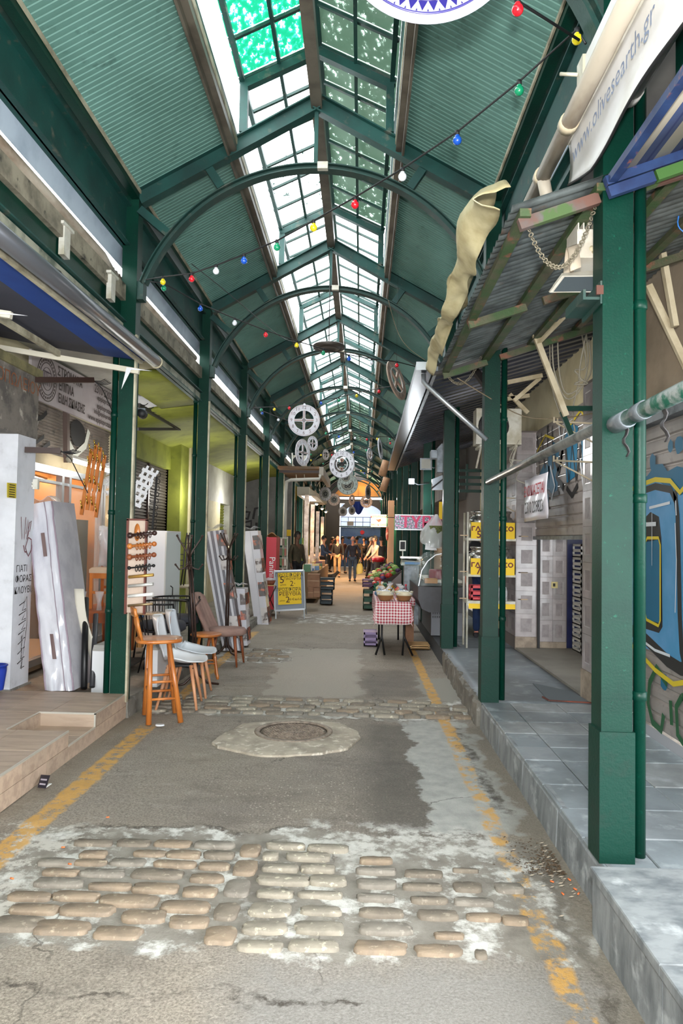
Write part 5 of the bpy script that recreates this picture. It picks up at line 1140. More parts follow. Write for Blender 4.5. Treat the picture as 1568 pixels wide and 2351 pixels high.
# crates inside
wc = mat('white_crate', (186,186,182), .5); bc_ = mat('black_crate', (28,28,32), .5)
def crate(x0, x1, y0, y1, z0, h, m_, lab, grp=None, name='crate'):
    t = thing(name, lab, 'crate', ((x0+x1)/2,(y0+y1)/2,z0), group=grp); b = MB(); w_ = .008
    b.box(x0,x1,y0,y1,z0,z0+.01)
    for (a0,a1,c0_,c1) in ((x0,x1,y0,y0+w_),(x0,x1,y1-w_,y1),(x0,x0+w_,y0,y1),(x1-w_,x1,y0,y1)):
        for (q0,q1) in ((0,.2),(.38,.6),(.82,1)): b.box(a0,a1,c0_,c1,z0+h*q0,z0+h*q1)
    for x in (x0,x1-.02): 
        for y in (y0,y1-.02): b.box(x,x+.02,y,y+.02,z0,z0+h)
    b.box(x0-.006,x1+.006,y0-.006,y1+.006,z0+h*.96,z0+h*.965); b.build('crate_shell', m_, t); return t
OR_ = ['lowest','second lowest','third from the floor','fourth from the floor','fifth from the floor','sixth from the floor','second from the top','topmost']
for k in range(8): crate(2.66,2.90,8.75,9.1,.23+k*.165,.16,wc,'white plastic crate inside the half open shop, %s of its stack' % OR_[k],'stacked white crates',name='plastic_crate')
for k in range(7): crate(2.62,2.92,8.2,8.6,.23+k*.165,.16,bc_,'black plastic crate beside the white crates, %s of its stack' % (OR_[k] if k < 6 else 'topmost'),'stacked black crates',name='plastic_crate')
sk = thing('yellow_socket', 'small yellow sticker on the inner tiled wall of the half open shop', 'sticker', (2.4,9.18,1)); b = MB(); b.box(2.42,2.50,9.185,9.19,.98,1.06); b.build('sticker', mat('cream_sticker', (206,190,130), .5), sk); b = MB(); b.box(2.44,2.47,9.183,9.185,1.0,1.04); b.build('sticker_print', black_ink, sk)

lamp('pavement_fill', 'POINT', (1.6,7.4,2.5), 6, (1,.97,.92), .25)  # added fill lamp without a fitting, brightens the right pavement
# to-let banner
bn_ = thing('to_let_banner', 'white plastic banner with red and black lettering on the tiled pier', 'banner', (1.95,8.2,2))
P = [Vector((1.95,8.628,2.296)),Vector((1.95,7.564,2.299)),Vector((1.95,7.57,1.809)),Vector((1.95,8.611,1.799))]
b = MB(); b.sheet(lambda u, v: P[0].lerp(P[1],u).lerp(P[3].lerp(P[2],u),v)+Vector((.01*math.sin(9*u+6*v),0,0)), 14, 10, .002); b.build('banner_sheet', mat('glossy_banner', (214,212,222), .35, coat=.15), bn_)
c_ = (P[0]+P[1])/2+Vector((-.022,0,-.16)); text('ΕΝΟΙΚΙΑΖΕΤΑΙ', .16, red_ink, bn_, c_, (0,-1,0), sx=.86, bold=.003); text('2310 209823', .19, black_ink, bn_, c_+Vector((0,0,-.19)), (0,-1,0), sx=.85, bold=.002)
# small wire brackets on the piers
wb = mat('aged_cream_iron', (170,156,130), .6)
for px, py, X_, lab in ((1355,1058,1.95,'cream iron bracket on the near tiled pier'),(1352,962,1.95,'upper cream iron bracket on the near tiled pier'),(1200,1140,1.95,'cream iron bracket on the far tiled pier beside the banner')):
    y_ = 6.1 if px > 1300 else 9.3; z_ = {1058:2.24,962:2.57,1140:2.12}[py]
    t = thing('iron_bracket', lab, 'bracket', (1.95,y_,z_)); b = MB(); b.bar((1.97,y_,z_),(1.62,y_,z_+.01),.014,.014); b.bar((1.97,y_,z_-.17),(1.64,y_,z_),.012,.012); b.bar((1.62,y_,z_),(1.62,y_,z_+.05),.012,.012); b.bar((1.65,y_,z_),(1.65,y_,z_+.04),.012,.012); b.build('bracket_frame', wb, t)

# ---- rail through the columns
rl_ = thing('pipe_rail', 'horizontal steel pipe rail with peeling green paint passing the near right columns', 'rail', (1.07,4,2.07))
b = MB(); b.tube([(1.065,6.06,2.055),(1.075,3.25,2.085)], .026, 14); b.build('bare_pipe', mat('bare_pipe_steel', (126,126,122), .35, .7, (92,94,92), 8), rl_)
b = MB(); b.tube([(1.085,3.11,2.065),(1.09,2.6,2.075),(1.09,1.2,2.09)], .033, 14); b.build('painted_pipe', mat('peeling_green_pipe', (26,88,70), .45, .2, (136,142,140), 7, (.48,.56), bump=.3), rl_)
MB().tube([(1.085,3.10,2.065),(1.086,2.95,2.067)], .038, 14).build('pipe_joint', galv, rl_); MB().tube([(1.088,2.86,2.072),(1.088,2.78,2.073)], .037, 14).build('pipe_joint', galv, rl_)
for k, (y, h) in enumerate(((3.0,.13),(2.62,.12))):
    t = thing('torn_rag', 'torn dark plastic scrap tied under the pipe rail, %s' % ('at the column' if k == 0 else 'nearer the camera'), 'rag', (1.09,y,2.0)); b = MB(); b.sheet(lambda u, v: (1.09+.012*math.sin(9*v), y-.018+.036*u*(1-.5*v)+.01*math.sin(7*v), 2.045-h*v), 4, 7, .004); b.build('scrap', mat('black_plastic_scrap', (48,46,48), .5), t)

# ---- corrugated canopy on chains
cz = lambda x: 3.03+(x-.66)*.34
cp = thing('corrugated_canopy', 'rusty corrugated iron canopy on green battens hung by chains over the right pavement', 'canopy', (1.3,4.6,3.2))
b = MB(); n = 164; x0, x1 = .64, 2.1
vs = [(x, 3.1+3.06*i/n, cz(x)+.011*math.sin(i*PI/2)) for x in (x0,x1) for i in range(n+1)]
b.add(vs, [(i, i+1, n+2+i, n+1+i) for i in range(n)], True); b.build('corrugated_sheet', mat('weathered_zinc', (116,124,124), .5, .35, (84,90,90), 6, c3=(110,82,64), n3=5, cut3=(.62,.74)), cp)
moss = mat('mossy_green_batten', (52,76,40), .7, 0, (84,80,62), 5, c3=(120,78,60), n3=9, cut3=(.58,.68), bump=.3)
for x, w_ in ((.70,.05),(1.04,.06),(1.42,.05),(1.8,.05)): b = MB(); b.bar((x,3.12,cz(x)-.04),(x,6.14,cz(x)-.04),w_,.035); b.build('batten', moss, cp)
for y in (3.16,4.65,6.1): b = MB(); b.bar((.68,y,cz(.68)-.075),(1.05 if y > 3.5 else 1.03,y,cz(1.04)-.075),.035,.05); b.bar((1.16,y,cz(1.16)-.075),(2.1,y,cz(2.1)-.075),.035,.05); b.build('cross_rail', mat('rust_and_grey_rail', (96,66,56), .8, 0, (88,86,84), 5, c3=(66,88,48), n3=4, cut3=(.56,.6)) if y < 4 else moss, cp)
def chain(p, q, sag, lab, n=26, r0=.011):
    t = thing('chain', lab, 'chain', p); P, Q = Vector(p), Vector(q); b = MB()
    for k in range(n):
        f = (k+.5)/n; c_ = P.lerp(Q, f); c_.z -= sag*4*f*(1-f); f2 = f+.01; c2 = P.lerp(Q, f2); c2.z -= sag*4*f2*(1-f2); d = (c2-c_).normalized(); s1 = d.orthogonal().normalized(); 
        if k%2: s1 = d.cross(s1)
        L = (Q-P).length/n*.75*(1+sag)
        b.tube([c_+d*L*math.cos(a)+s1*r0*math.sin(a) for a in [2*PI*j/8 for j in range(9)]], .0032, 4, False)
    o = b.build('links', mat('dull_chain', (130,122,104), .5, .4), t); o['kind'] = 'stuff'; return t
chain((0.714,3.2,3.015), (1.039,3.2,3.106), .27, 'sagging chain under the front edge of the corrugated canopy', 40)
chain((0.671,6.1,3.042), (1.026,6.1,3.204), .22, 'loose rope-like chain below the far end of the corrugated canopy', 30)
# cream tarpaulin draped along its outer edge
tp = thing('cream_tarpaulin', 'crumpled cream tarpaulin draped on the outer edge of the corrugated canopy', 'tarpaulin', (.7,4.6,3.2))
def tf(u, v):
    y = 3.2+2.95*v; hgt_ = .27*(.55+.45*math.sin(v*8+.8))*(1-.35*v)*min(1, .25+v*7); w1 = mn.noise(Vector((v*9,u*2,0)))
    return Vector((.60-.11*math.sin(PI*u)*(1.3-.5*v)+.05*u+.05*w1, y, 3.0+.05*(1-v)+(hgt_+.05)*u+.035*mn.noise(Vector((v*16,u*4,5)))+.03*(1-u)*math.sin(v*23)))
b = MB(); b.sheet(tf, 14, 70, .004); b.build('cloth', mat('dirty_cream_canvas', (190,180,142), .85, 0, (160,148,110), 4, c3=(110,98,70), n3=3, cut3=(.62,.75)), tp)
# floodlight
fd = thing('floodlight', 'white finned floodlight pointing down beside the near right column', 'lamp', (1.03,3.5,2.95)); wf = mat('off_white_cast_metal', (212,208,196), .5, 0, (196,188,172), 6)
L4 = [Vector((0.905,3.5,2.779)),Vector((1.142,3.5,2.783)),Vector((1.11,3.4,2.829)),Vector((0.939,3.4,2.826))]
b = MB(); b.prism(L4, (0,.02,.012)); b.build('front_frame', wf, fd); cc_ = sum(L4, Vector())/4
b = MB(); b.prism([p.lerp(cc_,.13)+Vector((0,-.006,-.003)) for p in L4], (0,.002,.001)); b.build('lens', mat('grey_lens', (70,78,82), .25), fd)
b = MB(); b.prism([L4[0].lerp(cc_,.25),L4[1],L4[2],L4[3].lerp(cc_,.25)], (0,.07,.05)); b.box(1.02,1.19,3.44,3.62,2.93,3.07); b.build('housing', wf, fd)
for k in range(7): b = MB(); b.box(1.022+.025*k,1.028+.025*k,3.435,3.625,3.06,3.10); b.build('cooling_fin', wf, fd)
b = MB(); b.sheet(lambda u, v: (.965+.05*v+.02*u, 3.36+.2*u, 2.83+.15*math.sin(PI*u)+.02*v), 8, 2, .006); b.build('yoke', mat('dusty_white', (190,176,156), .6), fd)
b = MB(); b.tube([(1.09,3.47,2.97),(1.10,3.42,2.95),(1.115,3.38,2.86),(1.12,3.3,2.74)], .007, 8); b.lathe([(0,-.02),(.013,-.02),(.013,.02),(0,.02)], (1.09,3.455,2.975), 10, 'y'); b.build('cable', mat('cream_cable', (200,190,160), .5), fd)
cb_ = thing('angle_bracket', 'green and rusty angle bracket on the street side of the near right column', 'bracket', (1.0,3.2,2.68)); b = MB(); b.box(.955,1.04,3.13,3.40,2.62,2.632); b.box(.955,.967,3.13,3.40,2.632,2.665); b.prism([(1.035,3.12,2.60),(1.04,3.40,2.60),(1.04,3.40,2.70),(1.035,3.12,2.70)], (-.008,0,0)); b.build('plate', green_dirty, cb_); b = MB(); b.box(1.01,1.04,3.118,3.13,2.64,2.68); b.build('rust_patch', mat('dark_rust', (84,50,40), .8), cb_)
# cream struts
crs = mat('cream_strut', (196,184,156), .6, 0, (170,156,126), 5)
for k, (p, q, lab) in enumerate((((2.04,4.6,3.961),(1.817,4.6,3.66),'upper cream timber strut right of the near column'),((1.905,4.7,3.735),(2.032,4.7,2.981),'nearly upright cream strut right of the near column'),((1.897,4.8,3.29),(2.162,4.8,2.718),'lower slanting cream strut right of the near column'),
    ((1.407,5.9,3.27),(1.667,5.9,2.596),'slanting cream strut under the corrugated canopy'),((1.666,5.5,3.449),(1.432,5.9,3.209),'cream timber brace under the corrugated canopy'),((1.606,8,3.338),(1.993,8,3.421),'cream cross timber behind the second right column'),((1.524,7.6,3.449),(1.915,7.6,3.524),'upper cream cross timber behind the second right column'),
    ((1.733,8.5,3.309),(1.951,8.5,3.088),'short cream diagonal beside the air conditioner'),((1.708,8.5,3.251),(1.965,8.5,3.296),'short cream bar above the air conditioner'),((1.993,8.1,3.414),(1.701,8.1,3.152),'cream diagonal brace behind the second right column'))):
    t = thing('timber_strut', lab, 'strut', p); b = MB(); b.bar(p, q, .035, .045); b.build('strut_bar', crs, t)
# wall truss: dark green bracket and cables
t = thing('green_wall_bracket', 'green steel bracket between wall and the near right column', 'bracket', (1.6,5.9,2.6)); b = MB(); b.bar((1.638,5.95,2.666),(1.931,5.95,2.67),.03,.04); b.bar((1.645,5.95,2.641),(1.725,5.95,2.442),.03,.04); b.build('bracket_frame', green, t)
def wires(name, lab, paths, r=.006, m_=None):
    t = thing(name, lab, 'cable', paths[0][0])
    for p in paths:
        P = [Vector(q) for q in p]; Q = []
        for i in range(len(P)-1):
            a, c = P[max(i-1,0)], P[i]; d, e = P[i+1], P[min(i+2,len(P)-1)]
            for k in range(5): s = k/5; Q.append(.5*((2*c)+(d-a)*s+(2*a-5*c+4*d-e)*s*s+(3*c-a-3*d+e)*s**3))
        Q.append(P[-1]); b = MB(); b.tube(Q, r, 5); b.build('cable_run', m_ or cable_wht, t)
    return t
wires('cable_tangle', 'tangle of dusty cables looping down the cream wall under the corrugated canopy', [
    [(1.655,6.3,3.361),(1.672,6.3,3.071),(1.779,6.3,2.821),(1.912,6.3,2.919),(1.968,6.3,3.151),(1.947,6.3,3.422)],
    [(1.7,6.3,3.381),(1.721,6.3,3.033),(1.798,6.3,2.86),(1.987,6.3,3.036),(1.974,6.3,3.345)],
    [(1.857,6.3,2.534),(1.837,6.3,2.726),(1.892,6.3,2.996),(1.854,6.3,3.073),(1.949,6.3,3.112),(1.909,6.3,3.422)],
    [(1.917,6.2,3.354),(1.862,6.2,3.011),(1.937,6.2,2.936),(1.818,6.2,2.927),(1.9,6.2,2.966)],
    [(1.657,6.4,3.449),(1.676,6.4,2.977),(1.77,6.4,2.665),(1.848,6.4,2.51)]], .007)
wires('hanging_wire', 'thin brown wire sagging across between the second right column and the near one', [[(0.786,6,2.923),(1.022,6.1,2.81),(1.378,6.2,2.645),(1.715,6.2,2.63),(1.941,6,2.643)]], .005, mat('brown_wire', (120,106,84), .6))
wires('hanging_wire', 'pale wire running down the wall behind the second right column', [[(1.372,6.3,2.45),(1.29,6.3,2.276),(1.366,6.3,2.182),(1.348,6.3,2.105),(1.424,6.3,2.068)],[(1.29,6.3,2.276),(1.404,6.3,2.267)]], .004)
# PVC gutter and awnings above the near column
t = thing('drain_pipe', 'stained white plastic drain pipe high beside the near right column', 'pipe', (.9,3.4,3.43)); b = MB(); b.tube([(.90,1.8,3.45),(.90,4.05,3.42)], .038, 14); b.build('pipe', pvc, t)
for y in (3.15,3.62): b = MB(); b.tube([(.90,y,3.434),(.90,y+.05,3.434)], .044, 14); b.build('pipe_collar', mat('cream_collar', (190,176,150), .5), t)
b = MB(); b.tube([(.90,3.62,3.41),(.93,3.66,3.33),(.95,3.66,3.27)], .032, 12); b.build('branch_pipe', pvc, t)
wa = thing('white_sign_awning', 'white awning valance printed with a web address high above the near right column', 'awning', (.97,2.6,3.4))
wv = mat('white_vinyl', (222,222,222), .5, 0, (208,206,202), 3)
def vf(u, v):
    y = 3.36-1.7*u; low = 3.20+.10*max(0,1-u*7)**1.2+.008*math.sin(14*u); zt_ = 3.455
    return Vector((.955+.03*math.sin(PI*v*.6)+.012*math.sin(11*u)*v, y+.10*v*max(0,1-u*6), zt_+(low-zt_)*v))
b = MB(); b.sheet(vf, 40, 8, .003); b.build('valance', wv, wa)
b = MB(); b.tube([vf(k/30,1)+Vector((-.002,0,-.002)) for k in range(31)], .006, 5); b.build('hem', dark, wa)
b = MB(); b.box(.93,.965,1.6,3.37,3.445,3.475); b.build('front_rail', white_metal, wa)
b = MB(); b.box(.895,.94,1.6,2.96,3.475,3.57); b.build('cassette', wv, wa)
b = MB(); b.box(.885,.95,2.92,3.0,3.45,3.58); b.tube([(.885,2.98,3.53),(.82,3.02,3.56)], .008, 6); b.build('end_bracket', white_metal, wa)
b = MB(); b.tube([(1.12,1.6,3.50),(1.12,3.02,3.50)], .055, 18); b.build('roller_tube', mat('grey_white_tube', (188,186,188), .5), wa)
b = MB(); b.lathe([(0,0),(.06,0),(.06,.05),(.03,.07),(0,.07)], (1.12,3.02,3.50), 16, 'y'); b.build('roller_cap', mat('chipped_white_cap', (206,204,200), .5), wa)
b = MB(); b.tube([(1.07,3.07,3.47),(1.07,3.07,3.36)], .010, 8); b.build('crank_eye', mat('cream_plastic', (190,180,160), .4), wa)
text('www.olivesearth.gr', .118, mat('faded_blue_ink', (112,124,150), .6), wa, (.945,2.80,3.33), (0,-1,0), (.0,0,1), sx=1.0)
ba = thing('blue_striped_awning', 'blue framed awning with blue and beige stripes at the top right edge', 'awning', (1.4,2.6,3.2))
def bs_mat():
    m = bpy.data.materials.new('blue_beige_stripes'); m.use_nodes = True; t = m.node_tree; b = t.nodes['Principled BSDF']
    sp = nd(t, 'ShaderNodeSeparateXYZ'); t.links.new(nd(t, 'ShaderNodeNewGeometry').outputs['Position'], sp.inputs[0])
    f = math_(t, 'FRACT', math_(t, 'MULTIPLY', sp.outputs[0], 7.0)); st2_ = math_(t, 'GREATER_THAN', f, .5); f2 = math_(t, 'LESS_THAN', math_(t, 'ABSOLUTE', math_(t, 'SUBTRACT', f, .3)), .04)
    col = mixc(t, st2_, lin((58,74,116)), lin((176,168,152))); col = mixc(t, f2, col, lin((30,46,100))); t.links.new(col, b.inputs['Base Color']); b.inputs['Roughness'].default_value = .85; return m
bz = lambda x: 3.105+(x-1.04)*.36
b = MB(); b.sheet(lambda u, v: (1.07+1.1*u, 3.03-1.9*v, bz(1.07+1.1*u)+.02), 8, 4, .003); b.build('cloth', bs_mat(), ba)
bfm = mat('peeling_blue_frame', (20,38,76), .55, 0, (32,56,98), 6, c3=(120,72,58), n3=12, cut3=(.62,.7))
b = MB(); b.bar((1.045,3.05,bz(1.045)),(1.045,1.2,bz(1.045)),.035,.035); b.build('side_rail', bfm, ba)
b = MB(); b.bar((1.02,3.04,bz(1.02)),(2.1,3.04,bz(2.1)),.035,.04); b.bar((1.03,3.03,bz(1.03)-.055),(1.22,3.03,bz(1.22)-.055),.03,.045); b.build('end_rail', bfm, ba)
b = MB(); b.bar((1.23,3.03,bz(1.23)-.055),(2.1,3.03,bz(2.1)-.055),.03,.045); b.build('green_rail', mat('green_batten', (54,92,38), .6, 0, (58,96,42), 5), ba)
wires('blue_wire', 'bright blue cord hanging at the right edge beside the cream struts', [[(1.79,4,3.535),(1.744,4,3.36),(1.783,4,3.299)]], .004, mat('blue_cord', (60,130,220), .4))

# ---- second canopy with polished gutter
c2 = thing('dark_canopy', 'dark ribbed canopy with a polished steel gutter along its edge, over the deli', 'canopy', (1.2,10,3.2))
cz2 = lambda x: 3.07+(x-.6)*.30
b = MB(); pr = []; y = 6.22
while y < 15.3: pr += [(y,0),(y+.09,0),(y+.11,.04),(y+.19,.04)]; y += .21
vs = [(.58+(yy-6.2)*.009, yy, 3.07+z) for yy, z in pr]+[(2.3, yy, cz2(2.3)+z) for yy, z in pr]; W = len(pr); b.add(vs, [(i, i+1, W+i+1, W+i) for i in range(W-1)])
b.build('ribbed_sheet', mat('dark_blue_grey_sheet', (60,62,72), .35, .3, (46,48,56), 4), c2)
b = MB(); b.prism([(.455,6.18,3.035),(.60,6.18,3.035),(.60,6.18,3.10),(.455,6.18,3.10)], (.085,9.05,0)); b.build('steel_gutter', mat('polished_gutter', (40,42,50), .3, .5), c2)
b = MB(); b.box(.452,.603,6.165,6.178,3.03,3.10); b.build('gutter_end', alu, c2)
b = MB(); b.bar((.63,6.2,3.05),(.72,15.2,3.05),.03,.04); b.build('edge_angle', galv, c2)
b = MB(); b.tube([(.53,6.32,3.03),(.53,6.32,2.96),(.56,6.30,2.92),(1.06,6.12,2.42)], .022, 10); b.build('drain_tube', alu, c2)
b = MB(); b.bar((.60,6.25,3.03),(2.2,6.25,3.5),.04,.06); b.bar((1.17,6.18,2.75),(1.0,6.6,3.17),.08,.03); b.build('support_arm', mat('dark_steel_arm', (58,54,52), .5), c2)
# air conditioner
def ac_unit(lab, x0, x1, y0, y1, z0, z1, fan='y'):
    t = thing('air_conditioner', lab, 'air conditioner', ((x0+x1)/2,(y0+y1)/2,z0)); b = MB(); b.box(x0,x1,y0,y1,z0,z1); b.build('casing', white_metal, t)
    b = MB(); cx, cz_ = (x0+x1)/2-(x1-x0)*.12, (z0+z1)/2; r_ = (z1-z0)*.4; b.lathe([(r_,0),(r_+.012,-.012),(r_,-.018),(0,-.006)], (cx,y0-.0,cz_), 20, 'y'); 
    for k in range(6): a = k*PI/6; b.bar((cx-r_*math.cos(a),y0-.016,cz_-r_*math.sin(a)),(cx+r_*math.cos(a),y0-.016,cz_+r_*math.sin(a)),.006,.006)
    b.build('fan_grille', dark, t)
    for xx in (x0+.06,x1-.06): b = MB(); b.bar((xx,y0,z0-.02),(xx,y1+.1,z0-.02),.03,.03); b.bar((xx,y0,z0-.02),(xx,y1+.1,z0-.25),.02,.02); b.build('support_bracket', white_metal, t)
    return t
ac_unit('outdoor air conditioner unit on the cream wall behind the second right column', 1.36,1.90,8.6,8.85,(1.655,8.6,2.724)[2],(1.651,8.6,3.155)[2])

# ---- rack with metal churns
rk = thing('display_rack', 'white tubular display rack holding metal churns behind the second right column', 'shelf rack', (1.68,9.4,.2))
RX0, RX1, RY0, RY1 = 1.36, 2.0, 9.2, 9.5
for x in (RX0,RX1):
    for y in (RY0,RY1): b = MB(); b.tube([(x,y,.2),(x,y,1.93)], .014, 10); b.build('post', white_metal, rk)
shz = [1.60,1.14,.80]
for z in shz: b = MB(); b.box(RX0-.01,RX1+.01,RY0-.01,RY1+.01,z-.035,z); b.build('shelf', white_metal, rk); b = MB(); b.bar((RX0-.1,RY0-.02,z+.03),(RX0,RY0-.02,z+.03),.012,.012); b.bar((RX1,RY0-.02,z+.03),(RX1+.12,RY0-.02,z+.03),.012,.012); b.build('crossbar', mat('wood_tone_bar', (176,150,116), .5), rk)
b = MB(); b.box(RX0+.02,RX1-.02,RY0-.005,RY0,.70,.765); b.build('yellow_skirt', yellow, rk)
for z, n_ in ((1.60,0),(1.14,1)):
    for k, x in enumerate((1.52,1.84)):
        t = thing('metal_churn', 'shiny steel churn on the %s shelf of the white rack, %s side' % (('top','middle')[n_], ('left','right')[k]), 'churn', (x,9.35,z), group='steel churns on the rack'); b = MB()
        b.lathe([(0,0),(.125,0),(.13,.01),(.13,.22),(.115,.255),(.085,.275),(.085,.31),(.10,.325)], (x,9.35,z), 24); b.build('churn_body', steel, t)
        b = MB(); b.lathe([(.10,.325),(.105,.33),(.105,.345),(.08,.35),(0,.35)], (x,9.35,z), 24); b.build('lid', steel, t)
        b = MB(); b.tube([(x-.09,9.35,z+.29),(x-.13,9.35,z+.28),(x-.13,9.35,z+.20)], .006, 6); b.build('handle', steel, t)
    t = thing('price_sign', 'yellow price sign reading %s on the %s shelf of the rack' % (('5','upper'),('7','middle'))[n_], 'sign', (1.67,9.18,z)); b = MB(); b.box(1.40,1.955,9.185,9.19,z-.01,z+.20); b.build('sign_card', yellow, t)
    text('ΜΕ', .055, maroon_ink, t, (1.66,9.182,z+.165), bold=.003); text('ΓΛΥΚΑΝΙΣΟ', .075, maroon_ink, t, (1.67,9.182,z+.115), sx=1.25, bold=.004); text('57'[n_], .13, maroon_ink, t, (1.50,9.182,z+.04), bold=.002); text('57'[n_], .0001+.13, maroon_ink, t, (1.78,9.182,z+.04), bold=.002) if False else None
crate(1.42,1.62,9.25,9.48,.80,.19,red,'red plastic crate on the lowest shelf of the white rack',None,'red_crate')
for k in range(4):
    t = thing('glass_jar', 'clear glass jar on the lowest rack shelf, %s' % ('front left of four','front right of four','back left of four','back right of four')[k], 'jar', (1.80+.06*(k%2),9.27+.08*(k//2),.80), group='glass jars on the rack'); b = MB(); c_ = (1.80+.06*(k%2),9.27+.08*(k//2),.80); b.lathe([(0,0),(.025,0),(.025,.12),(.014,.15),(.014,.17)], c_, 10); b.build('jar_body', plastic_film, t); b = MB(); b.lathe([(.015,.165),(.015,.18),(0,.18)], c_, 10); b.build('lid', alu, t)

# ---- deli case
dc = thing('deli_display_case', 'dark deli counter with curved glass front beside the third right column', 'display case', (1.2,11,.2))
prof = [(1.179,10.2,1.381),(1.056,10.2,1.354),(0.947,10.2,1.266),(0.862,10.2,1.129),(0.822,10.2,0.913)]
b = MB(); P = [Vector(p) for p in prof]; b.sheet(lambda u, v: (lambda k: P[int(k)].lerp(P[min(int(k)+1,4)], k-int(k)))(min(u*4,3.999))+Vector((0,1.7*v,0)), 12, 2, .006); b.build('curved_glass', win_glass, dc)
b = MB(); b.add([tuple(p) for p in P]+[(1.45,10.2,P[4].z),(1.45,10.2,P[0].z)], [tuple(range(7))]); b.build('side_glass', win_glass, dc)
for k in range(4): b = MB(); b.bar(P[k]+Vector((0,-.004,0)), P[k+1]+Vector((0,-.004,0)), .012, .012); b.build('glass_trim', alu, dc)
bod = [Vector((0.816,10.2,0.9)),Vector((0.818,10.2,0.728)),Vector((0.869,10.2,0.588)),Vector((0.974,10.2,0.541)),Vector((1.5,10.2,(0.974,10.2,0.541)[2])),Vector((1.5,10.2,(0.816,10.2,0.9)[2]))]
b = MB(); b.prism(bod, (0,1.75,0)); b.build('body', mat('charcoal_counter', (52,52,58), .45, 0, (44,44,48), 8), dc)
b = MB(); b.box(1.02,1.5,10.35,11.9,.2,bod[3].z); b.build('plinth', mat('grey_vented_plinth', (104,106,112), .5), dc)
b = MB()
for i in range(4):
    for j in range(3): b.box(1.04+.03*i,1.05+.03*i,10.34,10.352,.55-.05*j,.58-.05*j)
b.build('vents', dark, dc)['kind'] = 'stuff'
b = MB(); b.box(.95,1.45,10.3,11.8,(0.815,10.2,0.956)[2],(0.815,10.2,0.974)[2]+.02); b.build('inner_shelf', white_metal, dc)
for k, (x, y, m_, lab) in enumerate(((1.08,10.6,'wheel_red','red wax cheese wheel inside the deli case'),(1.0,10.35,'brown','slab of brown cheese inside the deli case'),(1.25,10.9,'pale','pale cheese block inside the deli case'))):
    t = thing('cheese', lab, 'cheese', (x,y,.9)); b = MB(); z_ = bod[0].z+.045
    if k == 0: b.lathe([(0,0),(.12,0),(.13,.03),(.13,.12),(.12,.15),(0,.15)], (x+.05,y,z_+.04), 18); b.build('wheel', mat('red_wax', (130,26,52), .3), t)
    else: b.bevbox(x-.08,x+.10,y-.06,y+.08,z_,z_+.07,.01); b.build('block', mat('cheese_%s' % m_, (176,120,50) if k == 1 else (226,214,170), .5), t)
ck = thing('chalk_sign', 'small framed black chalk sign on the deli case against the column', 'sign', (1.157,10.1,1.2)); b = MB(); b.prism([(1.125,10.1,1.339),(1.192,10.1,1.341),(1.196,10.1,1.066),(1.141,10.1,1.065)], (0,.01,0)); b.build('board', dark, ck)
text('ΤΥΡΙ', .05, white_print, ck, Vector((1.161,10.09,1.291))); text('ΦΕΤΑ', .04, white_print, ck, Vector((1.162,10.09,1.2)))

# ---- gingham table
def ging():
    m = bpy.data.materials.new('red_white_gingham'); m.use_nodes = True; t = m.node_tree; b = t.nodes['Principled BSDF']
    at_ = nd(t, 'ShaderNodeAttribute'); at_.attribute_name = 'st'; sp = nd(t, 'ShaderNodeSeparateXYZ'); t.links.new(at_.outputs['Vector'], sp.inputs[0])
    k = 26
    fa = math_(t, 'GREATER_THAN', math_(t, 'FRACT', math_(t, 'MULTIPLY', sp.outputs[0], k)), .5); fb = math_(t, 'GREATER_THAN', math_(t, 'FRACT', math_(t, 'MULTIPLY', sp.outputs[1], k)), .5)
    s = math_(t, 'MULTIPLY', math_(t, 'ADD', fa, fb), .5); col = mixc(t, s, lin((226,214,214)), lin((158,24,48))); t.links.new(col, b.inputs['Base Color']); b.inputs['Roughness'].default_value = .85; return m
gm = ging()
def tablecloth(x0, x1, y0, y1, zt_, drop_f, drop_s, lab, drop_fn=None):
    b = MB(); st = []; NX, NY = 28, 30; wx = (x1-x0)+2*drop_s; wy = (y1-y0)+drop_f
    def fold(s, t_):
        # s across (0..wx), t along (0..wy) starting at the front hem
        a = s-drop_s; c_ = t_-drop_f; x, y, z = x0+a, y0+c_, zt_
        ox = max(-a, a-(x1-x0), 0); oy = max(-c_, 0)
        sgx = -1 if a < 0 else 1
        if ox > 0: x = (x0 if a < 0 else x1)+sgx*(.015+.10*ox*(1 if oy > 0 else .25)+.015*math.sin(y*22)*min(1,ox*8)); z -= ox*.99
        if oy > 0:
            y = y0-.012-.05*oy-.014*math.sin(x*26)*min(1,oy*6); z -= oy*.99 if ox == 0 else 0
            if ox > 0: z = zt_-max(ox,oy)*.95-min(ox,oy)*.25
        return (x, y, z)
    for i in range(NX+1):
        for j in range(NY+1): st.append((i/NX*wx, j/NY*wy, 0))
    b.sheet(lambda u, v: fold(u*wx, v*wy), NX, NY, 0); o = b.build('tablecloth', gm); at_ = o.data.attributes.new('st', 'FLOAT_VECTOR', 'POINT'); at_.data.foreach_set('vector', [c for v in st for c in v])
    sm_ = o.modifiers.new('t', 'SOLIDIFY'); sm_.thickness = .003; return tag(o, lab, 'tablecloth')
tablecloth(.22,.66,9.55,11.6,.735,.30,.24,'red and white gingham cloth hanging over the front trestle table')
tablecloth(.68,.80,10.75,11.6,.68,.10,.02,'second gingham cloth on the low table beside the deli case')
tt = thing('trestle_table', 'folding trestle table with dark splayed legs under the gingham cloth', 'table', (.44,10.5,0)); b = MB(); b.box(.23,.65,9.57,11.58,.70,.728); b.build('table_top', wood_pale, tt)
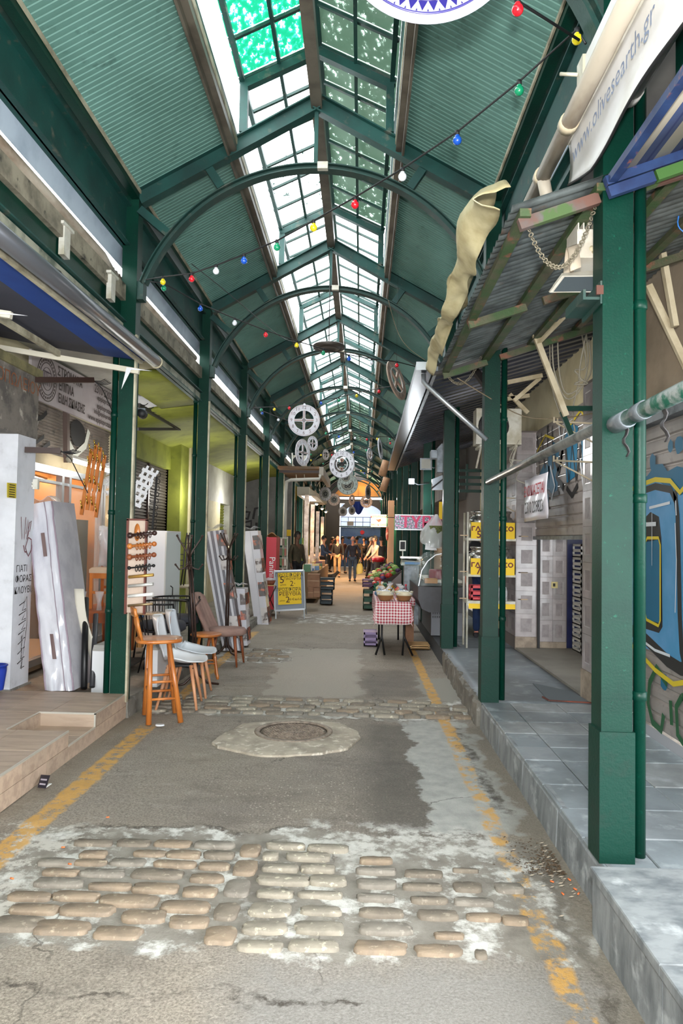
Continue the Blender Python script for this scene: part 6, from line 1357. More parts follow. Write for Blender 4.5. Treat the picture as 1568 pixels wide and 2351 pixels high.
for y in (9.8,11.3):
    for x, x2 in ((.30,.22),(.30,.34),(.60,.58),(.60,.72)): b = MB(); b.tube([(x,y,.70),(x,y,.25),(x2 if y < 10 else x,y-.05,.0)], .014, 8); b.build('leg', black_metal, tt)
for k, (x, lab) in enumerate(((.335,'left one of the two big cream and brown bowls on the gingham table'),(.585,'right one of the two big cream and brown bowls on the gingham table'))):
    c_ = (x,9.68,.74); t = thing('serving_bowl', lab, 'bowl', c_, group='big bowls on the gingham table'); b = MB(); b.lathe([(0,0),(.07,0),(.085,.02),(.112,.075)], c_, 24); b.build('bowl_base', mat('brown_glaze', (138,96,60), .4), t)
    b = MB(); b.lathe([(.112,.075),(.125,.13),(.12,.132),(.10,.08),(0,.06)], c_, 24); b.build('bowl_rim', mat('cream_glaze', (206,196,168), .35), t)
    b = MB(); b.sheet(lambda u, v: (c_[0]+(u-.5)*.22, c_[1]+(v-.5)*.22, c_[2]+.145+.015*math.sin(23*u)*math.sin(17*v)-.03*((u-.5)**2+(v-.5)**2)*4), 10, 10, .002); b.build('film_cover', plastic_film, t)
    b = MB(); b.sphere((x,9.68,.83), .085, 14, 8, (1,1,.45)); b.build('contents', mat('pale_olives', (190,176,120), .5, 0, (120,100,60), 30), t)
    b = MB(); b.tube([(x+.06,9.63,.85),(x+.10,9.56,.93)], .006, 6); b.build('spoon', dark, t)
# goods on the table
rg = random.Random(21); gcol = [(200,60,60),(226,206,150),(60,110,70),(214,210,214),(120,60,80),(66,60,60),(222,180,60),(90,130,170),(180,120,70)]
kinds = ['bag','jar','box','bottle','bag','jar','bag','box','jar','bag','bottle','bag','bag','jar','box','bag','bag','jar']
locs = [(.30,9.98),(.42,9.98),(.55,9.96),(.63,10.0),(.28,10.22),(.44,10.2),(.58,10.22),(.30,10.45),(.43,10.46),(.58,10.46),(.29,10.72),(.43,10.7),(.57,10.72),(.62,10.95),(.32,10.98),(.46,11.0),(.32,11.25),(.5,11.28)]
hues = ['red','cream','green','white','plum','black','yellow','blue','tan']
for k, ((x, y), kd) in enumerate(zip(locs, kinds)):
    ci = rg.randrange(9); m_ = mat('goods_%s' % hues[ci], gcol[ci], .35, coat=.4); z = .738; row = int((y-9.9)/.26)
    rown = ['just behind the bowls','in the second row','in the third row','in the fourth row','near the far end','at the far end'][min(row,5)]; side = 'left' if x < .38 else 'right' if x > .52 else 'middle'
    t = thing({'bag':'plastic_bag','jar':'preserve_jar','box':'food_box','bottle':'bottle'}[kd], 'small %s %s on the gingham table %s, %s side' % (hues[ci], {'bag':'plastic food bag','jar':'lidded jar','box':'food box','bottle':'bottle'}[kd], rown, side), kd, (x,y,z), group='groceries on the gingham table'); b = MB()
    if kd == 'bag':
        b.sheet(lambda u, v: (x+.075*math.cos(2*PI*u)*math.sin(PI*(.1+.8*v))*(1+.12*math.sin(9*u+k)), y+.06*math.sin(2*PI*u)*math.sin(PI*(.1+.8*v)), z+.12*v*(1+.1*math.sin(12*u))), 14, 6, 0); b.build('bag_contents', m_, t); b = MB(); b.sheet(lambda u, v: (x+.03*math.cos(2*PI*u)*(.6+v), y+.03*math.sin(2*PI*u)*(.6+v), z+.115+.05*v), 10, 3, 0); b.build('bag_neck', plastic_film, t)
    elif kd == 'jar': b.lathe([(0,0),(.033,0),(.036,.01),(.036,.075),(.028,.09)], (x,y,z), 14); b.build('jar_body', m_, t); b = MB(); b.lathe([(.03,.088),(.03,.105),(0,.107)], (x,y,z), 14); b.build('lid', brass, t)
    elif kd == 'box': b.bevbox(x-.05,x+.05,y-.035,y+.035,z,z+.06,.004); b.build('box_body', m_, t)
    else: b.lathe([(0,0),(.028,0),(.03,.01),(.03,.12),(.012,.16),(.012,.19),(0,.19)], (x,y,z), 14); b.build('bottle_body', m_, t); b = MB(); b.lathe([(.014,.185),(.014,.205),(0,.206)], (x,y,z), 10); b.build('cap', red, t)
# crates and boxes below and around
for (x0,x1,y0,y1,z0,h,m_,lab) in ((.06,.26,10.55,10.9,.0,.20,mat('lilac_crate', (140,120,160), .5),'lilac grey plastic crate on the ground left under the gingham table'),(.72,1.0,10.3,10.7,.0,.06,wood_pale,'shallow wooden tray on the ground below the low gingham table')): crate(x0,x1,y0,y1,z0,h,m_,lab,None,'ground_crate')
t = thing('cardboard_box', 'brown cardboard box under the low gingham table', 'box', (.85,11,.3)); b = MB(); b.box(.70,.81,10.85,11.2,.36,.66); b.build('box_body', card, t); b = MB(); b.box(.69,.81,10.83,11.2,.0,.355); b.build('box_body', card, t)
# shop scale
sc_ = thing('shop_scale', 'grey counter scale with upright display above the deli table', 'scale', (.8,11.4,.9)); zb = (0.79,11.2,1.18)[2]
b = MB(); b.prism([(.64,11.2,zb-.02),(.98,11.2,zb-.02),(.98,11.2,zb+.05),(.66,11.25,zb+.07)], (0,.28,.02)); b.build('body', mat('grey_green_plastic', (150,156,146), .4), sc_)
b = MB(); b.box(.63,.99,11.2,11.5,zb+.10,zb+.13); b.build('weighing_pan', steel, sc_); b = MB(); b.prism([(.70,11.19,zb),(.96,11.19,zb),(.96,11.2,zb+.04),(.70,11.2,zb+.04)], (0,-.006,0)); b.build('keypad', mat('blue_keypad', (90,130,170), .4), sc_)
b = MB(); b.tube([(.68,11.45,zb+.05),(.68,11.45,zb+.25)], .01, 8); b.box(.62,.73,11.42,11.45,zb+.22,zb+.40); b.build('price_display', mat('pale_plastic', (206,206,196), .4), sc_); b = MB(); b.box(.635,.715,11.415,11.42,zb+.25,zb+.38); b.build('screen', dark, sc_)
b = MB(); b.box(.70,.95,11.3,11.6,.16,zb-.02); b.build('stand', galv, sc_)
bx = thing('dark_crate_side', 'tilted dark brown board between the groceries and the scale', 'board', (.6,11.9,.8)); b = MB(); b.prism([(.34,11.5,.738),(.65,11.5,.738),(.65,11.5,1.04)], (0,.03,0)); b.build('board', dark_brown, bx)
sc_.location += Vector((.04,.95,-.03))
# hanging bag of herbs
hb = thing('hanging_herb_bag', 'clear plastic bag of dried green herbs hanging at the third right column', 'bag', (1.0,9.8,1.6)); c_ = Vector((0.991,9.9,1.671))
hw = lambda u, v: (.05+.115*math.sin(PI*min(1,(1-v)*.62+.02))**.8)*(1+.16*mn.noise(Vector((math.cos(2*PI*u)*2,math.sin(2*PI*u)*2,v*3))))
b = MB(); b.sheet(lambda u, v: c_+Vector((hw(u,v*.7)*.93*math.cos(2*PI*u)*(1 if v > .02 else .5)-.02+.05*v, hw(u,v*.7)*.6*math.sin(2*PI*u), -.16+.06*math.sin(5*u)*(1-v)+.25*v)), 24, 10, 0); b.build('herbs', mat('dried_herbs', (96,102,56), .8, 0, (60,66,34), 30, bump=.6), hb)
b = MB(); b.sheet(lambda u, v: c_+Vector((hw(u,v)*math.cos(2*PI*u)*(1-.75*v**3)*(1+.10*math.sin(30*u)*v)-.02+.06*v, hw(u,v)*.65*math.sin(2*PI*u)*(1-.75*v**3), -.17+.06*math.sin(5*u)*(1-v)+.42*v)), 30, 12, 0); b.build('bag_film', plastic_film, hb); b = MB(); b.tube([c_+Vector((0,0,.2)), c_+Vector((.03,0,.42))], .003, 5); b.build('string', dark, hb)
t = thing('paper_bags', 'folded white paper bags hanging below the herb bag', 'paper bags', (0.944,10,1.471)); b = MB()
for k in range(3): p = Vector((0.947,10.1,1.489))+Vector((.03*k,.02*k,0)); b.prism([p+Vector((-.05,0,-.06)),p+Vector((.06,0,-.07)),p+Vector((.04,0,.05)),p+Vector((-.04,0,.05))], (0,.004,0))
b.build('sheet', white_paint, t)
# glitter light box
lb = thing('glitter_sign_box', 'glittering silver sign box with pink letters over the deli', 'sign', (.86,11.5,1.85)); p, q = Vector((0.535,11.5,1.959)), Vector((1.214,11.5,1.726))
b = MB(); b.box(p.x,q.x,11.5,11.56,q.z,p.z); b.build('sign_box', mat('holographic_foil', (96,96,104), .4, .3, (200,140,180), 40, (.5,.55), c3=(120,200,190), n3=50, cut3=(.55,.6)), lb)
for z in (p.z,q.z): b = MB(); b.bar((p.x,11.49,z),(q.x,11.49,z),.012,.015); b.build('sign_frame', alu, lb)
text('ΤΥΡΙΑ', .27, mat('hot_pink', (232,46,110), .4), lb, (q.x-.22,11.49,(p.z+q.z)/2), sx=.95, bold=.008)
t = thing('yellow_poster', 'yellow poster behind the third right column above the herb bag', 'poster', (1.1,10.4,2)); p, q = (1.118,10.4,2.12), (1.221,10.4,1.869); b = MB(); b.box(p[0],q[0],10.4,10.405,q[2],p[2]); b.build('sheet', yellow, t)
# flood lights over the deli
for k, (px, py, Y_, lit, lab) in enumerate(((945,1105,12.0,1,'lit white floodlight on a bracket over the deli'),(978,1065,10.5,0,'switched off floodlight left of the third right column'))):
    x, y, z = ((0.827,12,2.544),(0.931,10.5,2.679))[k]; t = thing('small_floodlight', lab, 'lamp', (x,y,z)); s = .05 if lit else .085
    b = MB(); b.box(x-s,x+s,y,y+.05,z-s,z+s); b.build('lamp_housing', galv, t); b = MB(); b.box(x-s*.8,x+s*.8,y-.008,y,z-s*.8,z+s*.8); b.build('lens', mat('lit_flood_lens', (255,255,255), .3, emit=12) if lit else mat('pale_lens', (176,176,166), .5), t)
    b = MB(); b.tube([(x,y+.05,z),(x+.12,y+.08,z-.05),(x+.3,y+.1,z-.02)], .008, 6); b.build('bracket', galv, t)
lamp('deli_flood', 'POINT', (.85,11.8,2.25), 9, (.9,.96,1), .06)
hd = thing('steel_hood', 'angular galvanised steel duct left of the third right column', 'duct', (1.1,9.6,2.4)); b = MB(); Z = lambda v: 1.55+(1241-v)/1644*9.6
b.box(.92,1.12,9.6,9.8,Z(1050),Z(1032)); b.prism([(1.0,9.55,Z(1083)),(1.13,9.55,Z(1083)),(1.13,9.55,Z(1018)),(1.05,9.55,Z(1018)),(1.0,9.55,Z(1028))], (0,.15,0)); b.build('duct', galv, hd)
ins = thing('insect_lamp', 'hanging metal lamp tray with reflecting slats left of the third right column', 'lamp', (1.05,9.8,2)); b = MB(); b.prism([(0.955,9.8,2.396),(1.108,9.8,2.458),(1.111,9.8,2.249),(0.968,9.8,2.247)], (0,.1,0)); b.build('reflector', mat('bright_tray', (196,206,216), .2, .6), ins); b = MB(); b.bar((0.935,9.7,2.257),(1.109,9.7,2.402),.02,.02); b.build('tray_arm', dark, ins)
# louvre behind second column
lv = thing('green_louvre', 'green slatted screen between the second and third right columns', 'screen', (1.5,10.5,2)); p, q = (1.422,10.5,2.59), (1.761,10.5,2.276)
for k in range(4): b = MB(); b.box(p[0],q[0]+.3,10.5,10.53,p[2]-k*.10-.02,p[2]-k*.10+.02); b.build('slat', green, lv)
b = MB(); b.box(p[0]+.1,p[0]+.13,10.53,10.56,q[2],p[2]+.1); b.build('upright', green, lv)

# ================================================================ OVERHEAD THINGS
bulb_c = {'r':mat('red_bulb', (214,22,40), .25, coat=.6),'y':mat('yellow_bulb', (226,206,30), .25, coat=.6),'g':mat('green_bulb', (16,140,96), .25, coat=.6),'b':mat('blue_bulb', (20,84,190), .25, coat=.6),'w':mat('white_bulb', (226,228,236), .25, coat=.6)}
cname = {'r':'red','y':'yellow','g':'green','b':'blue','w':'white'}
b = MB(); b.sphere((0,0,-.046), .0235, 14, 10); b.lathe([(.014,-.03),(.012,-.02),(.0125,-.012)], (0,0,0), 10); _bm = {}
glob = b.build('bulb_glass', bulb_c['r']); _gm = glob.data; bpy.data.objects.remove(glob)
for k, m_ in bulb_c.items(): d = _gm.copy(); d.materials[0] = m_; _bm[k] = d
b = MB(); b.lathe([(0,-.02),(.0125,-.02),(.0125,.004),(0,.008)], (0,0,0), 10); _h = b.build('bulb_holder', dark); _hm = _h.data; bpy.data.objects.remove(_h)
def garland(n, lab, start, bulbs, end):
    t = thing('light_cord', '%s black festoon cord, %s' % lab if isinstance(lab, tuple) else lab, 'cable', start); pts = [Vector(start)]+[Vector(p)+Vector((0,0,.046)) for p, c in bulbs]+[Vector(end)]
    b = MB(); b.tube(pts, .0055 if n < 3 else .006, 6); b.build('cord', cable_blk, t)
    for i, (p, c) in enumerate(bulbs):
        o = thing('festoon_bulb', '%s bulb, number %d from the left-hand or nearer end on the %s string of coloured lights' % (cname[c], i+1, ['nearest','second','third','fourth','fifth','sixth'][n]), 'light bulb', Vector(p)+Vector((0,0,.046)), group='coloured festoon bulbs')
        o['label'] = '%s festoon bulb, %s from the %s on the %s string' % (cname[c], ['first','second','third','fourth','fifth','sixth','seventh','eighth','ninth','tenth','eleventh'][i], 'right' if start[0] > 0 else 'left', ['nearest','second nearest','third nearest','fourth nearest','fifth nearest','furthest'][n])
        for nm, d in (('bulb_glass', _bm[c]), ('bulb_holder', _hm)): q = bpy.data.objects.new(nm, d); COL.objects.link(q); q.parent = o
garland(0, 'long black festoon cord nearest the camera, running to the first left column', (0.964,3.137,3.776), [((0.934,3.167,3.818),"y"),((0.723,3.382,3.719),"g"),((0.463,3.646,3.625),"b"),((0.196,3.917,3.572),"w"),((-0.07,4.188,3.541),"r"),((-0.334,4.456,3.519),"y"),((-0.598,4.725,3.503),"g"),((-0.866,4.998,3.517),"b"),((-1.118,5.254,3.537),"w"),((-1.361,5.501,3.567),"r"),((-1.681,5.827,3.659),"y")], (-1.891,6.04,3.757))
garland(1, 'black festoon cord from the first left column to the polished gutter on the right', (-1.919,6.131,3.779), [((-1.796,6.257,3.759),"g"),((-1.527,6.53,3.666),"b"),((-1.255,6.807,3.618),"w"),((-0.99,7.076,3.583),"r"),((-0.705,7.366,3.56),"y"),((-0.442,7.633,3.55),"g"),((-0.171,7.91,3.562),"b"),((0.085,8.17,3.585),"w"),((0.39,8.479,3.634),"r")], (0.636,8.73,3.682))
garland(2, 'black festoon cord crossing in front of the large cross-spoked clock', (0.635,9.471,3.641), [((0.212,9.901,3.614),"r"),((-0.099,10.217,3.614),"y"),((-0.363,10.486,3.594),"g"),((-0.643,10.771,3.606),"b"),((-0.917,11.05,3.629),"w"),((-1.182,11.319,3.628),"r"),((-1.453,11.595,3.654),"y"),((-1.704,11.85,3.69),"g")], (-1.896,12.045,3.76))
garland(3, 'black festoon cord passing behind the large cross-spoked clock', (-1.911,12.14,3.778), [((-1.752,12.301,3.711),"b"),((-1.5,12.557,3.643),"w"),((-1.238,12.824,3.589),"r"),((-0.973,13.093,3.547),"y"),((-0.698,13.373,3.536),"g"),((-0.46,13.616,3.508),"b"),((-0.155,13.926,3.531),"w"),((0.077,14.161,3.542),"r"),((0.288,14.376,3.584),"y"),((0.552,14.645,3.625),"g")], (0.74,14.835,3.673))
garland(4, 'festoon cord above the black and white gear clock', (0.765,15.339,3.726), [((0.596,15.511,3.653),"r"),((0.081,16.035,3.559),"g"),((-0.206,16.326,3.542),"b"),((-0.726,16.855,3.537),"r"),((-1,17.134,3.566),"y"),((-1.261,17.399,3.605),"g")], (-2.007,18.158,3.729))
garland(5, 'far festoon cord beyond the hanging clocks', (-1.995,18.054,3.717), [((-1.353,18.707,3.61),"y"),((-1.048,19.018,3.556),"g"),((-0.036,20.046,3.483),"y"),((0.063,20.147,3.42),"b"),((0.274,20.361,3.506),"g")], (0.669,20.764,3.639))
# second line leaving the frame at the top
t = thing('light_cord', 'black festoon cord leaving the picture at the top beside the plate', 'cable', (0.894,3,3.695)); b = MB(); b.tube([(0.894,3,3.695),(0.61,2.8,3.699),(0.404,2.6,3.663)], .006, 6); b.build('cord', cable_blk, t)
o = thing('festoon_bulb', 'red festoon bulb at the top of the picture beside the hanging plate', 'light bulb', Vector((0.579,2.75,3.625))+Vector((0,0,.06)), group='coloured festoon bulbs')
for nm, d in (('bulb_glass', _bm['r']), ('bulb_holder', _hm)): q = bpy.data.objects.new(nm, d); COL.objects.link(q); q.parent = o

# clocks
mdf = {'white':mat('white_clock_face', (214,214,220), .6, 0, (202,202,210), 3),'dim':mat('dim_clock_face', (170,164,160), .7),'tan':mat('tan_clock_face', (184,158,140), .7),'wood':mat('wooden_clock_face', (178,158,142), .7, 0, (150,130,114), 5),'green':mat('pale_green_clock_face', (156,164,156), .7)}
def clock(lab, c, D, turn=0, face='white', style='cross', tilt=0, roll=0, num=True, hang=None, col=None):
    t = thing('hanging_clock', lab, 'clock', c, group='clocks hanging in the alley'); t.rotation_euler = (R(tilt), R(roll), R(turn)); r_ = D/2; fm = mdf[face]; ik = col or black_ink; th = .008
    def ring(a, c_, y0, y1, m_, nm, n=40): b = MB(); b.lathe([(a,y0),(c_,y0),(c_,y1),(a,y1),(a,y0)], (0,0,0), n, 'y', False); return b.build(nm, m_, t, True)
    hole = .62 if style == 'cross' else .56
    ring(r_*hole, r_, -th, th, fm, 'dial'); ring(r_*.965, r_*.99, -th-.002, -th, ik, 'rim_line') if style != 'cross' else ring(r_*.93, r_*.945, -th-.002, -th, mat('copper_ink', (150,110,92), .6), 'rim_line')
    ring(r_*hole, r_*(hole+.03), -th-.003, -th, ik if style != 'cross' else white_paint, 'inner_line')
    if style == 'cross':
        for a in range(4): b = MB(); ca, sa = math.cos(a*PI/2), math.sin(a*PI/2); b.bar((ca*r_*.1,0,sa*r_*.1),(ca*r_*(hole+.02),0,sa*r_*(hole+.02)),.02 if D > .4 else .02*D/.5,r_*.15,(-sa,0,ca)); b.build('spoke', fm, t, True); b = MB(); b.bar((ca*r_*.1,-.012,sa*r_*.1),(ca*r_*hole,-.012,sa*r_*hole),.003,r_*.045,(-sa,0,ca)); b.build('spoke_line', mat('copper_ink', (0,0,0)), t, True)
        ring(0.001, r_*.17, -th, th, fm, 'hub', 20); ring(0.001, r_*.12, -th-.004, -th, mat('grey_hub', (126,122,124), .5), 'hub_plate', 20)
    elif style == 'gear':
        for cx, cz_, g_ in ((0,.30,.13),(0,.0,.15),(0,-.34,.12)): 
            b = MB(); b.lathe([(r_*g_*.45,-.006),(r_*g_*1.15,-.006),(r_*g_*1.15,.006),(r_*g_*.45,.006),(r_*g_*.45,-.006)], (cx,0,cz_*r_), 16, 'y', False); b.build('gear_wheel', ik if cz_ == 0 else mat('copper_ink', (0,0,0)), t, True)
            b = MB(); b.lathe([(0,-.006),(r_*.05,-.006),(r_*.05,.006),(0,.006)], (cx,0,cz_*r_), 10, 'y', False); b.build('gear_hub', ik, t, True)
        for a in (30,150,210,330): b = MB(); b.bar((math.cos(R(a))*r_*.12,0,math.sin(R(a))*r_*.12),(math.cos(R(a))*r_*hole,0,math.sin(R(a))*r_*hole),.01,r_*.06,(0,0,1)); b.build('spoke', ik, t, True)
        ring(r_*.40, r_*.46, -.006, .006, fm, 'gear_ring', 28)
    else:
        ring(0.001, r_*hole, -.004, .004, mat('clock_centre', (110,108,98), .7, 0, (140,136,122), 40), 'centre_disc')
        for k in range(5): a = k*1.26+.4; b = MB(); b.lathe([(r_*.06,-.008),(r_*.15,-.008),(r_*.15,-.004),(r_*.06,-.004),(r_*.06,-.008)], (math.cos(a)*r_*.25,0,math.sin(a)*r_*.25), 12, 'y', False); b.build('gear_wheel', black_ink, t, True)
    Mi = (Matrix.Translation(Vector(c)) @ t.rotation_euler.to_matrix().to_4x4()).inverted(); top = Vector(c)+Vector((0,0,r_*.9)); zr_ = 4.75+(1.50-min(1.5,abs(c[0]-XC)))*.55
    b = MB(); b.tube([Mi @ top, Mi @ Vector((c[0],c[1],zr_))], .0015, 4); b.build('wire', cable_blk, t, True)
    if num:
        b = MB()
        for h in range(1, 13):
            a = PI/2-h*PI/6; rr = r_*(.80 if hole < .6 else .80); text(str(h), r_*.30, None, None, (math.cos(a)*rr,-th-.002,math.sin(a)*rr), (1,0,0), (0,0,1), mb=b)
        b.build('numerals', ik if style != 'cross' or D < .4 else mat('grey_brown_numeral', (110,94,90), .6), t, True)['kind'] = 'stuff'
    return t
clock('large white clock with crossed spokes and brown numerals, the biggest one facing the camera', (-0.932,11.2,3.415), .50)
clock('narrow looking turned white spoked clock just below the large cross-spoked one', (-1.128,13.4,3.171), .50, 62)
clock('small turned white spoked clock right of the turned one', (-1.195,17,3.83), .35, 52)
clock('small dim spoked clock left of the gear clock', (-1.136,22,4.154), .34, 58, 'dim')
clock('white clock with bold black numerals and cog wheels in its open middle', (-0.369,12.8,2.897), .50, -22, 'white', 'gear')
clock('pale green clock with solid gear centre below the bold cog wheel clock', (-0.326,16,2.785), .47, 0, 'green', 'disc')
clock('small grey clock half hidden between the cog wheel clock and the pale green clock', (-0.333,14.5,2.811), .30, 0, 'green', 'disc')
clock('dark clock low on the left above the lit stalls', (-0.974,19,2.752), .38, 38, 'dim', 'disc')
clock('brownish clock beside the dark one above the lit stalls', (-0.778,20,2.661), .35, 15, 'tan', 'disc')
clock('small turned brown clock in front of the blue cloth', (-0.306,22,2.767), .33, 58, 'tan', 'gear')
clock('brownish clock with cog centre left of the lit chicken sign', (0.13,21,2.667), .36, 10, 'tan', 'gear')
clock('thin turned grey clock above the cog centred brown one', (0.168,20,2.883), .40, 68, 'dim', 'disc')
clock('small turned white spoked clock right of the ridge', (0.165,16.5,3.518), .30, 64)
clock('dark round clock at the arched window, left one', (-0.687,26,2.571), .36, 30, 'dim', 'disc', num=False)
clock('dark round clock at the arched window, right one', (-0.356,26,2.608), .32, 40, 'dim', 'disc', num=False)
clock('large wooden spoked clock tilted steeply beside the polished gutter', (0.411,9,3.573), .52, 52, 'wood', 'cross', -18, 38)
clock('white clock seen nearly edge-on below the polished gutter', (0.319,13,3.214), .38, 70, 'white', 'disc', -10, 50, num=False)
# hanging disc
hd_ = thing('hanging_disc_lamp', 'dark grooved disc lamp hanging on a rope from the second truss', 'lamp', (-0.451,9,3.999)); c_ = Vector((-0.451,9,3.999))
b = MB(); b.lathe([(0,.015),(.19,.015),(.205,.0),(.20,-.03),(.18,-.035),(.175,-.02),(.14,-.02),(.135,-.035),(.10,-.035),(.095,-.02),(0,-.02)], c_, 36); b.build('disc', mat('dark_bronze', (70,62,56), .5, .3), hd_)
b = MB(); b.tube([c_+Vector((0,0,.015)),(c_.x,c_.y,4.80)], .007, 6); b.build('rope', cable_blk, hd_)
# decorated plate over the camera
pl_ = thing('hanging_plate', 'big white hanging plate with navy zigzag border at the top of the picture', 'plate', (0.184,2.2,3.485)); pl_.rotation_euler = (R(8),0,0); r_ = .298
pw_ = mat('glazed_white_plate', (176,174,190), .4); nv = mat('navy_glaze', (36,28,104), .35)
b = MB(); b.lathe([(0,.0),(.17,.0),(.20,-.012),(r_-.006,-.03),(r_,-.026),(r_-.004,-.018),(.20,.0),(.17,.012),(0,.012)], (0,0,0), 72, 'y'); b.build('plate_body', pw_, pl_, True)
yy = lambda rr: -.012-(rr-.20)/(.298-.20)*.018-.0025
for a, c_ in ((.260,.268),(.215,.223),(.198,.203)): b = MB(); b.lathe([(a,yy(a)),(c_,yy(c_)),(c_,yy(c_)+.002),(a,yy(a)+.002)], (0,0,0), 72, 'y'); b.build('glaze_line', nv, pl_, True)
b = MB(); N = 44
for k in range(N):
    a0, a1, a2 = 2*PI*k/N, 2*PI*(k+.5)/N, 2*PI*(k+1)/N; P_ = lambda a, rr: Vector((math.cos(a)*rr, yy(rr)-.0005, math.sin(a)*rr))
    b.add([P_(a0+.004,.225),P_(a1,.258),P_(a2-.004,.225)], [(0,1,2)])
    b.add([P_(a0-.012,.259),P_(a0+.012,.259),P_(a0,.249)], [(0,2,1)])
b.build('zigzag_border', nv, pl_, True)['kind'] = 'stuff'
t = thing('hanging_wire', 'thin wire holding the big decorated plate', 'wire', (0.184,2.2,3.485)); c_ = Vector((0.184,2.2,3.485)); b = MB(); b.tube([c_+Vector((0,.03,.2)),(c_.x,c_.y+.03,4.9)], .003, 5); b.build('wire_run', cable_blk, t)
# thin cords on the roof
wires('slung_wire', 'thin dark cord slung across the left roof slope', [[(-1.538,6.2,3.959),(-1.419,7.2,4.061),(-1.019,8.4,3.96),(-0.849,8.8,3.995)]], .004, cable_blk)
wires('slung_wire', 'thin brown cord hanging down the right roof slope', [[(0.29,8.8,4.525),(0.373,9,4.314),(0.469,9,4.097),(0.598,9,3.953),(0.781,9,3.827)]], .004, mat('brown_wire', (0,0,0)))

# ================================================================ FAR END OF THE MARKET
wallbox('wall_block', mat('dim_far_wall', (96,92,86), .85, 0, (74,70,66), 1.2), -3.5,-2.9,24,44,.1,4.6)
wallboxr('wall_block', mat('dim_far_wall', (0,0,0)), 2.0,2.6,18,44,2.6,4.8)
wallboxr('eave_cladding', green, 1.30,1.33,-9,3.0,3.30,4.12); wallboxr('low_roof', mat('dim_far_wall', (0,0,0)), 1.28,4.5,-9,44,4.12,4.2)
wallbox('low_roof', mat('dim_far_wall', (0,0,0)), -2.6,-2.2,12,44,3.40,3.6)
# end wall
we = sroot('wall_back', (-.4,41,2)); YE = 41.0
blue_sh = mat('blue_grey_shutter', (70,98,140), .6, 0, (56,82,124), 1.5)
b = MB(); b.box(-3.5,-1.25,YE,YE+.3,0,6); b.box(1.35,3.5,YE,YE+.3,0,6); b.box(-1.25,1.35,YE,YE+.3,3.62,6); b.build('end_wall', mat('dark_end_wall', (58,54,50), .85), we)
b = MB(); b.box(-1.2,1.3,YE+.05,YE+.12,.0,2.25); b.build('blue_shutter', blue_sh, we)
for z in (.5,1.0,1.7): b = MB(); b.box(-1.2,1.3,YE+.03,YE+.05,z,z+.03); b.build('shutter_rib', mat('dark_blue_rib', (40,56,84), .6), we)
b = MB(); o0 = Vector((.05,YE+.02,1.5))
for x, z, s1 in ((-.75,.15,1),(-.15,.22,-1),(.55,.22,1),(-.55,-.28,1),(.05,-.3,1),(.75,.05,1),(.4,-.15,-1)): b.add([o0+Vector((x-.16*s1,0,z)),o0+Vector((x,0,z-.06)),o0+Vector((x+.16*s1,0,z+.05)),o0+Vector((x,0,z+.06))], [(0,1,2,3)])
for x in (-.4,.35): blob(b, x, .05, .12, .12, o0, (1,0,0), (0,0,1), .004, 10, .3, 5)
b.build('graffiti', black_ink, we); b = MB(); blob(b, 0, 1.98, .12, .12, Vector((.05,YE+.02,0)), (1,0,0), (0,0,1), .003); b.build('graffiti', red_ink, we)
b = MB(); b.box(-1.25,1.35,YE-.05,YE,2.25,2.33); b.build('sill_beam', green_dirty, we)
for x in (-1.2,-.78,-.36,.06,.48,.9,1.3): b = MB(); b.box(x,x+.03,YE-.04,YE-.01,2.33,2.85); b.build('railing_post', dark, we)
for z in (2.55,2.82): b = MB(); b.box(-1.2,1.3,YE-.04,YE-.01,z,z+.03); b.build('railing_bar', dark, we)
sheet_m = mat('pale_translucent_sheet', (206,214,232), .7, 0, (190,198,220), 2); tl_ = sheet_m.node_tree
b = MB(); b.box(-1.2,1.3,YE+.22,YE+.24,2.3,3.6); o = b.build('pale_sheet', sheet_m, we)
_n = sheet_m.node_tree; _tr = nd(_n, 'ShaderNodeBsdfTranslucent'); _tr.inputs[0].default_value = lin((206,214,232)); _mx = nd(_n, 'ShaderNodeMixShader'); _mx.inputs[0].default_value = .7; _n.links.new(_n.nodes['Principled BSDF'].outputs[0], _mx.inputs[1]); _n.links.new(_tr.outputs[0], _mx.inputs[2]); _n.links.new(_mx.outputs[0], _n.nodes['Material Output'].inputs['Surface'])
b = MB(); N = 16
for k in range(N): a, c_ = PI*k/N, PI*(k+1)/N; b.prism([(.05+1.15*math.cos(a),YE-.02,2.9+.7*math.sin(a)),(.05+1.15*math.cos(c_),YE-.02,2.9+.7*math.sin(c_)),(.05+1.35*math.cos(c_),YE-.02,2.9+1.1*math.sin(c_)),(.05+1.35*math.cos(a),YE-.02,2.9+1.1*math.sin(a))], (0,.25,0))
b.build('arch_surround', mat('dark_end_wall', (0,0,0)), we)
b = MB(); b.box(-1.9,2.0,38.9,39.0,3.75,3.85); b.build('lintel_lamp', mat('lit_white_strip', (236,240,250), .5, emit=3), we)
b = MB(); b.prism([(-1.6,39.5,3.95),(1.7,39.5,3.95),(1.2,39.5,4.5),(.05,39.5,4.85),(-1.1,39.5,4.5)], (0,.05,0)); b.build('orange_gable', mat('orange_gable_board', (190,128,56), .7, 0, (160,104,44), 1.5), we)
t = thing('blue_cloth', 'dark blue cloth hanging in front of the far arched window', 'cloth', (-0.157,30,2.903)); p = Vector((-0.157,30,2.903)); b = MB(); b.sheet(lambda u, v: p+Vector((-.2+.45*u, .05*math.sin(9*u), .25-.55*v*(.4+.6*math.sin(PI*u)))), 8, 6, .01); b.build('cloth', mat('royal_blue_cloth', (20,50,130), .7), t); b = MB(); b.tube([p+Vector((0,0,.2)),(p.x,p.y,5.2)], .003, 4); b.build('cord', cable_blk, t)
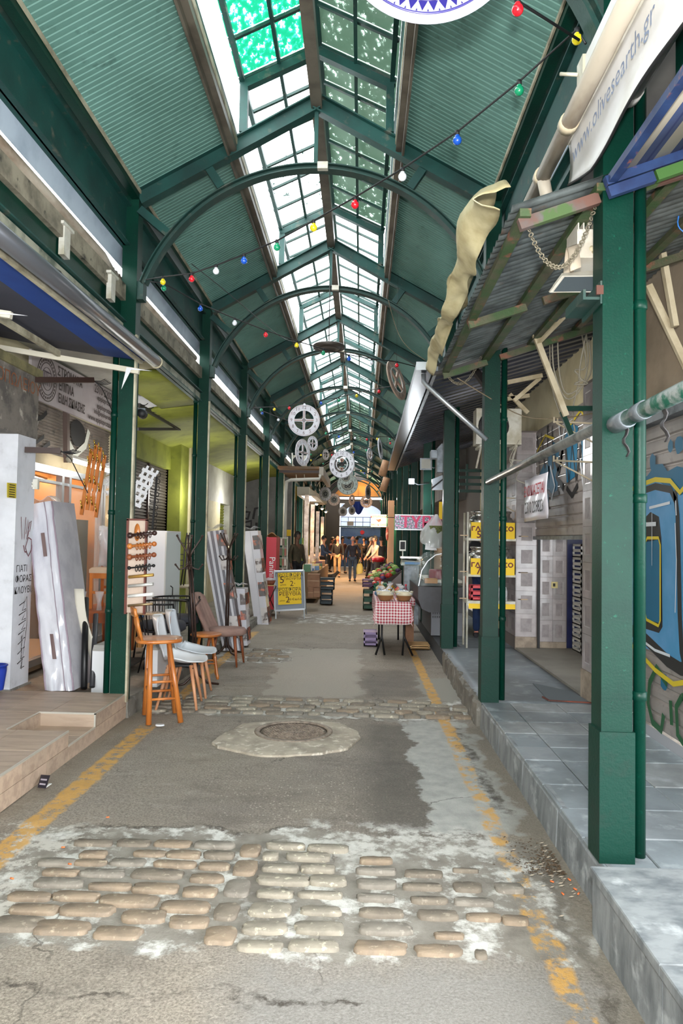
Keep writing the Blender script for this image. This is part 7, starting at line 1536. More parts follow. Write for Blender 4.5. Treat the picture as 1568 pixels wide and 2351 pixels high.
lamp('gable_lamp', 'POINT', (.05,38.5,3.6), 90, (1,.72,.4), .2)
warm = (1,.66,.36)
for (x, y, z, pw) in ((-1.6,22,2.6,110),(-1.3,28,2.5,230),(1.1,23.5,2.6,170),(.9,30,2.6,190),(-1.1,34,2.5,160)): lamp('stall_lamp', 'SPOT', (x,y,z), pw*1.2, warm, .12, (0,0,0), spot=R(150))
# glowing shop lamps with fittings
for k, (x, y, z) in enumerate(((-1.55,24.5,2.75),(-1.5,27,2.7),(-1.5,30,2.7),(1.0,24,2.7),(1.05,27,2.5))):
    t = thing('stall_lamp_shade', 'small warm lit lamp over the %s stalls, %s' % (('left','left','left','right','right')[k], ('nearest','middle','furthest','nearer','further')[k]), 'lamp', (x,y,z)); b = MB(); b.lathe([(.0,.08),(.03,.08),(.12,0),(.11,0),(.02,.07)], (x,y,z), 14); b.build('lamp_shade', alu, t); b = MB(); b.sphere((x,y,z+.0), .05, 10, 6); b.build('bulb_glass', mat('lit_warm_bulb', (255,214,150), .4, emit=14), t); b = MB(); b.tube([(x,y,z+.08),(x,y,4.95)], .005, 5); b.build('cord', dark, t)
# left: low canopy, drain pipe, light box
lc = thing('rusty_canopy', 'flat rusty edged canopy on the left above the sandwich board', 'canopy', (-1.5,18,3.2)); b = MB(); b.box(-1.98,-.98,16.6,20.2,3.18,3.24); b.build('canopy_sheet', mat('rusty_canopy_sheet', (126,92,64), .8, 0, (96,84,70), 3), lc); b = MB(); b.box(-1.0,-.90,16.5,20.2,3.02,3.22); b.build('gutter', mat('dirty_white_gutter', (160,152,140), .6), lc); b = MB(); b.bar((-1.95,16.7,3.12),(-1.0,16.7,3.12),.05,.06); b.build('support_bar', dark_brown, lc)
dp = thing('white_drain_pipe', 'white drain pipe running down beside the red panini cabinet', 'pipe', (-1.7,16.3,1.5)); b = MB(); P = [Vector((-0.969,16.4,3.027)),Vector((-0.987,16.4,2.927)),Vector((-1.629,16.3,2.888)),Vector((-1.728,16.3,2.847)),Vector((-1.743,16.3,2.607)),Vector((-1.737,16.3,0.869))]; b.tube(P, .04, 12); b.build('pipe', mat('greyish_white_pipe', (186,182,172), .5), dp)
ac = ac_unit('outdoor air conditioner high on the left above the rusty canopy', (-1.74,17.9,3.306)[0],(-1.411,17.9,3.311)[0],17.9,18.15,(-1.74,17.9,3.328)[2],(-1.747,17.9,3.646)[2])
fr = thing('pipe_guard', 'white metal frame around the left air conditioner', 'frame', (-1.755,17.8,3.471)); b = MB(); b.tube([(-1.76,17.8,3.689),(-1.741,17.8,3.274),(-1.369,17.8,3.258)], .02, 6); b.build('frame_tube', white_metal, fr)
lx = thing('lit_fascia_box', 'white fascia box with rows of bright strip lights on the left', 'sign box', (-1.5,21,2.9)); p, q = (-1.869,20.5,3.023), (-1.526,20.5,2.827)
b = MB(); b.box(p[0],q[0],20.5,21.0,q[2],p[2]+.02); b.prism([(q[0]+.01,21.01,q[2]),(q[0]+.01,21.01,p[2]),(q[0]+.25,26,p[2]),(q[0]+.25,26,q[2])], (-.3,0,0)); b.build('box_body', mat('cream_fascia', (170,164,148), .6), lx)
b = MB(); b.box(p[0],q[0]+.2,20.55,26,q[2]-.03,q[2]); b.build('underside', mat('cream_fascia', (0,0,0)), lx)
for k in range(5): b = MB(); x0 = q[0]-.22; b.box(x0,x0+.26,20.8+.55*k,20.9+.55*k,q[2]-.05,q[2]-.03); b.build('strip_light', tube_m, lx)
# panini cabinet, spice racks and sandwich board
pc = thing('panini_cabinet', 'tall red cabinet with white lettering Panini beside the leaning mattress', 'cabinet', (-1.8,14.6,.13)); p, q = (-1.895,14.3,1.572), (-1.695,14.3,0.342)
b = MB(); b.box(p[0],q[0],14.3,14.9,.13,p[2]); b.build('cabinet_body', mat('panini_red', (190,24,48), .4), pc); text('Panini', .17, white_print, pc, ((p[0]+q[0])/2+.02,14.296,.98), (0,0,-1), (1,0,0))
b = MB(); b.sheet(lambda u, v: (p[0]+(q[0]-p[0])*u, 14.3+.4*v, p[2]+.02+.08*math.sin(PI*u)*math.sin(4*v+1)), 6, 6, .01); b.build('goods_on_top', mat('brown_bag_paper', (150,112,70), .7), pc)
sr = thing('spice_rack', 'white wire rack full of hanging spice packets behind the sandwich board', 'shelf rack', (-1.5,14.9,.13)); p, q = (-1.784,14.9,1.585), (-1.537,14.9,0.657)
for x in (p[0],q[0]): b = MB(); b.tube([(x,14.9,.13),(x,14.9,p[2])], .012, 8); b.build('post', white_metal, sr)
for k in range(4):
    z = p[2]-.08-.21*k; b = MB(); b.box(p[0],q[0],14.9,15.05,z+.05,z+.06); b.build('shelf', white_metal, sr)
    for j in range(5): x = p[0]+.03+.045*j; h_ = thing('spice_packet', 'spice packet on the white rack behind the sandwich board, %s row, %s' % (['top','second','third','bottom'][k], ['leftmost','second','middle','fourth','rightmost'][j]), 'packet', (x,14.88,z), group='spice packets on the rack'); b = MB(); b.prism([(x-.016,14.88,z-.10),(x+.018,14.88,z-.10),(x+.016,14.88,z+.04),(x-.016,14.88,z+.04)], (0,.015,0)); b.build('packet_body', mat('spice_%d' % ((j+k)%4), [(70,110,40),(150,70,40),(206,196,180),(96,64,44)][(j+k)%4], .4), h_)
bs_ = thing('basket_stand', 'folding table with a wicker basket covered in plastic left of the sandwich board', 'table', (-1.7,14.2,0)); p = (-1.767,14,0.62); b = MB(); b.box(p[0]-.13,p[0]+.10,13.95,14.2,p[2],p[2]+.015); b.build('table_top', wood_pale, bs_)
for s_ in (-1,1): b = MB(); b.tube([(p[0]-.12*s_,14.0,p[2]),(p[0]+.10*s_,14.1,.13)], .01, 6); b.build('leg', dark_brown, bs_)
t = thing('wicker_basket', 'wicker basket under clear plastic on the folding table left of the sandwich board', 'basket', (p[0],14.07,p[2]+.015)); b = MB(); b.lathe([(0,0),(.08,0),(.11,.09),(.10,.09),(.07,.01)], (p[0]-.01,14.07,p[2]+.016), 16); b.build('basket_body', mat('wicker', (136,72,44), .7, 0, (100,52,34), 30), t); b = MB(); b.sphere((p[0]-.01,14.07,p[2]+.11), .095, 12, 6, (1,1,.6)); b.build('film_cover', plastic_film, t)
af = thing('sandwich_board', 'aluminium sandwich board with a handwritten yellow Greek offer poster', 'sign', (-1.37,14,.0)); P = [Vector(v) for v in ((-1.706,14.15,0.903),(-1.128,14.15,0.931),(-1.072,13.95,0.189),(-1.657,13.95,0.144))]
def Q_(u, v, d=0): return P[0].lerp(P[1],u).lerp(P[3].lerp(P[2],u),v)+Vector((0,-d,0))
b = MB(); b.prism([Q_(0,0),Q_(1,0),Q_(1,1),Q_(0,1)], (0,.02,0)); b.build('back_panel', mat('grey_board_panel', (132,140,150), .5), af)
for (a, c_) in (((0,0),(1,0)),((1,0),(1,1)),((1,1),(0,1)),((0,1),(0,0))): b = MB(); b.bar(Q_(*a,.006), Q_(*c_,.006), .03, .03); b.build('frame_rail', alu, af)
for u in (.03,.97): b = MB(); b.bar(Q_(u,1), Q_(u,1.25), .022, .022); b.bar(Q_(u,.0)+Vector((0,.05,0)), (Q_(u,1).x,14.6,.0+.02), .02, .02); b.build('leg', alu, af)
pp = MB(); pp.prism([Q_(.12,.05,.012),Q_(.90,.05,.012),Q_(.90,.86,.012),Q_(.12,.86,.012)], (0,.004,0)); pp.build('poster', yellow, af)
xd_ = (P[1]-P[0]).normalized(); yd_ = (P[0]-P[3]).normalized(); hand = mat('marker_ink', (96,84,30), .6); hand2 = mat('dark_marker_ink', (70,34,20), .6)
for s_, u, v, sz, m_ in (('ΠΡΟΣΦΟΡΑ',.50,.115,.098,hand),('5',.26,.235,.20,hand2),('ΓΙΑΟΥΡΤΙΑ',.62,.215,.068,hand2),('μόνο',.30,.36,.05,hand2),('2·',.62,.34,.15,hand2),('ΠΡΟΣΦΟΡΑ',.47,.485,.088,hand),('ΡΕΒΥΘΙΑ',.52,.60,.10,hand2),('μόνο',.26,.76,.045,hand2),('2',.44,.745,.17,hand2),('50 €/κιλό',.68,.74,.062,hand2)): text(s_, sz, m_, af, Q_(u,v,.0185), xd_, yd_)
b = MB()
for v in (.155,.435,.535): b.bar(Q_(.13,v,.018), Q_(.86,v,.018), .002, .004)
b.build('ruled_line', hand, af)
# boxes and crates on the left
crt = [('brown cardboard box, upper one of the pile right of the sandwich board',700,1320,728,1350,15.5),('brown cardboard box at the bottom left of the pile right of the sandwich board',702,1351,714,1373,15.4),('brown cardboard box at the bottom right of the pile right of the sandwich board',715,1349,729,1372,15.5)]
for lab, x0, y0, x1, y1, Y_ in crt:
    u = 1.55+(1239-y0)/1644*Y_; d_ = max(1.55+(1239-y1)/1644*Y_, .02); xa = (x0-825+3)/1644*Y_; xb = (x1-825+3)/1644*Y_
    t = thing('cardboard_box', lab, 'box', ((xa+xb)/2,Y_,d_)); b = MB(); b.box(xa,xb,Y_,Y_+.35,d_,u); b.build('box_body', card, t); b = MB(); b.box(xa,xb,Y_-.003,Y_,(u+d_)/2-.008,(u+d_)/2+.008); b.build('tape', mat('box_tape', (170,136,100), .4), t)
crate(-.98,-.62,16.9,17.3,.36,.28,mat('dark_teal_crate', (36,52,60), .5),'dark plastic crate with red goods on the pile edge, left side of the alley',None,'plastic_crate')
crate(-.95,-.66,16.9,17.3,.02,.33,mat('dark_teal_crate', (0,0,0)),'dark plastic crate standing on the ground under the left goods',None,'plastic_crate')
st3 = thing('goods_counter', 'long low counter of packaged goods along the left columns', 'counter', (-1.4,18.5,.1)); b = MB(); b.box(-1.45,-1.05,17.4,23,.1,.75); b.build('counter_body', mat('counter_wood', (120,92,64), .7), st3)
rg = random.Random(8)
for k in range(26):
    x, y = -1.36+.22*rg.random(), 17.5+.2*k; h = .06+.12*rg.random(); ci = rg.randrange(9)
    t = thing('food_packet', '%s packet on the long left counter, %s, %s' % (hues[ci], ['at its near end','just past its near end','before the middle','at the middle','past the middle','near the far end','at the far end'][k//4], ['nearest of four','second of four','third of four','last of four'][k%4]), 'packet', (x,y,.75), group='packets on the left counter'); b = MB(); b.bevbox(x-.09,x+.09,y-.07,y+.07,.75,.75+h,.01); b.build('packet_body', mat('goods_%s' % hues[ci], gcol[ci], .35), t)
for k in range(4): t = thing('green_box', 'lime green food carton behind the hooded man, %s of the stack' % ['lowest','second','third','topmost'][k], 'box', (-1.5,19.6,.9+.17*k), group='lime cartons'); b = MB(); b.box(-1.62,-1.45,19.6,19.8,.90+.17*k,1.06+.17*k); b.build('box_body', mat('lime_carton', (170,196,70), .5), t)
# wrapped pillars of the lit stalls
chrome = mat('reflective_wrap', (196,176,160), .25, .6, (150,130,116), 5)
for k, (x, Y_) in enumerate(((695,19.5),(709,22.8),(721,25.8),(732,28.8))):
    p = ((x-822)/1644*Y_); t = thing('wrapped_post', 'shiny metal wrapped post of the lit left stalls, %s' % ('nearest','second','third','furthest')[k], 'post', (p,Y_,.1)); b = MB(); b.box(p-.06,p+.06,Y_,Y_+.12,.1,2.75-.1*k); b.build('post_body', chrome, t)
tf_ = thing('meat_counter', 'lit glass meat counter with white trays on the left', 'counter', (-1.2,29,.1)); b = MB(); b.box(-1.98,-1.6,24.5,34,.1,.85); b.build('counter_body', mat('white_counter', (200,180,160), .4), tf_); b = MB(); b.prism([(-1.6,24.5,.86),(-1.75,24.5,1.25),(-1.76,24.5,1.25),(-1.61,24.5,.86)], (0,9.5,0)); b.build('glass_pane', win_glass, tf_)
for k in range(8): b = MB(); b.box(-1.95,-1.66,24.8+1.1*k,25.7+1.1*k,.85,.93); b.build('meat_tray', mat('meat_pink' if k%2 else 'meat_white', (206,130,110) if k%2 else (226,214,200), .5), tf_)
tag(MB().box(-.62,-.34,31,31.02,2.15,2.34).build('hanging_board', mat('cream_board', (190,186,172), .6)), 'small cream hanging signboard over the crowd', 'sign')
# right: produce stall, lit sign
ps_ = thing('produce_stall', 'sloping produce stall heaped with greens along the right side', 'stall', (.6,18.5,.1)); b = MB(); b.prism([(.22,16.6,.0),(.95,16.6,.0),(.95,16.6,.85),(.22,16.6,.45)], (.05,7,0)); b.build('stall_body', mat('dark_stall', (60,50,44), .8), ps_)
rg = random.Random(9); vg = [('lettuce',(98,140,50)),('cabbage',(160,176,96)),('leek',(66,104,44)),('tomato',(190,50,36)),('aubergine',(80,50,90)),('cauliflower',(206,200,160))]
for k in range(54):
    row, j = divmod(k, 6); x = .30+.115*j+rg.uniform(-.02,.02); y = 16.75+.6*row+rg.uniform(-.1,.1); z = .45+(x-.22)/.73*.40+.03; nm, c_ = vg[rg.randrange(6)]
    t = thing(nm, '%s on the sloping produce stall, row %s from the front, %s' % (nm, ['one','two','three','four','five','six','seven','eight','nine'][row], ['at the alley edge','second from the alley edge','left of centre','right of centre','second from the back edge','at the back edge'][j]), 'vegetable', (x,y,z), group='%ss on the produce stall' % nm); r0 = .06+.03*rg.random(); b = MB()
    b.sheet(lambda u, v: Vector((x,y,z))+Vector((math.cos(2*PI*u)*math.sin(PI*v), math.sin(2*PI*u)*math.sin(PI*v), .8*math.cos(PI*v)+.15))*r0*(1+.18*math.sin(10*PI*u+k)*math.sin(PI*v)), 12, 6, 0); b.build('%s_body' % nm, mat('veg_%s' % nm, c_, .6, 0, tuple(int(q*.7) for q in c_), 20), t)
for k, (x0,x1,z0,h,y0,c_,lab) in enumerate(((.28,.56,.47,.16,15.3,(20,120,86),'green plastic crate full of bags on the right, topmost'),(.04,.28,.50,.17,16.0,(110,70,110),'purple crate at the front corner of the produce stall'),(.06,.30,.02,.42,15.9,(26,74,52),'dark green tall crate on the ground at the produce stall corner'),(.60,.86,.52,.14,15.2,(20,110,120),'teal crate right of the green one'),(.3,.56,.02,.42,15.35,(120,88,62),'wooden crate under the green plastic crate'))):
    crate(x0,x1,y0,y0+.4,z0,h,mat('crate_tone_%d' % k, c_, .5),lab,None,'produce_crate')
for k in range(7):
    x, y = .30+.08*(k%3), 15.38+.12*(k//3); t = thing('plastic_bag', 'small bag of produce in the green plastic crate, %s' % ['front left','front middle','front right','middle row left','centre','middle row right','at the back'][k], 'bag', (x,y,.60), group='bags in the green crate'); b = MB(); b.sphere((x,y,.625), .05, 10, 6, (1,1,.8)); b.build('bag_contents', mat('goods_%s' % hues[(k*5)%9], gcol[(k*5)%9], .35), t)
sgn = thing('lit_sign', 'lit cream sign with red Greek lettering and a red bird over the right stalls', 'sign', (0.496,21,2.111)); p, q = (0.277,21,2.299), (0.728,21,1.936)
b = MB(); b.box(p[0],q[0],21,21.08,q[2],p[2]); b.build('light_panel', mat('lit_cream_panel', (255,206,164), .5, emit=.8), sgn); cx = (p[0]+q[0])/2; cz0 = (p[2]+q[2])/2; ro = mat('orange_red_letter', (200,60,36), .5)
text('ΚΟΤΟΠΟΥΛΑ', .075, ro, sgn, (cx,20.995,p[2]-.07), bold=.002); text('ΒΑΣ.ΓΚΟΣΙΟΣ', .066, ro, sgn, (cx,20.995,q[2]+.06), bold=.002)
b = MB(); b.add([(cx-.09,20.995,cz0+.05),(cx-.03,20.995,cz0+.03),(cx+.06,20.995,cz0+.06),(cx+.07,20.995,cz0+.0),(cx+.0,20.995,cz0-.05),(cx-.05,20.995,cz0+.0)], [(0,5,4,3,2,1)]); b.build('bird_logo', ro, sgn)
b = MB(); b.tube([(q[0],21.04,cz0+.1),(1.03,21.1,cz0+.1)], .012, 6); b.build('sign_bracket', dark, sgn); lamp('chicken_sign_light', 'POINT', (cx,20.6,2.1), 9, warm, .1)
wp2 = thing('lit_pier', 'warmly lit tiled pier beside the lit cream sign', 'pier', (.9,22,.1)); b = MB(); b.box(.80,.98,21.6,21.9,.1,2.75); b.build('pier_body', mat('peach_tile', (216,170,130), .5), wp2)
t = thing('meat_hook_row', 'piece of red and white meat hanging at the lit pier', 'meat', (0.751,21.2,1.747)); c_ = Vector((0.764,21.2,1.747)); b = MB(); b.sphere(c_, .09, 10, 8, (.5,.4,2.4)); b.build('meat_piece', mat('raw_meat', (176,70,56), .5, 0, (214,170,150), 12), t); b = MB(); b.tube([c_+Vector((0,0,.2)), c_+Vector((0,0,.5))], .006, 5); b.build('hook', steel, t)
rt = thing('red_tub', 'red tub of pink meat at the right stalls', 'tub', (0.526,21,1.003)); c_ = Vector((0.502,21,0.914)); b = MB(); b.lathe([(0,0),(.17,0),(.2,.12),(.19,.12)], (c_.x,c_.y,c_.z), 18); b.build('tub_body', red, rt); b = MB(); b.sphere((c_.x,c_.y,c_.z+.1), .18, 12, 6, (1,1,.45)); b.build('meat_heap', mat('pink_meat', (226,140,116), .5), rt)
# brown tubes hanging at the far right
for k, (x, y, Y_) in enumerate(((874,1112,18),(872,1075,16))):
    c_ = Vector((x-822, 0, 0)); X_ = (x-822)/1644*Y_; z_ = 1.55+(1240-y)/1644*Y_; t = thing('rolled_blind', 'rolled brown paper tube hanging below the polished gutter, %s' % ('lower','upper')[k], 'roll', (X_,Y_,z_)); b = MB(); b.tube([(X_-.05,Y_,z_-.17),(X_+.05,Y_,z_+.17)], .09, 12); b.build('roll', mat('brown_kraft', (176,132,96), .6, 0, (150,110,80), 6), t); b = MB(); b.tube([(X_+.05,Y_,z_+.17),(X_+.05,Y_,4.75)], .003, 4); b.build('cord', cable_blk, t)

# ================================================================ PEOPLE
skin_c = {'a':mat('skin_tan', (190,134,104), .6),'b':mat('skin_pink', (214,140,116), .6),'c':mat('skin_brown', (104,72,56), .6)}
def skinned(name, verts, edges, radii, m_, parent, root=0, sub=1):
    me = bpy.data.meshes.new(name); me.from_pydata(verts, edges, []); o = bpy.data.objects.new(name, me); COL.objects.link(o)
    md = o.modifiers.new('s', 'SKIN'); md.use_smooth_shade = True
    for i, r0 in enumerate(radii): me.skin_vertices[0].data[i].radius = (r0, r0) if not isinstance(r0, tuple) else r0
    me.skin_vertices[0].data[root].use_root = True
    o.modifiers.new('u', 'SUBSURF').levels = sub; o.modifiers['u'].render_levels = sub
    dg = bpy.context.evaluated_depsgraph_get(); me2 = bpy.data.meshes.new_from_object(o.evaluated_get(dg)); bpy.data.objects.remove(o)
    me2.materials.clear(); me2.materials.append(m_); me2.name = name; o = bpy.data.objects.new(name, me2); COL.objects.link(o); o.parent = parent; return o
def person(lab, loc, rz, H, top, legs, skin, hair, pose='walk', bald=False, armL=None, armR=None, coat=0, mask=False, cap=False, stride=.12, lean=0, shoe=None, female=False):
    """body faces -y in its own frame; left is +x"""
    t = thing('person', lab, 'person', loc, rz); k = H/1.75
    def J(x, y, z): return (x*k, y*k+lean*max(0,z-.9)*k, z*k)
    st_ = stride
    pts = {'pel':J(0,0,.95),'wai':J(0,0,1.10),'che':J(0,-.01,1.28),'nek':J(0,0,1.45),'hed0':J(0,-.01,1.54),'hed':J(0,-.015,1.60),
     'shL':J(.17,0,1.41),'shR':J(-.17,0,1.41),'hiL':J(.09,0,.90),'hiR':J(-.09,0,.90),'knL':J(.10,-st_*.9-.02,.50),'knR':J(-.10,st_*.3-.03,.49),'anL':J(.10,-st_,.08),'anR':J(-.10,st_,.10),'toL':J(.12,-st_-.16,.03),'toR':J(-.12,st_-.15,.03)}
    aL = armL or ((.24,.02,1.14),(.25,-.06,.90)); aR = armR or ((-.24,.02,1.14),(-.25,-.06,.90))
    pts['elL'] = J(*aL[0]); pts['wrL'] = J(*aL[1]); pts['elR'] = J(*aR[0]); pts['wrR'] = J(*aR[1])
    rad = {'pel':.10,'wai':.09,'che':.105,'nek':.048,'hed0':.05,'hed':.06,'shL':.05,'shR':.05,'hiL':.075,'hiR':.075,'knL':.05,'knR':.05,'anL':.035,'anR':.035,'toL':.03,'toR':.03,'elL':.036,'elR':.036,'wrL':.024,'wrR':.024}
    names = list(pts); idx = {n: i for i, n in enumerate(names)}; V = [pts[n] for n in names]; Rr = [rad[n]*k for n in names]
    E_ = [('pel','wai'),('wai','che'),('che','nek'),('nek','hed0'),('hed0','hed'),('che','shL'),('che','shR'),('pel','hiL'),('pel','hiR'),('hiL','knL'),('hiR','knR'),('knL','anL'),('knR','anR'),('anL','toL'),('anR','toR'),('shL','elL'),('shR','elR'),('elL','wrL'),('elR','wrR')]
    E = [(idx[a], idx[b_]) for a, b_ in E_]
    for s_ in 'LR':                                   # palms, five fingers each
        w0 = Vector(pts['wr'+s_]); e0 = Vector(pts['el'+s_]); d = (w0-e0).normalized(); sd = Vector((0,-1,0)); sd = (sd-d*sd.dot(d)).normalized(); iw = idx['wr'+s_]; n0 = len(V)
        V.append(tuple(w0+d*.06*k)); Rr.append(.028*k); E.append((iw, n0)); nn = d.cross(sd)
        for f, (o_, L) in enumerate(((-.026,.065),(-.009,.075),(.009,.07),(.026,.055))):
            a = len(V); V.append(tuple(w0+d*.10*k+sd*o_*k)); V.append(tuple(w0+d*(.10+L)*k+sd*o_*k+nn*.012*k)); Rr += [.009*k,.007*k]; E += [(n0,a),(a,a+1)]
        a = len(V); V.append(tuple(w0+d*.045*k+sd*-.035*k)); V.append(tuple(w0+d*.085*k+sd*-.055*k)); Rr += [.010*k,.008*k]; E += [(iw,a),(a,a+1)]
    body = skinned('body', V, E, Rr, skin_c[skin], t)
    # head joined to the body mesh: skull with brow, nose, eye sockets, ears, chin
    hb_ = MB(); hc = Vector(pts['hed'])+Vector((0,0,.045*k)); 
    def head(u, v):
        a = 2*PI*u; e = PI*v; dx, dy, dz = math.sin(e)*math.cos(a), math.sin(e)*math.sin(a), -math.cos(e)
        w_ = .075*(1-.22*max(0,-dz)**1.3); p = Vector((dx*w_, dy*.092, dz*.118)); fr = max(0,-dy)
        n_ = math.exp(-((dx/.16)**2+((dz+.12)/.22)**2))*fr; p.y -= .022*n_*(1 if -dy > .6 else 0)
        for ex in (-.42,.42): p.y += .010*math.exp(-(((dx-ex)/.16)**2+((dz-.12)/.12)**2))*fr
        p.y -= .006*math.exp(-((dx/.4)**2+((dz+.5)/.1)**2))*fr
        return hc+p*k
    hb_.sheet(head, 24, 18, 0)
    for s_ in (-1,1): hb_.sphere(hc+Vector((.077*s_,.008,-.005))*k, .024*k, 8, 6, (.45,.7,1.3))
    n0 = len(body.data.vertices); vs = [tuple(v.co) for v in body.data.vertices]+[tuple(v) for v in hb_.v]; fs = [tuple(p.vertices) for p in body.data.polygons]+[tuple(i+n0 for i in f) for f in hb_.f]
    me = bpy.data.meshes.new('body'); me.from_pydata(vs, [], fs); me.materials.append(skin_c[skin]); me.polygons.foreach_set('use_smooth', [True]*len(fs)); body.data = me
    b = MB()
    for s_ in (-1,1): b.sphere(hc+Vector((.031*s_,-.080,.012))*k, .009*k, 6, 4)
    b.build('eyes', black_ink, body, True); b = MB(); b.sphere(hc+Vector((0,-.084,-.055))*k, .02*k, 8, 4, (1.1,.4,.22)); b.build('mouth', mat('lip', (150,80,72), .5), body, True)
    def hs_(u, v):
        a = 2*PI*u; e = PI*(.0+.58*v); dx, dy, dz = math.sin(e)*math.cos(a), math.sin(e)*math.sin(a), math.cos(e); cut = 1 if dy > -.35 else 0
        q = 1.10 if not (dy < -.45 and dz < .45) else .93
        return hc+Vector((dx*.079*q, dy*.098*q+.004, dz*.122*q+.003))*k
    b = MB()
    if bald: b.sheet(lambda u, v: (lambda a, e: hc+Vector((math.sin(e)*math.cos(a)*.080, math.sin(e)*math.sin(a)*.097, -math.cos(e)*.12))*k)(PI*u, PI*(.36+.14*v)), 16, 4, .004)
    else: b.sheet(hs_, 22, 10, 0)
    b.build('hair', hair, t, True)
    if cap: b = MB(); b.lathe([(0,.135),(.05,.13),(.085,.09),(.09,.055),(.13,.045),(.128,.038),(.085,.045)], hc/1+Vector((0,0,0)), 20); b.v = [hc+(v-hc)*k for v in b.v]; b.build('cap', dark, t, True)
    if mask: b = MB(); b.sphere(hc+Vector((.02,-.062,-.045))*k, .045*k, 10, 6, (1.1,.7,.9)); b.build('face_mask', mat('pale_blue_mask', (196,214,222), .7), t, True)
    # clothes
    f = 1.30; tp_n = ['wai','che','nek','shL','shR','elL','wrL','elR','wrR','pel']; tv = [pts[n] for n in tp_n]; tv[6] = tuple(Vector(pts['wrL']).lerp(Vector(pts['elL']), .08)); tv[8] = tuple(Vector(pts['wrR']).lerp(Vector(pts['elR']), .08))
    tv[2] = tuple(Vector(pts['nek']).lerp(Vector(pts['che']), .2)); tr = [.125,.135,.065,.068,.068,.052,.038,.052,.038,.128]; te = [(9,0),(0,1),(1,2),(1,3),(1,4),(3,5),(5,6),(4,7),(7,8)]
    if coat: tv.append(J(0,0,.95-coat)); tr.append(.14); te.append((9,10))
    skinned('jacket', tv, te, [v*k for v in tr], top, t)
    ln = ['pel','hiL','hiR','knL','knR','anL','anR']; lv_ = [pts[n] for n in ln]; lr = [.112,.092,.092,.068,.068,.055,.055]
    skinned('trousers', lv_, [(0,1),(0,2),(1,3),(2,4),(3,5),(4,6)], [v*k for v in lr], legs, t)
    for s_ in 'LR':
        a, c_ = Vector(pts['an'+s_]), Vector(pts['to'+s_]); b = MB(); b.tube([a+Vector((0,.05,-.045))*k, a+Vector((0,0,-.035))*k, a.lerp(c_,.6)+Vector((0,0,-.015))*k, c_+Vector((0,-.01,.0))*k], [.034*k,.042*k,.04*k,.026*k], 10); b.build('shoe', shoe or dark, t, True)
    return t
jk_ = lambda n, c, c2=None: mat(n, c, .85, 0, c2 or tuple(int(v*.8) for v in c), 5)
hair_b, hair_g = mat('black_hair', (28,24,22), .7), mat('grey_hair', (150,146,140), .7)
def gx(x, Y_): return (x-822)/1644*Y_
person('man walking away in dark jacket and jeans carrying a pale yellow bag', (gx(803,26.5),26.5,0), R(176), 1.66, jk_('dark_navy_jacket', (48,48,60)), jk_('blue_jeans', (62,78,100)), 'b', hair_g, bald=True, armR=((-.25,.03,1.14),(-.30,-.04,.92)), stride=.06, mask=False)
pb = thing('carrier_bag', 'pale yellow carrier bag in the walking man\'s hand', 'bag', (gx(822,26.5),26.5,.7)); c_ = Vector((gx(819,26.45),26.5,.50)); b = MB(); b.sheet(lambda u, v: c_+Vector((.13*math.cos(2*PI*u)*(.35+.65*math.sin(PI*(.15+.6*(1-v)))), .07*math.sin(2*PI*u), -.2+.36*v+.02*math.sin(8*u))), 14, 6, 0); b.build('bag_body', mat('pale_yellow_plastic', (216,196,110), .5), pb)
for s_ in (-1,1): b = MB(); b.tube([c_+Vector((.04*s_,0,.15)), c_+Vector((.0,0,.33))], .008, 5); b.build('handle', mat('pale_yellow_plastic', (0,0,0)), pb)
person('man in black jacket and beige trousers walking towards the camera', (gx(768,29.5),29.5,0), R(-6), 1.68, jk_('black_jacket', (36,32,34)), jk_('beige_trousers', (196,160,120)), 'b', hair_g, stride=.08, bald=True)
person('man in a flat cap, blue sleeves and dark apron standing at the left counter', (gx(736,25.5),25.5,0), R(70), 1.66, jk_('denim_blue_shirt', (50,66,92)), jk_('dark_apron', (44,40,40)), 'a', hair_b, cap=True, armL=((.22,-.10,1.16),(.16,-.30,1.10)), armR=((-.22,-.10,1.16),(-.14,-.30,1.08)), stride=.04, coat=.3)
person('man in a dark olive hooded jacket facing right behind the sandwich board', (gx(675,18.6),18.6,0), R(48), 1.72, jk_('olive_hooded_jacket', (74,66,48)), jk_('dark_trousers', (36,36,42)), 'c', hair_b, stride=.04, coat=.05)
person('stall keeper in a white coat turned left behind the right stalls', (gx(854,24.5),24.5,0), R(-60), 1.68, jk_('white_coat', (226,196,166)), jk_('dark_trousers', (0,0,0)), 'a', hair_b, armL=((.2,-.12,1.18),(.16,-.28,1.02)), armR=((-.2,-.12,1.18),(-.14,-.28,1.02)), stride=.03, coat=.2)
person('person in a dark coat just right of the white coated stall keeper', (gx(868,26),26,0), R(200), 1.66, jk_('charcoal_coat', (34,34,38)), jk_('dark_trousers', (0,0,0)), 'a', hair_b, stride=.05, coat=.25)
person('person in black bending towards the stall, right of the walking man', (gx(838,28.5),28.5,0), R(100), 1.64, jk_('black_coat', (30,28,30)), jk_('dark_trousers', (0,0,0)), 'a', hair_g, stride=.08, coat=.25, lean=-.18)
person('person in a dark red brown jacket left of the walking man', (gx(779,33),33,0), R(30), 1.66, jk_('brown_red_jacket', (84,48,44)), jk_('blue_jeans', (0,0,0)), 'a', hair_b, stride=.1, armL=((.22,-.10,1.14),(.12,-.28,1.05)))
person('person in a beige jacket half hidden behind the walking man', (gx(812,33),33,0), R(180), 1.68, jk_('beige_jacket', (150,124,96)), jk_('dark_trousers', (0,0,0)), 'a', hair_b, stride=.1)
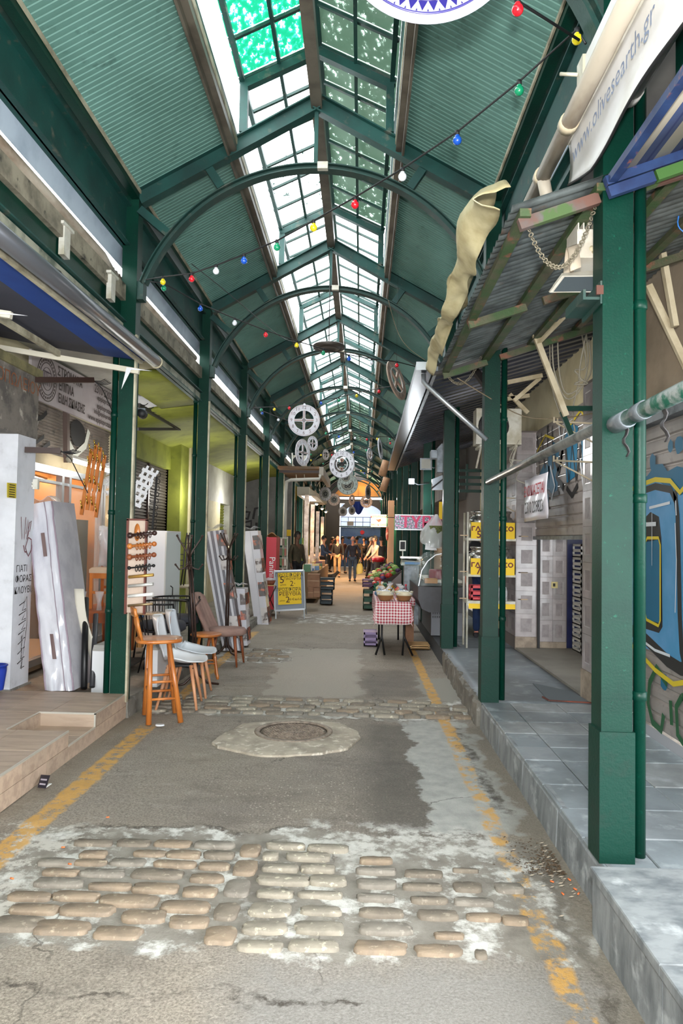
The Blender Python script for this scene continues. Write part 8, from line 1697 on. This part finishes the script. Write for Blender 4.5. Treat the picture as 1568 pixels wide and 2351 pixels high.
person('person in a black jacket with a camera, far right in the crowd', (gx(829,35),35,0), R(-20), 1.66, jk_('black_coat', (0,0,0)), jk_('dark_trousers', (0,0,0)), 'a', hair_b, stride=.1, armL=((.22,-.08,1.16),(.10,-.26,1.22)), armR=((-.22,-.08,1.16),(-.10,-.26,1.22)))
person('person in dark clothing far down the alley between the crowd and the blue shutter', (gx(848,36),36,0), R(10), 1.7, jk_('charcoal_coat', (0,0,0)), jk_('dark_trousers', (0,0,0)), 'b', hair_b, stride=.1)
person('customer in a maroon jacket far left beside the lit counter', (gx(756,34),34,0), R(60), 1.64, jk_('maroon_jacket', (80,40,44)), jk_('dark_trousers', (0,0,0)), 'a', hair_b, stride=.08)
person('person in dark blue jeans and black sneakers standing behind the churn rack', (1.72,10.1,.2), R(170), 1.66, jk_('charcoal_coat', (0,0,0)), jk_('dark_blue_jeans', (20,44,84)), 'b', hair_b, stride=.10, shoe=mat('black_sneaker', (30,28,34), .6))
# black dog
dg_ = thing('dog', 'small black dog standing beside the capped man', 'dog', (gx(752,25.2),25.2,0), R(80)); dk = mat('black_fur', (26,22,20), .8)
dv_ = {'hip':(0,.16,.27),'bel':(0,0,.27),'che':(0,-.15,.28),'nek':(0,-.22,.34),'hed':(0,-.27,.40),'muz':(0,-.35,.38),'tl1':(0,.24,.33),'tl2':(0,.30,.44)}
nn = list(dv_); V = [dv_[n] for n in nn]; Rr = [.06,.06,.075,.05,.05,.025,.02,.012]; E = [(1,0),(1,2),(2,3),(3,4),(4,5),(0,6),(6,7)]
for s_ in (-1,1):
    a = len(V); V += [(.045*s_,-.15,.20),(.045*s_,-.14,.10),(.045*s_,-.15,.02),(.045*s_,.15,.20),(.045*s_,.12,.14),(.045*s_,.19,.09),(.045*s_,.17,.02)]; Rr += [.035,.02,.018,.04,.026,.016,.018]; E += [(2,a),(a,a+1),(a+1,a+2),(0,a+3),(a+3,a+4),(a+4,a+5),(a+5,a+6)]
    a = len(V); V.append((.03*s_,-.25,.46)); Rr.append(.012); E.append((4,a))
skinned('body', V, E, Rr, dk, dg_, root=1)

# ================================================================ LITTER
t = thing('flyer', 'small black printed flyer leaning on the tiled step', 'flyer', (-1.938,4.412,-0)); P = [Vector((-1.944,4.366,0.01)),Vector((-1.897,4.37,0.005)),Vector((-1.929,4.5,0.04)),Vector((-1.984,4.5,0.042))]
b = MB(); b.prism(P, (.003,.003,0)); b.build('card', mat('black_card', (30,26,40), .4), t)
for v in (.25,.6): b = MB(); b.prism([P[0].lerp(P[3],v)+Vector((.008,-.004,0)),P[1].lerp(P[2],v)+Vector((-.006,-.004,0)),P[1].lerp(P[2],v+.12)+Vector((-.006,-.004,0)),P[0].lerp(P[3],v+.12)+Vector((.008,-.004,0))], (0,-.001,0)); b.build('print_row', mat('grey_print', (170,160,170), .5), t)
b = MB(); b.prism([(-1.901,4.378,0.002),(-1.913,4.455,0.002),(-1.895,4.456,0.002)], (0,0,.004)); b.build('white_flap', white_print, t)
t = tag(MB().lathe([(0,.004),(.035,.012),(.04,.002)], (-1.624,5.888,0), 10, sc=(1,.8)).build('plastic_cup_lid', white_paint), 'crushed white plastic lid on the road by the high wooden stool', 'litter')
rg = random.Random(2); butt = mat('cigarette_butt', (206,110,60), .7); leaf = mat('dry_debris', (96,76,56), .9, 0, (70,56,42), 40)
for k, (x, y) in enumerate(((48,2016),(158,1982),(100,1990),(480,2010),(250,1875),(1280,2020),(1300,2040),(1245,2010),(1320,2055),(1330,2060),(1452,2125))):
    pass
BT = [(-1.542,3.224,0.01),(-1.343,3.376,0.012),(-1.443,3.566,0.005),(-1.36,3.957,0.005),(0.891,3.358,0.008),(0.977,3.294,0.008),(0.978,3.385,0.008),(0.988,3.255,0.008),(0.911,3.25,0.008)]
for k, p in enumerate(BT):
    a = rg.random()*3; b = MB(); p = Vector(p); d = Vector((math.cos(a),math.sin(a),0))*.014; b.tube([p-d,p+d*.2], .004, 6); b.build('filter', butt, tag(thing('cigarette_butt', 'orange cigarette butt %s' % ['at the far left of the cobbled band','on the cobbles left of the middle','on the upper edge of the cobbled band','on the asphalt right of the left yellow line','in the kerb debris, leftmost','in the kerb debris, rightmost','in the kerb debris, highest','in the kerb debris, lowest','in the kerb debris, centre'][k], 'litter', p, group='cigarette butts')))
    b = MB(); b.tube([p+d*.2,p+d], .004, 6); b.build('paper', white_print, [o for o in COL.objects if o.name.startswith('cigarette_butt')][-1]) if False else None
b = MB()
for k in range(420):
    y = 3.42+abs(rg.gauss(0,.16)); x = .98-abs(rg.gauss(0,.10)); a = rg.random()*6.3; s = .004+.008*rg.random(); z = .002+.012*rg.random(); c_, s1 = math.cos(a)*s, math.sin(a)*s
    b.add([(x-c_,y-s1,z),(x+s1*.4,y-c_*.4,z+.003),(x+c_,y+s1,z+.002),(x-s1*.4,y+c_*.4,z+.004)], [(0,1,2,3)])
b2 = MB()
for k in range(46):
    y = 3.42+rg.gauss(0,.13); x = .97-abs(rg.gauss(0,.09)); s = .007+.008*rg.random(); b2.add([(x-s,y,.012),(x,y-s*.6,.016),(x+s,y+.002,.018),(x,y+s*.6,.014)], [(0,1,2,3)])
tag(b2.build('paper_scraps', mat('pale_scrap', (206,190,170), .8)), 'pale paper scraps scattered over the leaf drift at the right kerb', 'litter', kind='stuff')
tag(b.build('street_debris', leaf), 'drift of dry leaves and crumbs in the corner of the right kerb', 'litter', kind='stuff')
